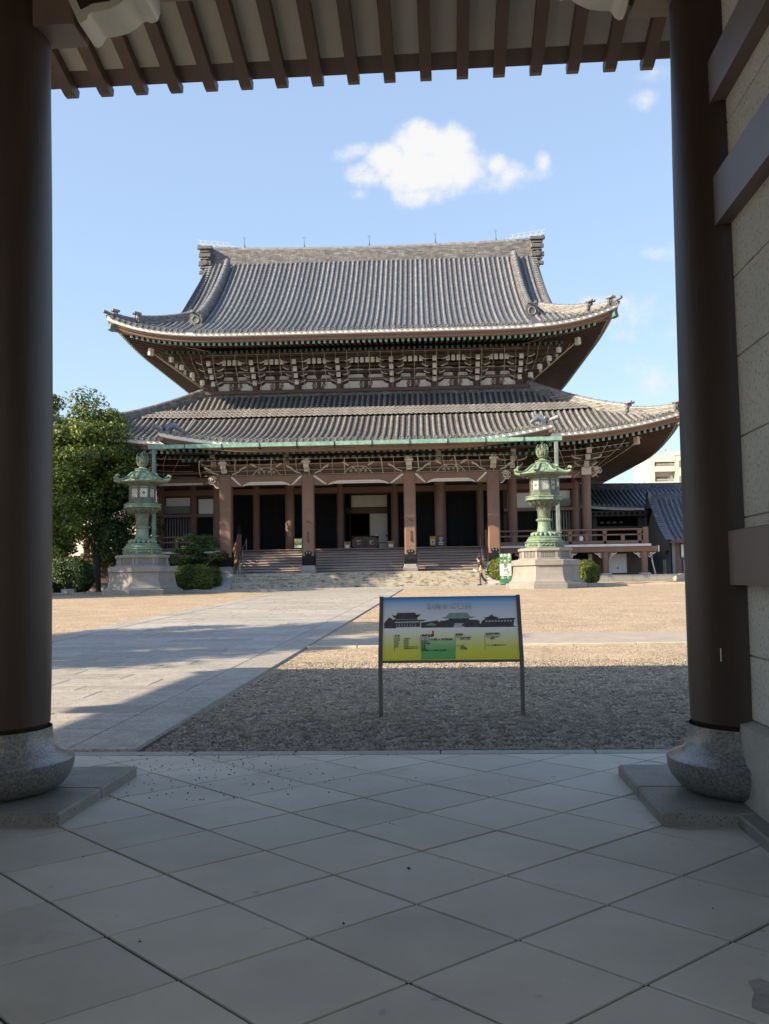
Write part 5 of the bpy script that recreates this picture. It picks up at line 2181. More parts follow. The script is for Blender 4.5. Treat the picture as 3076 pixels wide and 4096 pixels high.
# brown steps
NS = 9
for k in range(NS):
    z0, z1 = .905 + (FZ - .905) * k / NS, .905 + (FZ - .905) * (k + 1) / NS
    y0 = .62 + k * .33
    x = -8.2
    while x < 8.19:
        x1 = min(8.2, x + random.uniform(.9, 1.5))
        if 8.2 - x1 < .5:
            x1 = 8.2
        b = MB()
        b.box(x + .004, x1 - .004, y0 + .05, y0 + .50, z0 - .02, z1 - .085)
        b.cbox(x + .003, x1 - .003, y0, y0 + .50, z1 - .045, z1, .01)
        hb(b, 'stair_block', M['step_br'])
        x = x1
b = MB()
b.box(-8.15, 8.15, .9, 4.0, .85, 1.0)
for k in range(NS):
    b.box(-8.18, 8.18, .62 + k * .33 + .28, 4.0, .86, .905 + (FZ - .905) * (k + 1) / NS - .05)
hb(b, 'stair_core', M['dark'])  # near-black core paints the shadow gap under each tread
for s in (-1, 1):
    # brown stringer with sloping balustrade and bronze-capped newel
    b = MB()
    b.prism([(.55, .905), (.55, 1.25), (3.4, 2.80), (3.7, 2.80), (3.7, .905)], (s * 8.22, 0, 0), (0, 1, 0), (0, 0, 1), (s * .26, 0, 0))
    st = hb(b, 'stair_stringer', M['wood'])
    b = MB()
    pts = [(s * 8.35, .6 + 2.5 * t, 1.95 + 1.62 * t + .10 * math.sin(t * 3.1)) for t in [k / 8 for k in range(9)]]
    b.tube(pts, .085, 8)
    for t in (.15, .5, .85):
        b.cbox(s * 8.35 - .07, s * 8.35 + .07, .6 + 2.5 * t - .07, .6 + 2.5 * t + .07, 1.25 + 1.35 * t, 1.98 + 1.60 * t, .01)
    b.beam((s * 8.35, .6, 1.55), (s * 8.35, 3.1, 3.1), .08, .12)
    hb(b, 'stair_balustrade', M['wood'], 50, parent=st)
    for (y, z0, z1) in ((3.15, 2.3, 3.62), (.55, .905, 2.0)):
        b = MB()
        b.lathe([(.15, z0), (.15, z1)], 14, (s * 8.35, y, 0), mi=0)
        b.lathe([(.17, z1), (.17, z1 + .05), (.13, z1 + .10), (.155, z1 + .22), (.15, z1 + .30), (.09, z1 + .36), (.10, z1 + .40), (.13, z1 + .46), (.10, z1 + .54), (.01, z1 + .62)], 14, (s * 8.35, y, 0), mi=1)
        hb(b, 'newel', [M['wood'], M['black']], 40, parent=st)
    b = MB()
    for (y, z) in ((.8, 1.0), (2.0, 1.7), (3.3, 2.5)):
        b.tube([(s * 7.9, y, z), (s * 7.9, y, z + .85)], .02, 6)
    b.tube([(s * 7.9, .8, 1.82), (s * 7.9, 3.3, 3.32)], .022, 6)
    hb(b, 'stair_handrail', M['steel'], 50)
# veranda floor: boards joined in a slab, pale metal edge in sections
b = MB()
b.box(-19.2, 19.2, 3.30, 8.2, 2.30, FZ - .02)
hb(b, 'veranda_floor', M['wood_dk'])
for s in (-1, 1):
    for k in range(7):
        x0, x1 = 8.95 + k * 1.46, 8.95 + (k + 1) * 1.46
        b = MB()
        xa, xb = sorted((s * (x0 + .006), s * (x1 - .006)))
        b.box(xa, xb, 2.96, 3.32, 2.38, 2.53)
        hb(b, 'veranda_edge', M['lead'])
    b = MB()
    xa, xb = sorted((s * 8.7, s * 19.62))
    b.cbox(xa, xb, 3.06, 3.36, 2.02, 2.375, .01)
    hb(b, 'veranda_beam', M['wood'])
    b = MB()
    xa, xb = sorted((s * 19.62, s * 19.70))
    b.box(xa, xb, 3.03, 3.39, 1.99, 2.40)
    hb(b, 'beam_end', M['white_cap'])
    b = MB()
    b.cbox(min(s * 18.9, s * 19.2), max(s * 18.9, s * 19.2), 3.37, 30, 2.0, 2.37, .01)
    hb(b, 'veranda_beam', M['wood'])
    for x in (10.9, 13.55, 16.19, 18.76):
        b = MB()
        b.lathe([(.215, .62), (.215, 2.02)], 18, (s * x, 3.3, 0))
        po = hb(b, 'veranda_post', M['wood'], 40)
        b = MB()
        b.cbox(s * x - .34, s * x + .34, 3.0, 3.6, .50, .62, .02)
        hb(b, 'post_pad', M['cheek'], parent=po)
        for q in (-1, 1):
            b = MB()
            b.prism([(q * .21, 2.0), (q * .72, 2.0), (q * .66, 1.90), (q * .48, 1.84), (q * .40, 1.70), (q * .30, 1.62), (q * .21, 1.66)], (s * x, 3.2, 0), (1, 0, 0), (0, 0, 1), (0, .16, 0))
            sb_ = hb(b, 'scroll_bracket', M['wood'], parent=po)
            b = MB()
            b.tube([(s * x + q * (.43 + .13 * (1 - i / 16) * math.cos(i * .5)), 3.18, 1.83 + .12 * (1 - i / 16) * math.sin(i * .5)) for i in range(17)], .034, 6)
            b.tube([(s * x + q * a, 3.19, z) for a, z in ((.72, 1.98), (.66, 1.90), (.50, 1.85), (.40, 1.70), (.29, 1.62))], .03, 5)
            hb(b, 'bracket_scroll', M['white_cap'], 60, parent=po)
    # veranda balustrade
    rl = empty('balustrade')
    rl.parent = hall
    xa, xb = sorted((s * 8.9, s * 18.9))
    b = MB()
    b.tube([(xa, 3.42, 3.52), (xb, 3.42, 3.52)], .065, 8)
    hb(b, 'top_rail', M['wood'], 50, parent=rl)
    b = MB()
    b.box(xa, xb, 3.37, 3.47, 3.12, 3.22)
    hb(b, 'mid_rail', M['wood'], parent=rl)
    b = MB()
    b.box(xa, xb, 3.35, 3.49, 2.56, 2.78)
    hb(b, 'bottom_rail', M['wood'], parent=rl)
    for i, x in enumerate((9.0, 11.5, 13.9, 16.2, 18.5)):
        b = MB()
        b.cbox(s * x - .12, s * x + .12, 3.33, 3.51, 2.56, 3.44, .01)
        b.box(s * x - .17, s * x + .17, 3.34, 3.50, 3.40, 3.46)
        q_ = hb(b, 'baluster', M['wood'], parent=rl)
        for z, r in ((2.66, .105), (3.17, .06)):
            b = MB()
            b.tube([(s * x, 3.31, z), (s * x, 3.345, z)], r, 14)
            hb(b, 'black_stud', M['black'], 50, parent=rl)
    for x in (10.2, 12.7, 15.0, 17.4):
        b = MB()
        b.box(s * x - .12, s * x + .12, 3.38, 3.46, 2.78, 3.12)
        hb(b, 'short_post', M['wood'], parent=rl)
    b = MB()
    b.cbox(s * 18.9 - .17, s * 18.9 + .17, 3.28, 3.62, 2.5, 3.66, .01, mi=0)
    z1 = 3.66
    b.lathe([(.17, z1), (.17, z1 + .10), (.12, z1 + .14), (.15, z1 + .22), (.16, z1 + .32), (.08, z1 + .38), (.11, z1 + .44), (.12, z1 + .50), (.01, z1 + .62)], 14, (s * 18.9, 3.45, 0), mi=1)
    hb(b, 'newel', [M['wood'], M['black']], 40, parent=rl)
    # stone platform in front of the undercroft
    x = 9.7
    while x < 24:
        l = 1.6
        b = MB()
        xa, xb = sorted((s * (x + .004), s * (x + l - .004)))
        b.cbox(xa, xb, 2.0, 5.2, .0, .50, .015)
        hb(b, 'platform_block', M['conc'])
        x += l
    b = MB()
    xa, xb = sorted((s * 9.5, s * 19.0))
    b.box(xa, xb, 5.2, 5.4, .4, 2.3)
    hb(b, 'undercroft_wall', M['wood_dk'])
    for (xa_, xb_, z0, z1, m_) in ((16.66, 17.95, .62, 1.92, 'white'), (15.35, 15.62, .62, 1.95, 'white')):
        b = MB()
        xa, xb = sorted((s * xa_, s * xb_))
        b.box(xa, xb, 5.10, 5.20, z0, z1)
        hb(b, 'undercroft_panel', M[m_])
    b = MB()
    xa, xb = sorted((s * 13.3, s * 15.35))
    b.box(xa, xb, 5.06, 5.20, .70, 1.95, mi=0)
    for k in range(12):
        xx = s * (13.45 + k * .16)
        b.box(xx - .03, xx + .03, 5.0, 5.06, .72, 1.93, mi=1)
        b.box(xx + .045, xx + .115, 5.03, 5.058, .80, 1.20, mi=2)
    hb(b, 'undercroft_grille', [M['dark'], M['black'], M['white']])
    b = MB()
    b.tube([(s * 19.25, 3.6, 2.2), (s * 19.3, 3.4, 1.3), (s * 19.45, 3.3, .5)], .05, 6)
    hb(b, 'drain_pipe', M['steel'], 50)
b = MB()
b.box(17.3, 17.36, 5.06, 5.10, .88, 1.02)
hb(b, 'panel_handle', M['black'])
# outer round columns and tie beams
for x in (-15.4, -10.3, -5.22, 5.22, 10.3, 15.4):
    b = MB()
    b.lathe([(.36, FZ - .05), (.36, FZ + .05), (.325, FZ + .08), (.325, 7.9), (.28, 8.05)], 24, (x, 5.5, 0))
    co = hb(b, 'round_column', M['wood'], 40)
    for (zz, yy) in ((8.15, 4.9), (8.55, 4.3), (8.95, 3.8)):
        b = MB()
        b.box(x - .15, x + .15, yy, 5.6, zz - .16, zz + .16, mi=0)
        b.box(x - .17, x + .17, yy - .06, yy, zz - .19, zz + .19, mi=1)
        hb(b, 'bracket_arm', [M['wood_dk'], M['white_cap']], parent=co)
    for k, hw_ in enumerate((.75, 1.0)):
        for q in (-1, 1):
            b = MB()
            zz = 8.15 + k * .42
            P = [(.1, zz - .12), (.5, zz - .10), (hw_ - .1, zz), (hw_, zz + .12), (hw_, zz + .22), (.1, zz + .22)]
            b.prism([(q * a, z) for a, z in P], (x, 5.2 - k * .5, 0), (1, 0, 0), (0, 0, 1), (0, .26, 0), mi=0)
            P = [(.4, zz - .13), (hw_ - .1, zz - .02), (hw_ + .02, zz + .10), (hw_ + .02, zz + .2), (hw_ - .12, zz + .05), (.4, zz - .07)]
            b.prism([(q * a, z) for a, z in P], (x, 5.18 - k * .5, 0), (1, 0, 0), (0, 0, 1), (0, .3, 0), mi=1)
            hb(b, 'cross_arm', [M['wood_dk'], M['white_cap']], parent=co)
for z0, z1, y in ((7.25, 7.75, 5.35), (8.02, 8.14, 5.25)):
    b = MB()
    b.cbox(-15.9, 15.9, y, y + .3, z0, z1, .01)
    hb(b, 'tie_beam', M['wood'])
for s in (-1, 1):
    b = MB()
    b.cbox(min(s * 15.25, s * 15.55), max(s * 15.25, s * 15.55), 5.7, 30, 7.25, 7.75, .01)
    hb(b, 'tie_beam', M['wood'])
    # white-edged nose and lion block on the corner column
    b = MB()
    P = [(.3, 7.4), (.3, 7.95), (.75, 7.98), (1.0, 7.88), (1.10, 7.68), (.95, 7.52), (.8, 7.6), (.62, 7.38), (.45, 7.3)]
    b.prism([(s * p, z) for p, z in P], (s * 15.4, 5.3, 0), (1, 0, 0), (0, 0, 1), (0, .36, 0))
    nose = hb(b, 'beam_nose', M['wood'])
    b = MB()
    b.tube([(s * (15.4 + .74 + .22 * (1 - .75 * i / 22) * math.cos(2.6 - i * .42)), 5.28, 7.72 + .18 * (1 - .75 * i / 22) * math.sin(2.6 - i * .42)) for i in range(23)], .05, 6)
    b.tube([(s * (15.4 + p), 5.29, z) for p, z in P[1:]], .045, 5)
    hb(b, 'nose_scroll', M['white_cap'], 60, parent=nose)
    b = MB()
    b.cbox(s * 15.4 - .34, s * 15.4 + .34, 5.08, 5.16, 7.42, 7.98, .03)
    hb(b, 'beam_end', M['white_cap'], parent=nose)
    # sleeve lines on the tie beam near the columns
    for xx in (10.3, 15.4):
        for q in (-1, 1):
            b = MB()
            b.beam((s * xx + q * .42, 5.335, 7.62), (s * xx + q * .85, 5.335, 7.28), .03, .09, up=(0, 1, 0))
            hb(b, 'white_sleeve_line', M['white_cap'])
    b = MB()
    xa, xb = sorted((s * 11.3, s * 14.4))
    b.box(xa, xb, 5.32, 5.348, 7.25, 7.40)
    hb(b, 'white_eyebrow', M['white_cap'])
# wall columns, lintels, doors
WC = [-15.0, -12.6, -8.0, -5.5, -1.90, 2.05, 5.5, 8.2, 12.6, 15.0]
for x in WC:
    b = MB()
    b.lathe([(.27, FZ - .05), (.265, 7.6)], 18, (x, 8.0, 0))
    hb(b, 'wall_column', M['wood'], 40)
b = MB()
b.cbox(-15.3, 15.3, 7.78, 8.2, 6.72, 7.14, .01)
hb(b, 'lintel_beam', M['wood'])
b = MB()
b.cbox(-15.3, -9.9, 7.72, 8.2, 5.15, 5.38, .01)
b2 = MB()
b2.cbox(9.9, 15.3, 7.72, 8.2, 5.15, 5.38, .01)
hb(b, 'lower_lintel', M['wood'])
hb(b2, 'lower_lintel', M['wood'])
b = MB()
b.box(-15.4, -1.62, 8.36, 8.6, FZ - .1, 11.0)
b.box(1.78, 15.4, 8.36, 8.6, FZ - .1, 11.0)
b.box(-1.62, 1.78, 8.36, 8.6, 6.66, 11.0)
hb(b, 'front_wall', M['wood_dk'])
for s in (-1, 1):
    b = MB()
    b.box(s * 15.4 - .12, s * 15.4 + .12, 8.61, 31, 1.0, 10.8)
    hb(b, 'side_wall', M['wood_dk'])


def door_leaf(x0, x1, z0, z1, y=8.22):
    b_ = MB()
    b_.box(x0, x1, y, y + .08, z0, z1)
    d_ = hb(b_, 'door_leaf', M['door'])
    r_ = MB()
    w_ = .07
    r_.box(x0, x0 + w_, y - .03, y - .001, z0, z1)
    r_.box(x1 - w_, x1, y - .03, y - .001, z0, z1)
    for t in (0, .18, .36, .56, .76, 1):
        zc_ = z0 + w_ / 2 + (z1 - z0 - w_) * t
        r_.box(x0 + w_, x1 - w_, y - .029, y - .001, zc_ - w_ / 2, zc_ + w_ / 2)
    xm_ = (x0 + x1) / 2
    r_.box(xm_ - .025, xm_ + .025, y - .028, y - .001, z0, z1)
    hb(r_, 'door_rails', M['black'], parent=d_)
    return d_


for (xa, xb) in ((-9.75, -8.22), (-7.72, -6.66), (-6.64, -5.62), (-5.2, -3.7), (-3.68, -2.2), (2.35, 3.8), (3.82, 5.2), (5.66, 6.78), (6.80, 7.92), (8.5, 9.2), (9.22, 9.9)):
    door_leaf(xa, xb, FZ + .05, 6.66)
for s in (-1, 1):
    # white screen with blind over slatted window in the end bays
    b = MB()
    xa, xb = sorted((s * 10.2, s * 12.3))
    b.box(xa, xb, 8.20, 8.28, 5.42, 6.5)
    hb(b, 'plaster_panel', M['white'])
    b = MB()
    xa, xb = sorted((s * 12.9, s * 14.7))
    b.box(xa, xb, 8.20, 8.28, 6.02, 6.62)
    hb(b, 'plaster_panel', M['white'])
    b = MB()
    b.prism([(0, 5.46), (0, 6.0), (.30, 6.0), (.05, 5.46)], (min(s * 12.85, s * 14.75), 8.2, 0), (0, -1, 0), (0, 0, 1), (1.9, 0, 0))
    hb(b, 'blind', M['conc'])
    b = MB()
    xa, xb = sorted((s * 12.9, s * 14.7))
    b.box(xa, xb, 8.24, 8.34, 2.9, 5.12, mi=0)
    k = 0
    while xa + .1 + k * .2 < xb:
        xx = xa + .1 + k * .2
        b.box(xx - .045, xx + .045, 8.16, 8.235, 2.95, 5.1, mi=1)
        k += 1
    hb(b, 'slatted_window', [M['dark'], M['conc']])
    b = MB()
    xa, xb = sorted((s * 10.2, s * 12.3))
    b.box(xa, xb, 8.22, 8.32, FZ, 5.1)
    hb(b, 'dark_shutter', M['door'])
# open centre bay: dark interior, paper transom and sliding screen
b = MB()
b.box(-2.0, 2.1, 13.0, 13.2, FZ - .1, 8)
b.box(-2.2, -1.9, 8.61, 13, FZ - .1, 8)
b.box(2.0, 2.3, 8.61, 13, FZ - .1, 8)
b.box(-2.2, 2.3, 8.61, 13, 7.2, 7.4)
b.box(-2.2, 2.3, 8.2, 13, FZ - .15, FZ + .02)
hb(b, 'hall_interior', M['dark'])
b = MB()
b.box(-1.16, 1.47, 9.0, 9.06, 5.75, 6.62)
hb(b, 'paper_transom', M['paper'])
b = MB()
b.box(-1.62, 1.78, 8.92, 9.08, 5.28, 5.70, mi=0)
for x in (-1.60, -1.30, 1.50, 1.66):
    b.box(x, x + .12, 8.5, 8.62, FZ, 6.64, mi=1)
hb(b, 'transom_beam', [M['wood_dk'], M['black']])
b = MB()
b.box(.21, 1.47, 9.0, 9.05, FZ + .08, 5.24, mi=0)
b.box(.15, .21, 8.97, 9.06, FZ + .02, 5.28, mi=1)
b.box(.15, 1.5, 8.97, 9.06, 5.24, 5.29, mi=1)
b.box(1.33, 1.45, 8.975, 9.0, 3.55, 3.66, mi=2)
hb(b, 'sliding_screen', [M['paper'], M['wood'], M['black']])
# fittings on the porch pillars
for x, z in ((-8.58, 5.2), (-3.26, 5.0), (3.26, 5.0), (8.58, 5.0)):
    b = MB()
    b.tube([(x, -.36, z), (x, -.43, z)], .025, 6)
    hb(b, 'pillar_bolt', M['black'])
for x in (-3.26, 3.26):
    b = MB()
    b.tube([(x - .02, -.44, 3.55), (x, -.44, 3.2), (x + .02, -.43, 2.85)], [.03, .025, .04], 6)
    b.tube([(x - .08, -.40, 4.25), (x + .02, -.46, 4.18), (x + .22, -.42, 4.1)], .018, 5)
    hb(b, 'pillar_hook', M['wood_dk'])
b = MB()
b.lathe([(.10, 2.78), (.14, 2.80), (.15, 3.0), (.12, 3.08), (.02, 3.1)], 12, (14.6, 3.25, 0))
hb(b, 'floodlight', M['lead'], 50)

# ------------------------------------------------------------------ forecourt strip before the steps
fs_ = tag(empty('forecourt_strip', HW(0, 0, 0), PHI), kind='structure')
x = -13.2
while x < 14.6:
    l = random.uniform(1.1, 1.6)
    for (ya, yb) in ((-4.1, -3.15), (-3.14, -2.21)):
        b = MB()
        b.cbox(x + .004, x + l - .004, ya, yb, -.3, -.012 + random.uniform(-.003, .003), .01)
        b.build('strip_stone', M['strip'], fs_)
    x += l
b = MB()
b.box(-13.1, 14.5, -4.08, -2.2, -.3, -.03)
b.build('strip_bed', M['joint'], fs_)

# ------------------------------------------------------------------ bronze lanterns
def lantern():
    root = empty('bronze_lantern')

    def lb(b, name, m, smooth=None, parent=None):
        return b.build(name, m, parent or root, smooth)

    def octa(b, prof, mi=0, n=8):
        b.lathe(prof, n, (0, 0, 0), 0., mi)

    def blocks(name, prof, m, gap=.006):
        """an octagonal course of eight stones with open joints"""
        for k in range(8):
            a0, a1 = math.pi / 4 * k, math.pi / 4 * (k + 1)
            b = MB()
            rings = []
            for (r, z) in prof:
                p0 = Vector((r * math.cos(a0), r * math.sin(a0), z))
                p1 = Vector((r * math.cos(a1), r * math.sin(a1), z))
                d = (p1 - p0).normalized()
                q0, q1 = p0 + d * gap, p1 - d * gap
                rings.append([q0, q1, Vector((q1.x * .7, q1.y * .7, z)), Vector((q0.x * .7, q0.y * .7, z))])
            b.loft(rings)
            lb(b, name, m)
    blocks('plinth_stone', [(2.40, -.32), (2.40, .02), (2.36, .05)], M['lan_stone'])
    blocks('foot_stone', [(2.22, .052), (2.22, .12), (2.18, .14)], M['lan_stone'])
    blocks('flared_stone', [(2.12, .142), (2.04, .28), (1.98, .50), (1.945, .75), (1.93, 1.04)], M['lan_stone'])
    blocks('cap_stone', [(2.02, 1.042), (2.04, 1.06), (2.04, 1.33), (1.99, 1.36)], M['lan_stone'])
    b = MB()
    octa(b, [(1.85, .0), (1.85, 1.38), (1.48, 1.39), (1.48, 1.95)])
    lb(b, 'stone_core', M['lan_stone'])
    b = MB()
    octa(b, [(1.62, 1.362), (1.62, 1.46), (1.55, 1.48)])
    lb(b, 'dado_foot', M['lan_stone'])
    b = MB()
    octa(b, [(1.60, 1.86), (1.62, 1.90), (1.62, 2.02), (1.56, 2.03)])
    lb(b, 'dado_cap', M['lan_stone'])
    for k in range(8):
        a = math.pi / 8 + math.pi / 4 * k
        n_ = Vector((math.cos(a), math.sin(a), 0))
        t_ = Vector((-n_.y, n_.x, 0))
        b = MB()
        ap = 1.48 * math.cos(math.pi / 8)
        for q in (-1, 1):
            c = n_ * (ap + .02) + t_ * (q * .47)
            b.beam(c + Vector((0, 0, 1.48)), c + Vector((0, 0, 1.86)), .16, .06, up=n_)
        for q in range(7):
            c = n_ * (ap + .01) + t_ * ((q - 3) * .105)
            b.beam(c + Vector((0, 0, 1.50)), c + Vector((0, 0, 1.84)), .05, .05, up=n_)
        lb(b, 'ribbed_panel', M['lan_stone'])
    # bronze base
    b = MB()
    octa(b, [(1.20, 2.03), (1.22, 2.08), (1.15, 2.10), (1.13, 2.34), (1.20, 2.37), (1.20, 2.42), (1.10, 2.44)])
    bb = lb(b, 'bronze_base', M['bronze'])
    for k in range(8):
        a = math.pi / 8 + math.pi / 4 * k
        n_ = Vector((math.cos(a), math.sin(a), 0))
        t_ = Vector((-n_.y, n_.x, 0))
        b = MB()
        ap = 1.14 * math.cos(math.pi / 8)
        c = n_ * (ap + .004)
        b.beam(c + t_ * -.34 + Vector((0, 0, 2.22)), c + t_ * .34 + Vector((0, 0, 2.22)), .02, .19, up=(0, 0, 1), mi=0)
        for i in range(7):
            cc = c + n_ * .02 + t_ * ((i - 3) * .085) + Vector((0, 0, 2.22 + .035 * math.sin(i * 2.1)))
            b.lathe([(.055, -.02), (.05, .02), (.02, .045)], 6, cc, mi=1)
        b.build('relief_panel', [M['bronze_dk'], M['bronze']], bb)
    b = MB()
    b.lathe([(1.02, 2.44), (1.05, 2.50), (.98, 2.58), (.92, 2.60), (.95, 2.66), (.86, 2.72), (.80, 2.73)], 40)
    lb(b, 'base_moulding', M['bronze'], 40)
    b = MB()
    for k in range(16):
        a = 2 * math.pi * k / 16
        ca, sa = math.cos(a), math.sin(a)
        b.tube([(ca * .40, sa * .40, 2.95), (ca * .58, sa * .58, 2.90), (ca * .72, sa * .72, 2.82), (ca * .76, sa * .76, 2.73)], [.05, .10, .12, .05], 7)
    lb(b, 'lotus_petals', M['bronze'], 60)
    b = MB()
    b.lathe([(.50, 2.72), (.46, 2.93), (.42, 3.05), (.375, 3.30), (.36, 3.50), (.36, 3.60)], 28)
    lb(b, 'lower_shaft', M['bronze'], 40)
    b = MB()
    b.lathe([(.37, 3.58), (.42, 3.61), (.44, 3.66), (.43, 3.72), (.40, 3.745), (.37, 3.76)], 28)
    rg_ = lb(b, 'shaft_ring', M['bronze'], 40)
    b = MB()
    for k in range(20):
        a = 2 * math.pi * k / 20
        b.lathe([(.035, -.03), (.045, 0), (.03, .035)], 6, (.435 * math.cos(a), .435 * math.sin(a), 3.675))
    b.build('ring_beads', M['bronze'], rg_, 60)
    b = MB()
    b.lathe([(.36, 3.755), (.37, 3.95), (.39, 4.20), (.44, 4.42), (.48, 4.48)], 28)
    lb(b, 'upper_shaft', M['bronze_dk'], 40)
    b = MB()
    b.lathe([(.44, 4.46), (.58, 4.52), (.74, 4.60), (.84, 4.70), (.88, 4.79)], 32)
    for k in range(16):
        a = 2 * math.pi * k / 16
        ca, sa = math.cos(a), math.sin(a)
        b.tube([(ca * .50, sa * .50, 4.48), (ca * .74, sa * .74, 4.58), (ca * .90, sa * .90, 4.76)], [.04, .09, .05], 6)
    lb(b, 'lotus_bowl', M['bronze_dk'], 60)
    b = MB()
    octa(b, [(1.02, 4.79), (1.12, 4.81), (1.12, 4.86), (1.07, 4.88), (1.07, 4.97), (1.12, 4.99), (1.12, 5.03), (1.0, 5.05)])
    lb(b, 'gallery_plate', M['bronze'])
    b = MB()
    octa(b, [(.86, 5.05), (.86, 5.12), (.80, 5.14), (.80, 5.30), (.83, 5.31), (.83, 5.34), (.5, 5.34)])
    lb(b, 'firebox_sill', M['bronze_dk'])
    b = MB()
    octa(b, [(.752, 5.30), (.752, 6.05)])
    lb(b, 'firebox_pane', M['lan_glass'])
    for k in range(8):
        a = math.pi / 8 + math.pi / 4 * k
        n_ = Vector((math.cos(a), math.sin(a), 0))
        t_ = Vector((-n_.y, n_.x, 0))
        Rr = .78
        ap = Rr * math.cos(math.pi / 8)
        hw_ = Rr * math.sin(math.pi / 8)
        b = MB()
        for q in (-1, 1):
            c = n_ * ap + t_ * (q * (hw_ - .045))
            b.beam(c + Vector((0, 0, 5.33)), c + Vector((0, 0, 6.12)), .065, .06, up=n_)
        for z in (5.37, 5.97, 6.08):
            b.beam(n_ * ap + t_ * -hw_ + Vector((0, 0, z)), n_ * ap + t_ * hw_ + Vector((0, 0, z)), .05, .08)
        fr = lb(b, 'lattice_frame', M['bronze_dk'])
        b = MB()
        w_ = hw_ - .06
        H0, H1 = 5.41, 5.93
        for q in range(-4, 9):
            for s2 in (-1, 1):
                # diagonal bars clipped to the opening
                pts_ = []
                for i in range(25):
                    z = H0 + (H1 - H0) * i / 24
                    xx = s2 * ((z - H0) * .62 + q * .115 - .22)
                    if -w_ <= xx <= w_:
                        pts_.append(n_ * (ap - .01) + t_ * xx + Vector((0, 0, z)))
                if len(pts_) > 1:
                    b.beam(pts_[0], pts_[-1], .013, .014, up=n_)
        if k % 2 == 0:
            b.lathe([(.001, -.01), (.085, -.01), (.085, .012), (.001, .012)], 10, (0, 0, 0))
            for i in range(len(b.v) - 40, len(b.v)):
                vx, vy, vz = b.v[i]
                p = n_ * (ap + vz) + t_ * vx + Vector((0, 0, 5.67 + vy))
                b.v[i] = tuple(p)
        b.build('lattice', M['bronze_dk'], fr)
    b = MB()
    octa(b, [(.84, 6.12), (.92, 6.16), (.92, 6.22), (1.05, 6.24), (1.08, 6.30), (.8, 6.32)])
    lb(b, 'roof_cornice', M['bronze_dk'])
    b = MB()
    octa(b, [(.9, 6.28), (1.40, 6.29), (1.47, 6.33), (1.46, 6.37), (1.25, 6.42), (1.02, 6.52), (.84, 6.66), (.68, 6.82), (.52, 6.90), (.46, 6.91)])
    rf = lb(b, 'lantern_roof', M['bronze'], 25)
    for k in range(8):
        a = math.pi / 4 * k
        ca, sa = math.cos(a), math.sin(a)
        b = MB()
        prof = [(.50, 6.92), (.70, 6.85), (.88, 6.68), (1.06, 6.54), (1.28, 6.45), (1.46, 6.42), (1.58, 6.44), (1.67, 6.51), (1.69, 6.61), (1.63, 6.69), (1.54, 6.70), (1.49, 6.64), (1.52, 6.58)]
        b.tube([(ca * r, sa * r, z) for r, z in prof], [.05, .055, .06, .06, .065, .075, .085, .085, .08, .075, .065, .055, .03], 8)
        b.build('fern_curl', M['bronze'], rf, 60)
        a2 = a + math.pi / 8
        b = MB()
        for (dx, dz) in ((0, 0), (.055, .03), (-.055, .03), (.055, -.035), (-.055, -.035)):
            c = Vector((math.cos(a2) * .90, math.sin(a2) * .90, 6.585))
            t_ = Vector((-math.sin(a2), math.cos(a2), 0))
            b.lathe([(.045, -.02), (.04, .03), (.01, .05)], 7, c + t_ * dx + Vector((math.cos(a2) * -dz * .7, math.sin(a2) * -dz * .7, dz * .7)))
        b.build('roof_flower', M['bronze'], rf, 60)
    b = MB()
    octa(b, [(.50, 6.90), (.52, 6.94), (.46, 6.96), (.44, 7.06), (.50, 7.09), (.46, 7.12), (.30, 7.15), (.22, 7.20)])
    lb(b, 'roof_cap', M['bronze'])
    b = MB()
    b.lathe([(.16, 7.15), (.20, 7.20), (.15, 7.26), (.28, 7.33), (.30, 7.37), (.20, 7.40), (.14, 7.42)], 20)
    lb(b, 'jewel_stand', M['bronze'], 40)
    b = MB()
    b.lathe([(.06, 7.40), (.17, 7.44), (.21, 7.53), (.20, 7.62), (.14, 7.70), (.05, 7.78)], 20)
    lb(b, 'jewel', mat('jewel_rust', (.30, .22, .13), (.2, .2, .13), 5, 5, .6), 50)
    for k in range(4):
        a = math.pi / 4 * k
        ca, sa = math.cos(a), math.sin(a)
        for s in (-1, 1):
            b = MB()
            for i in range(6):
                t = i / 5
                r0 = .19 + .18 * math.sin(math.pi * (.25 + .55 * t))
                z0 = 7.42 + .40 * t
                b.tube([(s * ca * (r0 - .10), s * sa * (r0 - .10), z0 - .02), (s * ca * r0, s * sa * r0, z0 + .05), (s * ca * (r0 + .01), s * sa * (r0 + .01), z0 + .16), (s * ca * (r0 - .05), s * sa * (r0 - .05), z0 + .25)], [.035, .032, .024, .006], 5)
            lb(b, 'flame', M['bronze'], 60, ).__setitem__('kind', 'stuff')
    b = MB()
    b.lathe([(.05, 7.75), (.06, 7.9), (.035, 8.02), (.004, 8.20)], 10)
    lb(b, 'flame_tip', M['bronze'], 50)
    return root


lan = lantern()
lan.location = HW(-12.42, -5.6, .05)
lan.rotation_euler = (0, 0, PHI)
tag(lan, 'tall green bronze lantern on octagonal stone base beside the clipped hedge and trees', 'lantern', 'bronze lanterns before the hall')


def copy_tree(o, parent=None):
    c = o.copy()
    COL.objects.link(c)
    c.parent = parent
    for ch_ in list(o.children):
        copy_tree(ch_, c)
    return c


lan2 = copy_tree(lan)
lan2.location = HW(11.08, -5.6, .05)
lan2.rotation_euler = (0, 0, PHI + math.pi / 8)
tag(lan2, 'tall green bronze lantern on octagonal stone base next to the green reception sign', 'lantern', 'bronze lanterns before the hall')

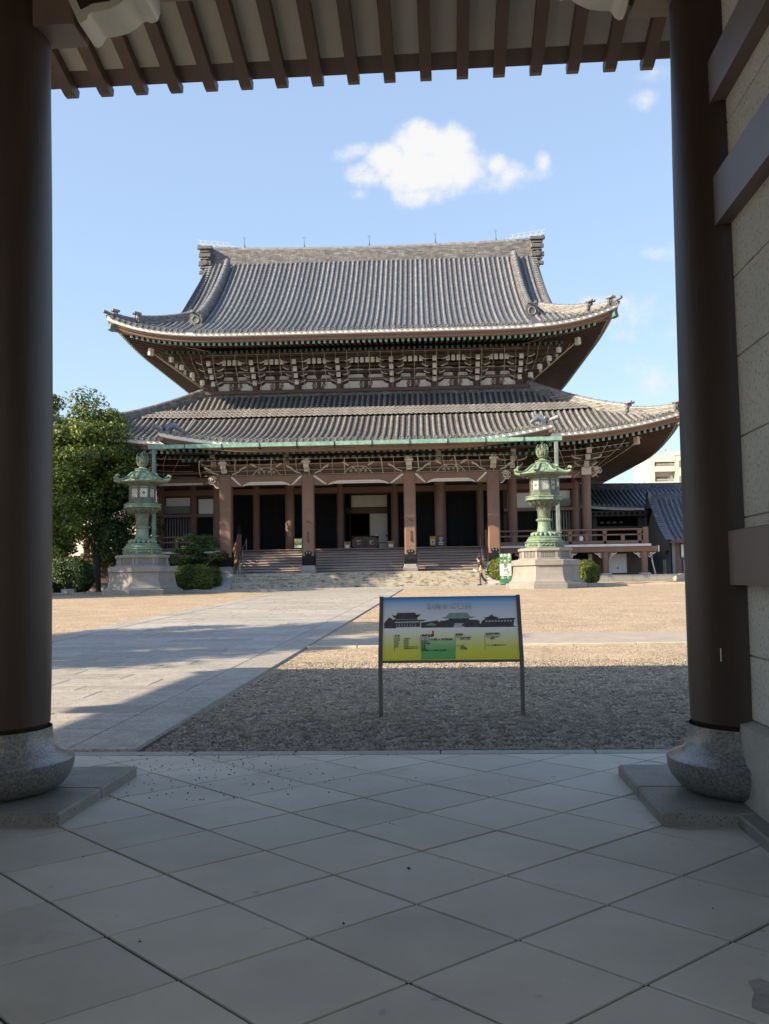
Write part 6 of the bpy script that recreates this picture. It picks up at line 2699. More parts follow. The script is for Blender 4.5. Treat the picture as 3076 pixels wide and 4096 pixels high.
# ------------------------------------------------------------------ green reception sign
gs = empty('reception_sign', HW(8.945, -3.75, -.01), PHI, 'upright green and white reception sign beside the bronze lantern', 'sign')
b = MB()
b.box(-.365, .365, 0, .035, .15, 1.89)
b.build('sign_panel', M['sign_green'], gs)
b = MB()
b.box(-.335, .335, -.004, -.0005, .56, 1.27)
b.build('white_field', M['sign_white'], gs)
for q in (-1, 1):
    b = MB()
    b.box(q * .34 - .018, q * .34 + .018, .036, .07, 0, 1.85)
    b.build('sign_leg', M['steel'], gs)
X_, Z_ = (1, 0, 0), (0, 0, 1)
for s_, xx, z in (('志', -.23, 1.75), ('経', -.23, 1.40), ('納', 0, 1.75), ('骨', 0, 1.40), ('永', .23, 1.78), ('代', .23, 1.60), ('経', .23, 1.40)):
    text(s_, .19, (xx, -.002, z), X_, Z_, M['sign_white'], gs, bold=.006)
for xx in (-.115, .115):
    b = MB()
    b.box(xx - .004, xx + .004, -.003, -.0004, 1.33, 1.84)
    b.build('dividing_line', M['sign_white'], gs)
text('受', .26, (0, -.006, 1.12), X_, Z_, M['ink_g'], gs, bold=.004)
text('付', .26, (.02, -.006, .86), X_, Z_, M['ink_g'], gs, bold=.004)
b = MB()
b.prism([(-.12, .62), (.20, .62), (.20, .74), (.27, .74), (.185, .84), (.10, .74), (.17, .74), (.17, .65), (-.12, .65)], (0, -.008, 0), X_, Z_, (0, .004, 0))
b.build('red_arrow', M['ink_r'], gs)
for k, xx in enumerate((-.19, -.02, .15)):
    b = MB()
    b.box(xx - .06, xx + .06, -.005, -.0006, .38, .51)
    pn = b.build('pictogram', M['ink_b'] if k == 1 else M['sign_white'], gs)
    b = MB()
    m_ = M['sign_white'] if k == 1 else M['ink']
    if k == 0:
        for q in (-.028, .028):
            b.prism([(xx + q - .014, .40), (xx + q + .014, .40), (xx + q + .010, .465), (xx + q - .010, .465)], (0, -.007, 0), X_, Z_, (0, .0015, 0))
            b.box(xx + q - .008, xx + q + .008, -.007, -.0055, .472, .488)
    elif k == 1:
        b.tube([(xx + .034 * math.cos(t), -.0065, .425 + .034 * math.sin(t)) for t in [i * .5 for i in range(10)]], .006, 5)
        b.box(xx - .012, xx - .002, -.0075, -.0055, .43, .48)
    else:
        b.box(xx - .04, xx + .04, -.007, -.0055, .40, .47)
        b.box(xx - .02, xx + .02, -.0075, -.0055, .475, .49)
    b.build('pictogram_mark', m_, pn)

# ------------------------------------------------------------------ offertory box, crates, posters on the veranda
FZ2 = FZ + .0
ob = empty('offertory_box', HW(.08, 4.9, FZ2), PHI, 'dark lacquered offertory box with gold characters in front of the open hall', 'box')
b = MB()
b.loft([[(-.88, -.38, 0), (.88, -.38, 0), (.88, .38, 0), (-.88, .38, 0)], [(-.92, -.40, .82), (.92, -.40, .82), (.92, .40, .82), (-.92, .40, .82)]])
b.build('chest', M['lacquer'], ob)
for q in (-1, 1):
    for z in (0, 1):
        b = MB()
        P = [(0, 0), (.24, 0), (.19, .06), (.07, .17), (0, .22)]
        b.prism([(q * (.93 - p), (z * .80 + (1 - 2 * z) * r)) for p, r in P], (0, -.425, 0), X_, Z_, (0, .03, 0))
        b.build('corner_fitting', M['black'], ob)
b = MB()
b.box(-.94, .94, -.43, .43, .80, .86)
b.build('rim', M['black'], ob)
for k in range(9):
    b = MB()
    b.box(-.85 + k * .19, -.85 + k * .19 + .08, -.37, .37, .86, .885)
    b.build('lid_slat', M['lacquer'], ob)
text('賽', .34, (-.45, -.412, .40), X_, Z_, M['gold'], ob, bold=.004)
text('銭', .34, (.46, -.412, .40), X_, Z_, M['gold'], ob, bold=.004)
b = MB()
for k in range(3):
    r = .19 - k * .06
    b.tube([(.0 + r * math.cos(t), -.43, .42 + r * math.sin(t)) for t in [i * .4 for i in range(17)]], .022, 6)
for k in range(8):
    a = k * math.pi / 4
    b.lathe([(.05, -.01), (.04, .02), (.01, .03)], 6, (.17 * math.cos(a), -.43, .42 + .17 * math.sin(a)))
b.build('crest', M['bronze_dk'], ob, 60)
b = MB()
b.lathe([(.07, 0), (.08, .05), (.06, .12), (.02, .14)], 10)
o = b.build('white_jar', M['white'], None, 50, loc=HW(.83, 4.85, FZ2 + .885))
tag(o, 'small white jar standing on the offertory box', 'jar')
for xx, lab in ((-1.14, 'orange wooden notice box left of the offertory box, beside the dark doorway'), (1.85, 'orange wooden notice box by the pale sliding screen')):
    c_ = empty('notice_box', HW(xx, 4.7, FZ2), PHI, lab, 'box', 'notice boxes at the hall entrance')
    b = MB()
    b.loft([[(-.22, -.15, 0), (.22, -.15, 0), (.22, .15, 0), (-.22, .15, 0)], [(-.21, -.12, .50), (.21, -.12, .50), (.21, .12, .50), (-.21, .12, .50)]])
    b.build('case', M['crate'], c_)
    text('下足箱', .12, (0, -.15, .40), X_, Z_, M['ink'], c_, lift=.01)
    b = MB()
    b.box(-.14, .14, -.156, -.150, .08, .28)
    b.build('note', M['sheet'], c_)
tb = empty('low_table', HW(1.25, 6.2, FZ2), PHI, 'low black side table with papers by the sliding screen', 'table')
b = MB()
b.box(-.35, .35, -.2, .2, .42, .46)
b.build('table_top', M['black'], tb)
for (qx, qy) in ((-.32, -.17), (.32, -.17), (-.32, .17), (.32, .17)):
    b = MB()
    b.box(qx - .02, qx + .02, qy - .02, qy + .02, 0, .42)
    b.build('leg', M['black'], tb)


def poster_stand(x, y, w, h, m, lab, lean=.28, z0=.10, extra=None, frame='black'):
    p = empty('poster_stand', HW(x, y, FZ2), PHI, lab, 'poster stand')
    ayp = Vector((0, math.sin(lean), math.cos(lean)))
    nn = Vector((0, -math.cos(lean), math.sin(lean)))
    b_ = MB()
    b_.prism([(-w / 2, 0), (w / 2, 0), (w / 2, h), (-w / 2, h)], (0, 0, z0), X_, ayp, -nn * .03)
    b_.build('frame', M[frame], p)
    b_ = MB()
    b_.prism([(-w / 2 + .025, .025), (w / 2 - .025, .025), (w / 2 - .025, h - .025), (-w / 2 + .025, h - .025)], Vector((0, 0, z0)) + nn * .001, X_, ayp, nn * .004)
    b_.build('poster', M[m], p)
    for q in (-1, 1):
        b_ = MB()
        b_.tube([(q * w * .46, 0, 0), (q * w * .46, math.sin(lean) * (h + z0) * .9, (h + z0) * .92)], .014, 5)
        b_.build('front_leg', M['black'], p)
        b_ = MB()
        b_.tube([(q * w * .4, .42, 0), (q * w * .4, math.sin(lean) * h, h * .9)], .014, 5)
        b_.build('rear_leg', M['black'], p)
    for (a, c, d, e, mm) in extra or ():
        b_ = MB()
        b_.prism([(a * w, c * h), (d * w, c * h), (d * w, e * h), (a * w, e * h)], Vector((0, 0, z0)) + nn * .006, X_, ayp, nn * .002)
        b_.build('poster_block', M[mm], p)
    return p


poster_stand(4.72, 4.3, .42, .72, 'poster_y', 'yellow poster on an easel with a blue central picture', extra=((-.3, .18, .25, .62, 'poster_w'), (-.2, .25, .15, .5, 'ink_b'), (-.35, .75, .3, .86, 'ink_r')))
poster_stand(5.28, 4.35, .44, .72, 'poster_b', 'dark navy poster on an easel with rows of white print', extra=((-.35, .80, .35, .86, 'poster_w'), (-.3, .62, .3, .70, 'lead'), (-.1, .50, .1, .56, 'lead'), (-.38, .24, .38, .36, 'poster_w'), (-.38, .08, .38, .16, 'poster_w'), (-.25, .42, .25, .46, 'lead')))
poster_stand(-4.52, 4.3, .54, .70, 'poster_w', 'pale poster with green and yellow blocks on a folding easel', extra=((-.4, .32, .4, .52, 'sign_green'), (-.4, .55, .1, .78, 'poster_y'), (-.36, .85, .36, .90, 'ink')))

# ------------------------------------------------------------------ walking man
def skin(name, V_, E_, rad, m, parent, sub=2):
    me = bpy.data.meshes.new(name)
    me.from_pydata(V_, E_, [])
    o_ = bpy.data.objects.new(name, me)
    COL.objects.link(o_)
    o_.modifiers.new('skin', 'SKIN')
    sv = me.skin_vertices[0].data
    for i, r_ in enumerate(rad):
        sv[i].radius = (r_, r_) if not isinstance(r_, tuple) else r_
    sv[0].use_root = True
    sm = o_.modifiers.new('sub', 'SUBSURF')
    sm.levels = sub
    sm.render_levels = sub
    bpy.context.view_layer.update()
    nm = bpy.data.meshes.new_from_object(o_.evaluated_get(bpy.context.evaluated_depsgraph_get()))
    bpy.data.objects.remove(o_)
    nm.name = name
    nm.materials.clear()
    nm.materials.append(m)
    nm.polygons.foreach_set('use_smooth', [True] * len(nm.polygons))
    q = bpy.data.objects.new(name, nm)
    COL.objects.link(q)
    q.parent = parent
    return q


man = empty('person', HW(7.48, -3.0, -.012), PHI, 'person in dark shirt and grey trousers walking head down past the steps', 'person')
V_ = [(0, 0, .95), (-.01, 0, 1.12), (-.03, 0, 1.30), (-.055, 0, 1.42), (-.085, 0, 1.49), (-.125, 0, 1.56), (-.135, 0, 1.635), (-.12, 0, 1.69),
      (-.035, -.17, 1.385), (.03, -.215, 1.12), (.05, -.22, .90), (.045, -.215, .82),
      (-.035, .17, 1.385), (.0, .20, 1.12), (-.20, .16, 1.00), (-.27, .15, .99),
      (0, -.09, .90), (-.02, -.10, .50), (-.015, -.10, .10), (-.13, -.10, .045),
      (0, .09, .90), (.12, .09, .52), (.34, .09, .20), (.30, .09, .07),
      # fingers near hand
      (.02, -.205, .77), (.01, -.20, .735), (.045, -.21, .765), (.04, -.205, .725), (.065, -.215, .77), (.065, -.21, .735), (.08, -.22, .78), (.085, -.218, .755), (.005, -.20, .80), (-.015, -.195, .775),
      # fingers far hand
      (-.31, .135, 1.0), (-.335, .135, .985), (-.315, .15, .985), (-.34, .15, .965), (-.31, .165, .975), (-.33, .165, .955), (-.30, .175, .965), (-.315, .175, .95), (-.285, .125, 1.01), (-.305, .12, 1.02)]
E_ = [(0, 1), (1, 2), (2, 3), (3, 4), (4, 5), (5, 6), (6, 7), (3, 8), (8, 9), (9, 10), (10, 11), (3, 12), (12, 13), (13, 14), (14, 15),
      (0, 16), (16, 17), (17, 18), (18, 19), (0, 20), (20, 21), (21, 22), (22, 23),
      (11, 24), (24, 25), (11, 26), (26, 27), (11, 28), (28, 29), (11, 30), (30, 31), (11, 32), (32, 33),
      (15, 34), (34, 35), (15, 36), (36, 37), (15, 38), (38, 39), (15, 40), (40, 41), (15, 42), (42, 43)]
rad = [.115, .11, .12, .09, .052, .072, .088, .05, .055, .040, .028, .030, .055, .040, .028, .030, .08, .055, .038, .035, .08, .055, .038, .035] + [.0085, .007] * 10
body = skin('body', V_, E_, rad, M['skin'], man)
# face: nose, eyes, ear
b = MB()
b.tube([(-.205, 0, 1.62), (-.232, 0, 1.585), (-.212, 0, 1.578)], [.008, .014, .012], 6)
for q in (-1, 1):
    b.lathe([(.001, -.016), (.014, -.008), (.016, .006), (.001, .016)], 6, (-.115, q * .082, 1.60))
b.build('nose_and_ears', M['skin'], body, 60)
b = MB()
for q in (-1, 1):
    b.lathe([(.001, -.008), (.008, 0), (.001, .008)], 6, (-.203, q * .032, 1.615))
b.build('eyes', M['hair'], body, 60)
# hair: cap over the skull
b = MB()
rings = []
for i in range(7):
    t = i / 6
    z = 1.60 + .125 * math.sin(t * math.pi / 2)
    r_ = .103 * math.cos(t * math.pi / 2) + .004
    rings.append([(-.118 + (.0 if t > .5 else .012) + r_ * math.cos(a) * 1.05, r_ * math.sin(a) * .92, z + (.035 * max(0, -math.cos(a)) if i == 0 else 0) - (.04 * max(0, math.cos(a)) if i == 0 else 0)) for a in [2 * math.pi * k / 14 for k in range(14)]])
b.loft(rings)
b.build('hair', M['hair'], man, 60)
skin('shirt', [(0, 0, .93), (-.01, 0, 1.12), (-.03, 0, 1.30), (-.055, 0, 1.41), (-.07, 0, 1.455), (-.035, -.175, 1.385), (.01, -.205, 1.20), (-.035, .175, 1.385), (-.01, .195, 1.20)],
     [(0, 1), (1, 2), (2, 3), (3, 4), (3, 5), (5, 6), (3, 7), (7, 8)], [(.125, .165), (.118, .155), (.125, .165), (.10, .12), .062, .075, .062, .075, .062], M['shirt'], man)
skin('trousers', [(0, 0, 1.0), (0, 0, .93), (0, -.09, .86), (-.02, -.10, .50), (-.012, -.10, .09), (0, .09, .86), (.12, .09, .52), (.335, .09, .22)],
     [(0, 1), (1, 2), (2, 3), (3, 4), (1, 5), (5, 6), (6, 7)], [(.118, .155), (.12, .16), .10, .076, .068, .10, .076, .066], M['trousers'], man)
for (ax_, ay2, az, rx) in ((-.02, -.10, .0, 0), (.335, .09, .10, .75)):
    b = MB()
    P = [(.09, 0), (-.19, 0), (-.20, .03), (-.14, .07), (-.03, .10), (.08, .10), (.10, .05)]
    c_, s_ = math.cos(rx), math.sin(rx)
    b.prism([(p * c_ - q * s_ * -1, q * c_ + p * s_) for p, q in P], (ax_, ay2 - .045, az), X_, Z_, (0, .09, 0))
    b.build('shoe', M['shoe'], man, 50)
bk = empty('backpack', HW(7.66, -3.0, 1.02), PHI, 'navy backpack worn by the walking person', 'backpack')
b = MB()
b.loft([[(.0 - .02, -.15, .0), (.17, -.14, .02), (.17, .14, .02), (-.02, .15, 0)], [(-.03, -.16, .2), (.20, -.15, .2), (.20, .15, .2), (-.03, .16, .2)], [(-.06, -.14, .40), (.12, -.13, .42), (.12, .13, .42), (-.06, .14, .40)], [(-.08, -.09, .46), (.04, -.09, .47), (.04, .09, .47), (-.08, .09, .46)]])
b.build('pack', M['bag'], bk, 50)
for q in (-1, 1):
    b = MB()
    b.tube([(-.07, q * .11, .44), (-.20, q * .125, .44), (-.31, q * .125, .32), (-.30, q * .13, .14), (-.16, q * .15, .06)], .018, 5)
    b.build('strap', M['bag'], bk, 60)
b = MB()
b.cbox(.17, .225, -.10, .10, .04, .19, .02)
b.build('front_pocket', M['bag'], bk)
o = MB()
o.prism([(0, 0), (.20, -.12), (.26, -.02), (.06, .10)], (0, 0, 0), X_, Z_, (0, .004, 0))
o = o.build('sheet_of_paper', M['sheet'], None, loc=HW(7.03, -2.85, .92), rotz=PHI)
tag(o, 'white sheet of paper held by the walking person', 'paper')

# ------------------------------------------------------------------ corridor wing and storehouse on the right
cw = empty('corridor_wing', HW(21.0, 16.0, -.17), PHI, 'low corridor wing with dark blue tiled roof joining the hall', 'building')


def cb(b, name, m, smooth=None, kind=None, parent=None):
    o_ = b.build(name, m, parent or cw, smooth, kind)
    if parent is None:
        o_.location = (-21.0, -16.0, .17)
    return o_


def zC(d, x):
    return 5.72 + .30 * d + .012 * d * d + .25 * max(0., (20.5 - x) / 4) ** 2


def prow(x, d0, d1, y0, zf, m, root_fn, name='tile_row', r=.10):
    o_ = tile_row(x, d0, d1, y0, zf, m, r=r, name=name)
    return o_


for k in range(40):
    x = 16.2 + k * .36
    o = tile_row(x, 0, 4.7, 13.0, zC, M['tile_new'], r=.095)
    o.parent = cw
    o.location = (-21.0, -16.0, .17)
b = MB()
for i in range(31):
    x = 16 + 14.6 * i / 30
    for k in range(9):
        d = 4.9 * k / 8
        b.v.append((x, 13.0 + d, zC(d, x) - .02))
for i in range(30):
    for k in range(8):
        b.f.append((i * 9 + k, (i + 1) * 9 + k, (i + 1) * 9 + k + 1, i * 9 + k + 1))
        b.m.append(0)
M['pan_d'] = pan_material('pan_tiles_dark', (.05, .06, .085), (.11, .125, .16), (.015, .015, .02))
cb(b, 'roof_sheet', M['pan_d'], 50)
b = MB()
b.loft([[(15.8, 17.6, 7.35), (15.8, 18.4, 7.35), (15.8, 18.25, 8.0), (15.8, 17.75, 8.0)], [(31, 17.6, 7.3), (31, 18.4, 7.3), (31, 18.25, 7.85), (31, 17.75, 7.85)]])
cb(b, 'roof_ridge', M['ridge_dk'])
b = MB()
b.add([(15.8, 18.4, 7.4), (31, 18.4, 7.4), (31, 23, 5.6), (15.8, 23, 5.6)], [(0, 1, 2, 3)])
cb(b, 'rear_slope', M['pan_d'])
b = MB()
xs__ = [16 + 5.1 * i / 14 for i in range(15)]
b.sweep([(x, 13.0, zC(0, x)) for x in xs__], [(-.08, -.10), (-.08, -.30), (-.4, -.30), (-.4, -.10)], [(0, -1, 0)] * 15)
cb(b, 'white_eave_board', M['white_cap'])
b = MB()
b.box(16, 22, 13.35, 13.6, 5.0, 5.42)
cb(b, 'eave_beam', M['wood_dk'])
for k in range(14):
    x = 16.4 + k * .42
    b = MB()
    b.box(x - .08, x + .08, 13.25, 14.6, 5.12, 5.30)
    cb(b, 'rafter', M['black'])
for x in (17.4, 20.9, 24):
    b = MB()
    b.cbox(x - .17, x + .17, 13.8, 14.14, -.1, 5.1, .01)
    cb(b, 'corridor_post', M['wood_dk'])
b = MB()
b.box(17.5, 20.8, 13.85, 14.0, 3.95, 4.25)
cb(b, 'corridor_lintel', M['wood_dk'])
b = MB()
b.box(16, 30, 16.5, 16.7, -.1, 5.9)
b.box(16, 30, 13.7, 16.5, 2.2, 2.4)
cb(b, 'corridor_wall', M['dark'])
for k in range(4):
    b = MB()
    b.box(18.3 + k * .5, 18.6 + k * .5, 16.42, 16.49, 4.62, 4.74)
    cb(b, 'clerestory_pane', M['lead'])

sh = empty('storehouse', HW(22.5, 9.0, -.17), PHI, 'grey storehouse with steep dark tiled gable roof beside the veranda', 'building')


def sb2(b, name, m, smooth=None, kind=None):
    o_ = b.build(name, m, sh, smooth, kind)
    o_.location = (-22.5, -9.0, .17)
    return o_


def zS(d, x):
    return 2.78 + .42 * d + .052 * d * d


for k in range(26):
    x = 20.98 + k * .36
    o = tile_row(x, 0, 5.0, 4.5, zS, M['tile_new'], r=.095)
    o.parent = sh
    o.location = (-22.5, -9.0, .17)
b = MB()
for i in (0, 1):
    x = (20.75, 30.5)[i]
    for k in range(13):
        d = 5.1 * k / 12
        b.v.append((x, 4.5 + d, zS(d, x) - .02))
for k in range(12):
    b.f.append((k, 13 + k, 13 + k + 1, k + 1))
    b.m.append(0)
sb2(b, 'roof_sheet', M['pan_d'], 50)
b = MB()
b.add([(20.75, 9.6, 6.2), (30.5, 9.6, 6.2), (30.5, 14.5, 2.78), (20.75, 14.5, 2.78)], [(0, 1, 2, 3)])
sb2(b, 'rear_slope', M['pan_d'])
b = MB()
b.loft([[(20.7, 9.15, 5.75), (20.7, 9.95, 5.75), (20.7, 9.8, 6.35), (20.7, 9.3, 6.35)], [(30.5, 9.15, 5.75), (30.5, 9.95, 5.75), (30.5, 9.8, 6.35), (30.5, 9.3, 6.35)]])
sb2(b, 'roof_ridge', M['ridge_dk'])
b = MB()
b.prism([(-.5, 5.3), (.5, 5.3), (.55, 5.7), (.38, 6.0), (.42, 6.4), (.2, 6.55), (0, 6.5), (-.2, 6.55), (-.42, 6.4), (-.38, 6.0), (-.55, 5.7)], (20.5, 9.55, 0), (0, 1, 0), (0, 0, 1), (.22, 0, 0))
sb2(b, 'ridge_end_tile', M['tile_new'])
for k in range(22):
    d = .1 + 4.9 * k / 21
    b = MB()
    sl = .42 + .104 * d
    b.beam((20.52, 4.5 + d, zS(d, 0) + .03), (20.98, 4.5 + d, zS(d, 0) + .07), .24, .05, up=(0, -sl, 1))
    b.tube([(20.50, 4.5 + d - .08, zS(d, 0) - .02), (20.95, 4.5 + d - .08, zS(d, 0) + .06)], .07, 7)
    sb2(b, 'verge_tile', M['tile_new'], 50)
pts = [(4.9, zS(.4, 0) - .22), (6, zS(1.5, 0) - .22), (7.5, zS(3, 0) - .22), (9.5, zS(5, 0) - .22), (11.5, zS(3, 0) - .22), (13, zS(1.5, 0) - .22), (14.1, zS(.4, 0) - .22)]
b = MB()
b.prism([(5.0, -.1)] + pts + [(14.1, -.1)], (21.0, 0, 0), (0, 1, 0), (0, 0, 1), (.2, 0, 0))
sb2(b, 'gable_wall', M['conc_wall'])
b = MB()
for i in range(6):
    b.beam((20.86, pts[i][0] - (.3 if i == 0 else 0), pts[i][1] + .0), (20.86, pts[i + 1][0], pts[i + 1][1]), .14, .28)
sb2(b, 'barge_board', M['black'])
b = MB()
b.box(21.2, 30, 5.0, 5.2, -.1, 2.9)
sb2(b, 'front_wall', M['wood'])
for (xa, xb, z0, z1, m_) in ((21.62, 23.2, 1.62, 2.5, 'white'), (21.75, 23.2, .2, 1.42, 'lead')):
    b = MB()
    b.box(xa, xb, 4.95, 5.0, z0, z1, mi=0)
    b.box(xa - .06, xa, 4.93, 5.0, z0 - .06, z1 + .06, mi=1)
    sb2(b, 'window_panel', [M[m_], M['black']])
for k in range(9):
    b = MB()
    b.box(21.76, 23.2, 4.935, 4.952, .24 + k * .13, .27 + k * .13)
    sb2(b, 'shutter_slat', M['conc'])
b = MB()
b.tube([(20.9, 4.86, 2.6), (20.96, 4.95, 2.2), (20.96, 4.95, .4)], .05, 6)
sb2(b, 'downpipe', M['black'], 50)
b = MB()
b.cbox(20.72, 30.2, 4.30, 4.46, 2.58, 2.72, .02)
sb2(b, 'gutter', mat('brown_gutter', (.16, .075, .05), rough=.5))
for yy in (6.6, 7.1):
    b = MB()
    b.tube([(20.95, yy, -.0), (20.95, yy, 1.5)], .045, 6)
    sb2(b, 'wall_pipe', M['lead'], 50)
for k in range(3):
    b = MB()
    b.tube([(20.98, 5.6 + k * .16, 2.1), (20.85, 5.6 + k * .16, 2.02), (20.85, 5.6 + k * .16, 1.85)], .035, 6)
    sb2(b, 'wall_vent', M['black'], 50)

# ------------------------------------------------------------------ apartment block far behind
AX = 41.9
ap_ = empty('apartment_block', (0, 0, .7), PHI, 'beige apartment block with recessed balconies beyond the tiled roofs', 'building')


def ab(b, name, m, parent=None):
    o_ = b.build(name, m, parent or ap_)
    if parent is None:
        o_.location = (0, 0, -.7)
    return o_


b = MB()
b.box(AX, 43.0, 180, 193, .5, 23.2)
b.box(43.0, 46.75, 181.6, 193, .5, 23.3)
b.box(46.75, 62, 180, 193, .5, 23.2)
ab(b, 'wall', M['apart'])
b = MB()
b.box(42.95, 46.8, 179.95, 193, 22.05, 23.5)
ab(b, 'parapet', M['apart2'])
b = MB()
b.box(46.5, 61.9, 179.9, 193, 23.2, 23.9)
ab(b, 'parapet', M['apart2'])
for f in range(7):
    zb_ = 20.26 - f * 2.84
    if zb_ < 1:
        break
    b = MB()
    b.box(43.0, 46.75, 180.0, 181.6, zb_, zb_ + .18)
    b.box(43.0, 46.75, 179.96, 180.1, zb_, zb_ + 1.0)
    bal = ab(b, 'balcony', M['apart2'])
    b = MB()
    b.box(43.35, 46.7, 180.0, 180.05, zb_ + 1.38, zb_ + 1.45)
    for k in range(24):
        b.box(43.35 + k * .145, 43.38 + k * .145, 180.01, 180.04, zb_ + 1.0, zb_ + 1.38)
    ab(b, 'balcony_rail', M['white_cap'], bal)
    for k, xx in enumerate((43.5, 44.25, 45.0)):
        b = MB()
        b.box(xx, xx + .70, 181.5, 181.58, zb_ + .2, zb_ + 2.05, mi=0)
        b.box(xx - .04, xx, 181.46, 181.58, zb_ + .2, zb_ + 2.1, mi=1)
        b.box(xx, xx + .70, 181.46, 181.58, zb_ + 2.05, zb_ + 2.1, mi=1)
        ab(b, 'window', [M['glass'] if k == 1 + f % 2 * -1 else M['curtain'], M['white_cap']])
    b = MB()
    b.box(46.0, 46.5, 180.9, 181.3, zb_ + 1.55, zb_ + 2.15)
    ab(b, 'air_conditioner', M['lead'])
    for yy in (183.2, 187.5):
        b = MB()
        b.box(AX - .05, AX - .01, yy, yy + .9, zb_ + .7, zb_ + 1.75)
        ab(b, 'side_window', M['curtain'])
    for xx in (47.4,):
        b = MB()
        b.box(xx, xx + 1.2, 179.92, 179.98, zb_ + .8, zb_ + 2.0)
        ab(b, 'window', M['curtain'])
b = MB()
b.tube([(45.9, 183, 23.3), (45.9, 183, 24.4)], .05, 6)
b.lathe([(.02, -.2), (.30, -.1), (.46, .1), (.44, .12), (.28, -.04), (.02, -.12)], 16, (0, 0, 0))
for i in range(len(b.v) - 96, len(b.v)):
    vx, vy, vz = b.v[i]
    b.v[i] = (45.95 + vx, 182.8 - vz, 24.5 + vy)
ab(b, 'satellite_dish', M['white_cap'])
b = MB()
b.tube([(45.6, 184, 23.3), (45.6, 184, 26.8)], .03, 5)
for k in range(3):
    b.tube([(45.1, 184, 26.2 + k * .25), (46.1, 184, 26.2 + k * .25)], .02, 4)
b.tube([(44.9, 184, 23.3), (44.9, 184, 27.4)], .03, 5)
ab(b, 'roof_antenna', M['steel'])
b = MB()
b.box(43.4, 44.3, 183, 184, 23.3, 23.9)
ab(b, 'roof_unit', M['lead'])

# pale building glimpsed behind the trees on the left
lf = empty('pale_house', HW(-30, 44, -.17), PHI, 'pale plain building glimpsed behind the left trees', 'building')
b = MB()
b.box(-9, 12, 0, 8, 0, 12.5)
b.build('wall', M['apart2'], lf)
for k in range(6):
    b = MB()
    b.box(-7.6 + k * 3.2, -6.2 + k * 3.2, -.05, -.01, 8.2, 9.8)
    b.build('window', M['curtain'], lf)
b = MB()
b.box(-9.2, 12.2, -.2, 8.2, 12.5, 12.9)
b.build('parapet', M['apart'], lf)
b = MB()
b.tube([(8.6, .5, 12.9), (8.6, .5, 18.6)], .05, 5)
b.build('mast', M['steel'], lf)

# ------------------------------------------------------------------ vegetation
def leaves(name, cen, sig, cnt, size, m, parent=None, up=.35, shell=0.):
    """cnt leaf blades around each centre (gaussian cloud), one mesh"""
    cen, sig = np.asarray(cen, float), np.asarray(sig, float)
    n_ = len(cen) * cnt
    base = np.repeat(cen, cnt, 0)
    s_ = np.repeat(sig, cnt, 0)
    g = rng.normal(size=(n_, 3))
    g /= np.linalg.norm(g, axis=1, keepdims=True)
    rad_ = rng.random((n_, 1)) ** (.45)
    if shell:
        rad_ = shell + (1 - shell) * rad_
    P = base + g * rad_ * s_
    nr = g * .8 + rng.normal(size=(n_, 3)) * .55 + np.array([0, 0, up])
    nr /= np.linalg.norm(nr, axis=1, keepdims=True)
    t = np.cross(nr, rng.normal(size=(n_, 3)))
    t /= np.linalg.norm(t, axis=1, keepdims=True) + 1e-9
    w = np.cross(nr, t)
    L = size * rng.uniform(.6, 1.35, (n_, 1))
    V = np.stack([P - t * L * .5, P + w * L * .28 + nr * L * .08, P + t * L * .5 - nr * L * .10, P - w * L * .28 + nr * L * .08], 1)
    F = np.arange(n_ * 4).reshape(-1, 4)
    return raw(name, V.reshape(-1, 3), F, m, parent)


def tree(loc, h, crown, trunk_h, r0, m, label, group, nclump=46, cnt=420, size=.24, seed=1, lean=(0, 0), low=.25, name='broadleaf_tree', cs=1.0):
    """crown = (rx, ry, rz); clumps hang on limbs that fork from a tapered trunk"""
    rnd = random.Random(seed)
    root = empty(name, loc, PHI, label, 'tree', group)
    b = MB()
    top = Vector((lean[0], lean[1], h - crown[2] * .7))
    pts = [Vector((0, 0, -.2)), Vector((lean[0] * .15, lean[1] * .2, trunk_h * .5)), Vector((lean[0] * .4, lean[1] * .4, trunk_h)), (Vector((lean[0], lean[1], trunk_h)) + top) / 2, top]
    b.tube(pts, [r0 * 1.25, r0, r0 * .8, r0 * .5, r0 * .15], 10)
    cz = h - crown[2]
    C = Vector((lean[0], lean[1], cz))
    cen, sg_ = [], []
    for k in range(nclump):
        while True:
            p = Vector((rnd.uniform(-1, 1), rnd.uniform(-1, 1), rnd.uniform(-1, 1)))
            if .30 < p.length < 1.0:
                break
        q = C + Vector((p.x * crown[0], p.y * crown[1], p.z * crown[2]))
        s = rnd.uniform(.75, 1.35) * cs
        cen.append(tuple(q))
        sg_.append((s * 1.15, s * 1.15, s * .72))
        if k % 2 == 0:
            st = pts[2].lerp(top, rnd.uniform(0, .8))
            mid = st.lerp(q, .5) + Vector((rnd.uniform(-.3, .3), rnd.uniform(-.3, .3), rnd.uniform(.0, .5)))
            b.tube([st, mid, q], [r0 * .36, r0 * .2, r0 * .05], 6)
    b.build('trunk', M['bark'], root, 60)
    leaves('crown', cen, sg_, cnt, size, m, root)
    return root


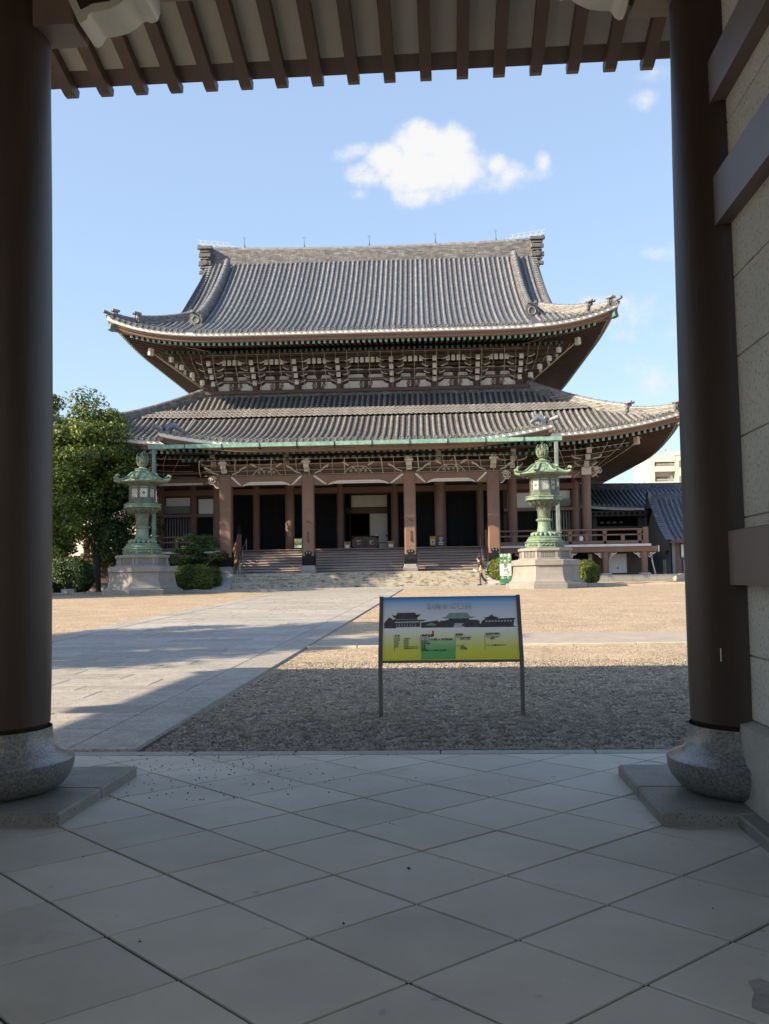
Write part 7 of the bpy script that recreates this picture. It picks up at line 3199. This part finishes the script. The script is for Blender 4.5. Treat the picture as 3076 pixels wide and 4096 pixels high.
G1 = 'trees on the left of the courtyard'
tree(HW(-20.6, 3.6, -.2), 14.2, (4.6, 4.4, 5.2), 4.2, .38, M['leaf_a'], 'tallest broadleaf tree behind the left lantern, with a sunlit yellow-green crown', G1, 84, 420, .25, 3, cs=1.05)
tree(HW(-17.5, 1.3, -.2), 11.6, (2.2, 2.5, 3.2), 3.8, .26, M['leaf_a'], 'bushy tree with bright rounded top reaching to the lower eave', G1, 44, 430, .22, 5, cs=.85)
tree(HW(-16.2, 2.6, -.2), 7.4, (2.2, 2.2, 3.0), 1.6, .22, M['leaf_b'], 'dark low tree directly behind the bronze lantern', G1, 42, 430, .20, 8, cs=.85)
tree(HW(-19.8, -.8, -.2), 8.8, (2.5, 2.4, 3.4), 2.0, .24, M['leaf_a'], 'mid-height tree with yellowish leaves at the gravel edge', G1, 42, 420, .20, 11, cs=.85)
G2 = 'shade trees along the south side'
tree((-19.5, 14.5, 0), 12.8, (5.2, 5.0, 4.4), 4.0, .4, M['leaf_a'], 'broad shade tree south of the path near the gate', G2, 58, 300, .30, 21)
tree((-20.8, 11.3, 0), 10.5, (3.4, 3.4, 3.4), 3.4, .3, M['leaf_a'], 'smaller shade tree close to the gate on the south side', G2, 40, 260, .28, 31)
tree((-31.5, 49.0, .6), 12.5, (4.6, 4.2, 4.6), 3.4, .4, M['leaf_b'], 'tall dark shade tree south of the left lantern', G2, 56, 300, .30, 25)
tree((-30.6, 51.5, .6), 20.5, (4.6, 4.6, 6.2), 6.0, .5, M['leaf_b'], 'very tall dark tree behind the south side trees', G2, 60, 230, .32, 27)


def hedge(loc, sx, sy, h, m, label, name='clipped_hedge', group=None, n=9000, size=.10, boxy=3.2):
    """rounded clipped bush: dark core, shell of small leaves"""
    root = empty(name, loc, PHI, label, 'hedge', group)
    u = rng.normal(size=(n, 3))
    u /= np.linalg.norm(u, axis=1, keepdims=True)
    p = np.abs(u) ** boxy
    k = (p.sum(1)) ** (-1 / boxy)
    P = u * k[:, None]
    P = P[P[:, 2] > -.95]
    wob = 1 + .07 * np.sin(P[:, :1] * 7 + P[:, 1:2] * 5 + 1) + rng.normal(size=(len(P), 1)) * .05
    Q = P * wob * np.array([sx, sy, h / 2]) + np.array([0, 0, h / 2])
    nr = P + rng.normal(size=P.shape) * .7 + np.array([0, 0, .25])
    nr /= np.linalg.norm(nr, axis=1, keepdims=True)
    t = np.cross(nr, rng.normal(size=P.shape))
    t /= np.linalg.norm(t, axis=1, keepdims=True)
    w = np.cross(nr, t)
    L = size * rng.uniform(.6, 1.4, (len(P), 1))
    V = np.stack([Q - t * L * .5, Q + w * L * .3, Q + t * L * .5, Q - w * L * .3], 1)
    raw('leaves', V.reshape(-1, 3), np.arange(len(P) * 4).reshape(-1, 4), m, root)
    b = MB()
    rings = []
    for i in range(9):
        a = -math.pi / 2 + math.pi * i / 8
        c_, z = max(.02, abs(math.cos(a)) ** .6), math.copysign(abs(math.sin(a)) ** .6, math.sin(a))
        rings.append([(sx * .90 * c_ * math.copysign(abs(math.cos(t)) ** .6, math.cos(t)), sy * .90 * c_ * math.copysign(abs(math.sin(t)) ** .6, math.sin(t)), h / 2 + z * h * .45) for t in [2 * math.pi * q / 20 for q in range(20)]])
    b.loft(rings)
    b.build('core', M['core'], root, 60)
    for k in range(5):
        b = MB()
        xx = (k - 2) * sx * .35
        b.tube([(xx, -sy * .3, -.08), (xx * 1.05, -sy * .35, h * .3)], .03, 5)
        b.build('stem', M['bark'], root)
    return root


hedge(HW(-10.35, -1.9, -.05), 1.62, .85, 1.50, M['leaf_c'], 'clipped rounded hedge between the left lantern and the steps', group='clipped bushes before the hall', n=15000)
hedge(HW(8.95, -1.2, -.05), .85, .7, 1.66, M['leaf_c'], 'round clipped bush behind the green reception sign', group='clipped bushes before the hall', n=9000, boxy=2.3)
hedge(HW(13.95, -2.0, -.15), .78, .75, 1.50, M['leaf_c'], 'round clipped bush right of the lantern, before the veranda', group='clipped bushes before the hall', n=9000, boxy=2.3)
hedge(HW(-20.4, -3.2, -.2), 1.2, .9, 1.35, M['leaf_c'], 'small loose bush at the gravel edge below the trees', 'low_bush', n=7000, boxy=2.2)
hedge(HW(-18.3, -1.6, -.2), 1.5, .9, 2.3, M['leaf_b'], 'dark leafy shrub hiding the tree trunks behind the lantern', 'leafy_shrub', n=9000, size=.15, boxy=2.1)
hedge(HW(-14.7, .2, -.2), 1.1, .8, 1.2, M['leaf_b'], 'dark low shrub under the trees behind the lantern', 'low_bush', n=5000, boxy=2.2)


def maple(loc):
    rnd = random.Random(4)
    root = empty('small_maple', loc, PHI, 'small spreading maple with layered branches above the hedge', 'tree')
    b = MB()
    cen, sg_ = [], []
    for k in range(40):
        a = rnd.uniform(0, 6.28)
        r_ = rnd.uniform(.2, 2.25) * (1.1 if math.cos(a) > 0 else .9)
        z = 1.0 + rnd.random() * 2.2 * (1 - r_ / 3.4)
        q = Vector((r_ * math.cos(a), r_ * math.sin(a) * .6, z + (.25 if math.cos(a) > 0 else 0)))
        cen.append(tuple(q))
        s = rnd.uniform(.20, .44)
        sg_.append((s * 1.5, s * 1.3, s * .6))
        if k % 2 == 0:
            b.tube([(0, 0, .9), (q.x * .5, q.y * .5, z * .72 + .2), q], [.055, .035, .012], 5)
    b.tube([(0, 0, -.1), (.05, 0, .5), (0, 0, 1.0)], [.10, .08, .06], 7)
    b.build('trunk', M['bark'], root, 60)
    leaves('crown', cen, sg_, 230, .13, M['leaf_d'], root, up=.8)
    return root


for k_, (x_, y_, w_, h_) in enumerate(((-23.0, 5.5, 2.2, 2.6), (-19.2, 6.2, 2.0, 2.2), (-16.2, 5.6, 1.6, 1.9))):
    hedge(HW(x_, y_, -.2), w_, .9, h_, M['leaf_b'], ('tallest dark undergrowth bush below the left trees', 'dark undergrowth bush between the tree trunks', 'low dark undergrowth bush next to the veranda end')[k_], 'undergrowth_bush', 'undergrowth under the trees', n=5000, size=.14, boxy=2.4)
maple(HW(-10.7, -.4, .5))

# planting strip, kerbs and stones at the edges of the gravel
st_ = tag(empty('planting_strip', HW(0, 0, -.17), PHI), kind='structure')
b = MB()
for k in range(30):
    x = 13.4 + k * .6
    b.v += [(x, -4.6, .02), (x, -3.2, .16 + .04 * math.sin(k * .9)), (x, -1.0, .20 + .05 * math.sin(k * 1.3)), (x, 1.9, .22)]
for k in range(29):
    for j in range(3):
        b.f.append((k * 4 + j, (k + 1) * 4 + j, (k + 1) * 4 + j + 1, k * 4 + j + 1))
        b.m.append(0)
b.build('sandy_soil', mat('sandy_soil', (.46, .35, .22), (.36, .27, .17), 3, 6, .95, .5, 25), st_, 60)
b = MB()
for k in range(30):
    x = -13.0 - k * .6
    b.v += [(x, -4.5, .02), (x, -3.2, .08 + .04 * math.sin(k * .9)), (x, -1.0, .10 + .05 * math.sin(k * 1.3)), (x, 1.9, .12)]
for k in range(29):
    for j in range(3):
        b.f.append((k * 4 + j, k * 4 + j + 1, (k + 1) * 4 + j + 1, (k + 1) * 4 + j))
        b.m.append(0)
b.build('shaded_soil', M['soil'], st_, 60)
for s in (-1, 1):
    x = 13.6
    while x < 28:
        l = random.uniform(.9, 1.5)
        b = MB()
        xa, xb = sorted((s * (x + .01), s * (x + l - .01)))
        b.cbox(xa, xb, -4.75, -4.55, -.1, .13, .02)
        b.build('edging_stone', M['kerb'] if s > 0 else M['conc'], st_)
        x += l


def boulder(loc, r, label, sq=(1, .8, .75), seed=1):
    rr = np.random.default_rng(seed)
    b_ = MB()
    rings = []
    for i in range(8):
        a = -math.pi / 2 + math.pi * (i + .5) / 8
        rings.append([(sq[0] * r * math.cos(a) * math.cos(t) * rr.uniform(.88, 1.12), sq[1] * r * math.cos(a) * math.sin(t) * rr.uniform(.88, 1.12), sq[2] * r * math.sin(a) * rr.uniform(.92, 1.05)) for t in [2 * math.pi * q / 12 for q in range(12)]])
    b_.loft(rings)
    return tag(b_.build('boulder', M['rock'], None, 45, loc=loc), label, 'rock')


boulder(HW(20.35, 0.2, .12), .55, 'pale rounded boulder on the sandy strip near the storehouse')
for k, (x, y) in enumerate(((-17.6, -3.4), (-19.0, -3.5), (-22.3, -3.4))):
    b = MB()
    b.cbox(-.42, .42, -.2, .2, -.1, .34 + .05 * (k % 2), .03)
    tag(b.build('edge_block', M['conc'], None, loc=HW(x, y, -.17), rotz=PHI + .05 * k), ('grey stone block nearest the lantern in the row below the trees', 'taller grey stone block in the row below the trees', 'grey stone block beside the small loose bush')[k], 'stone block', 'grey blocks under the trees')
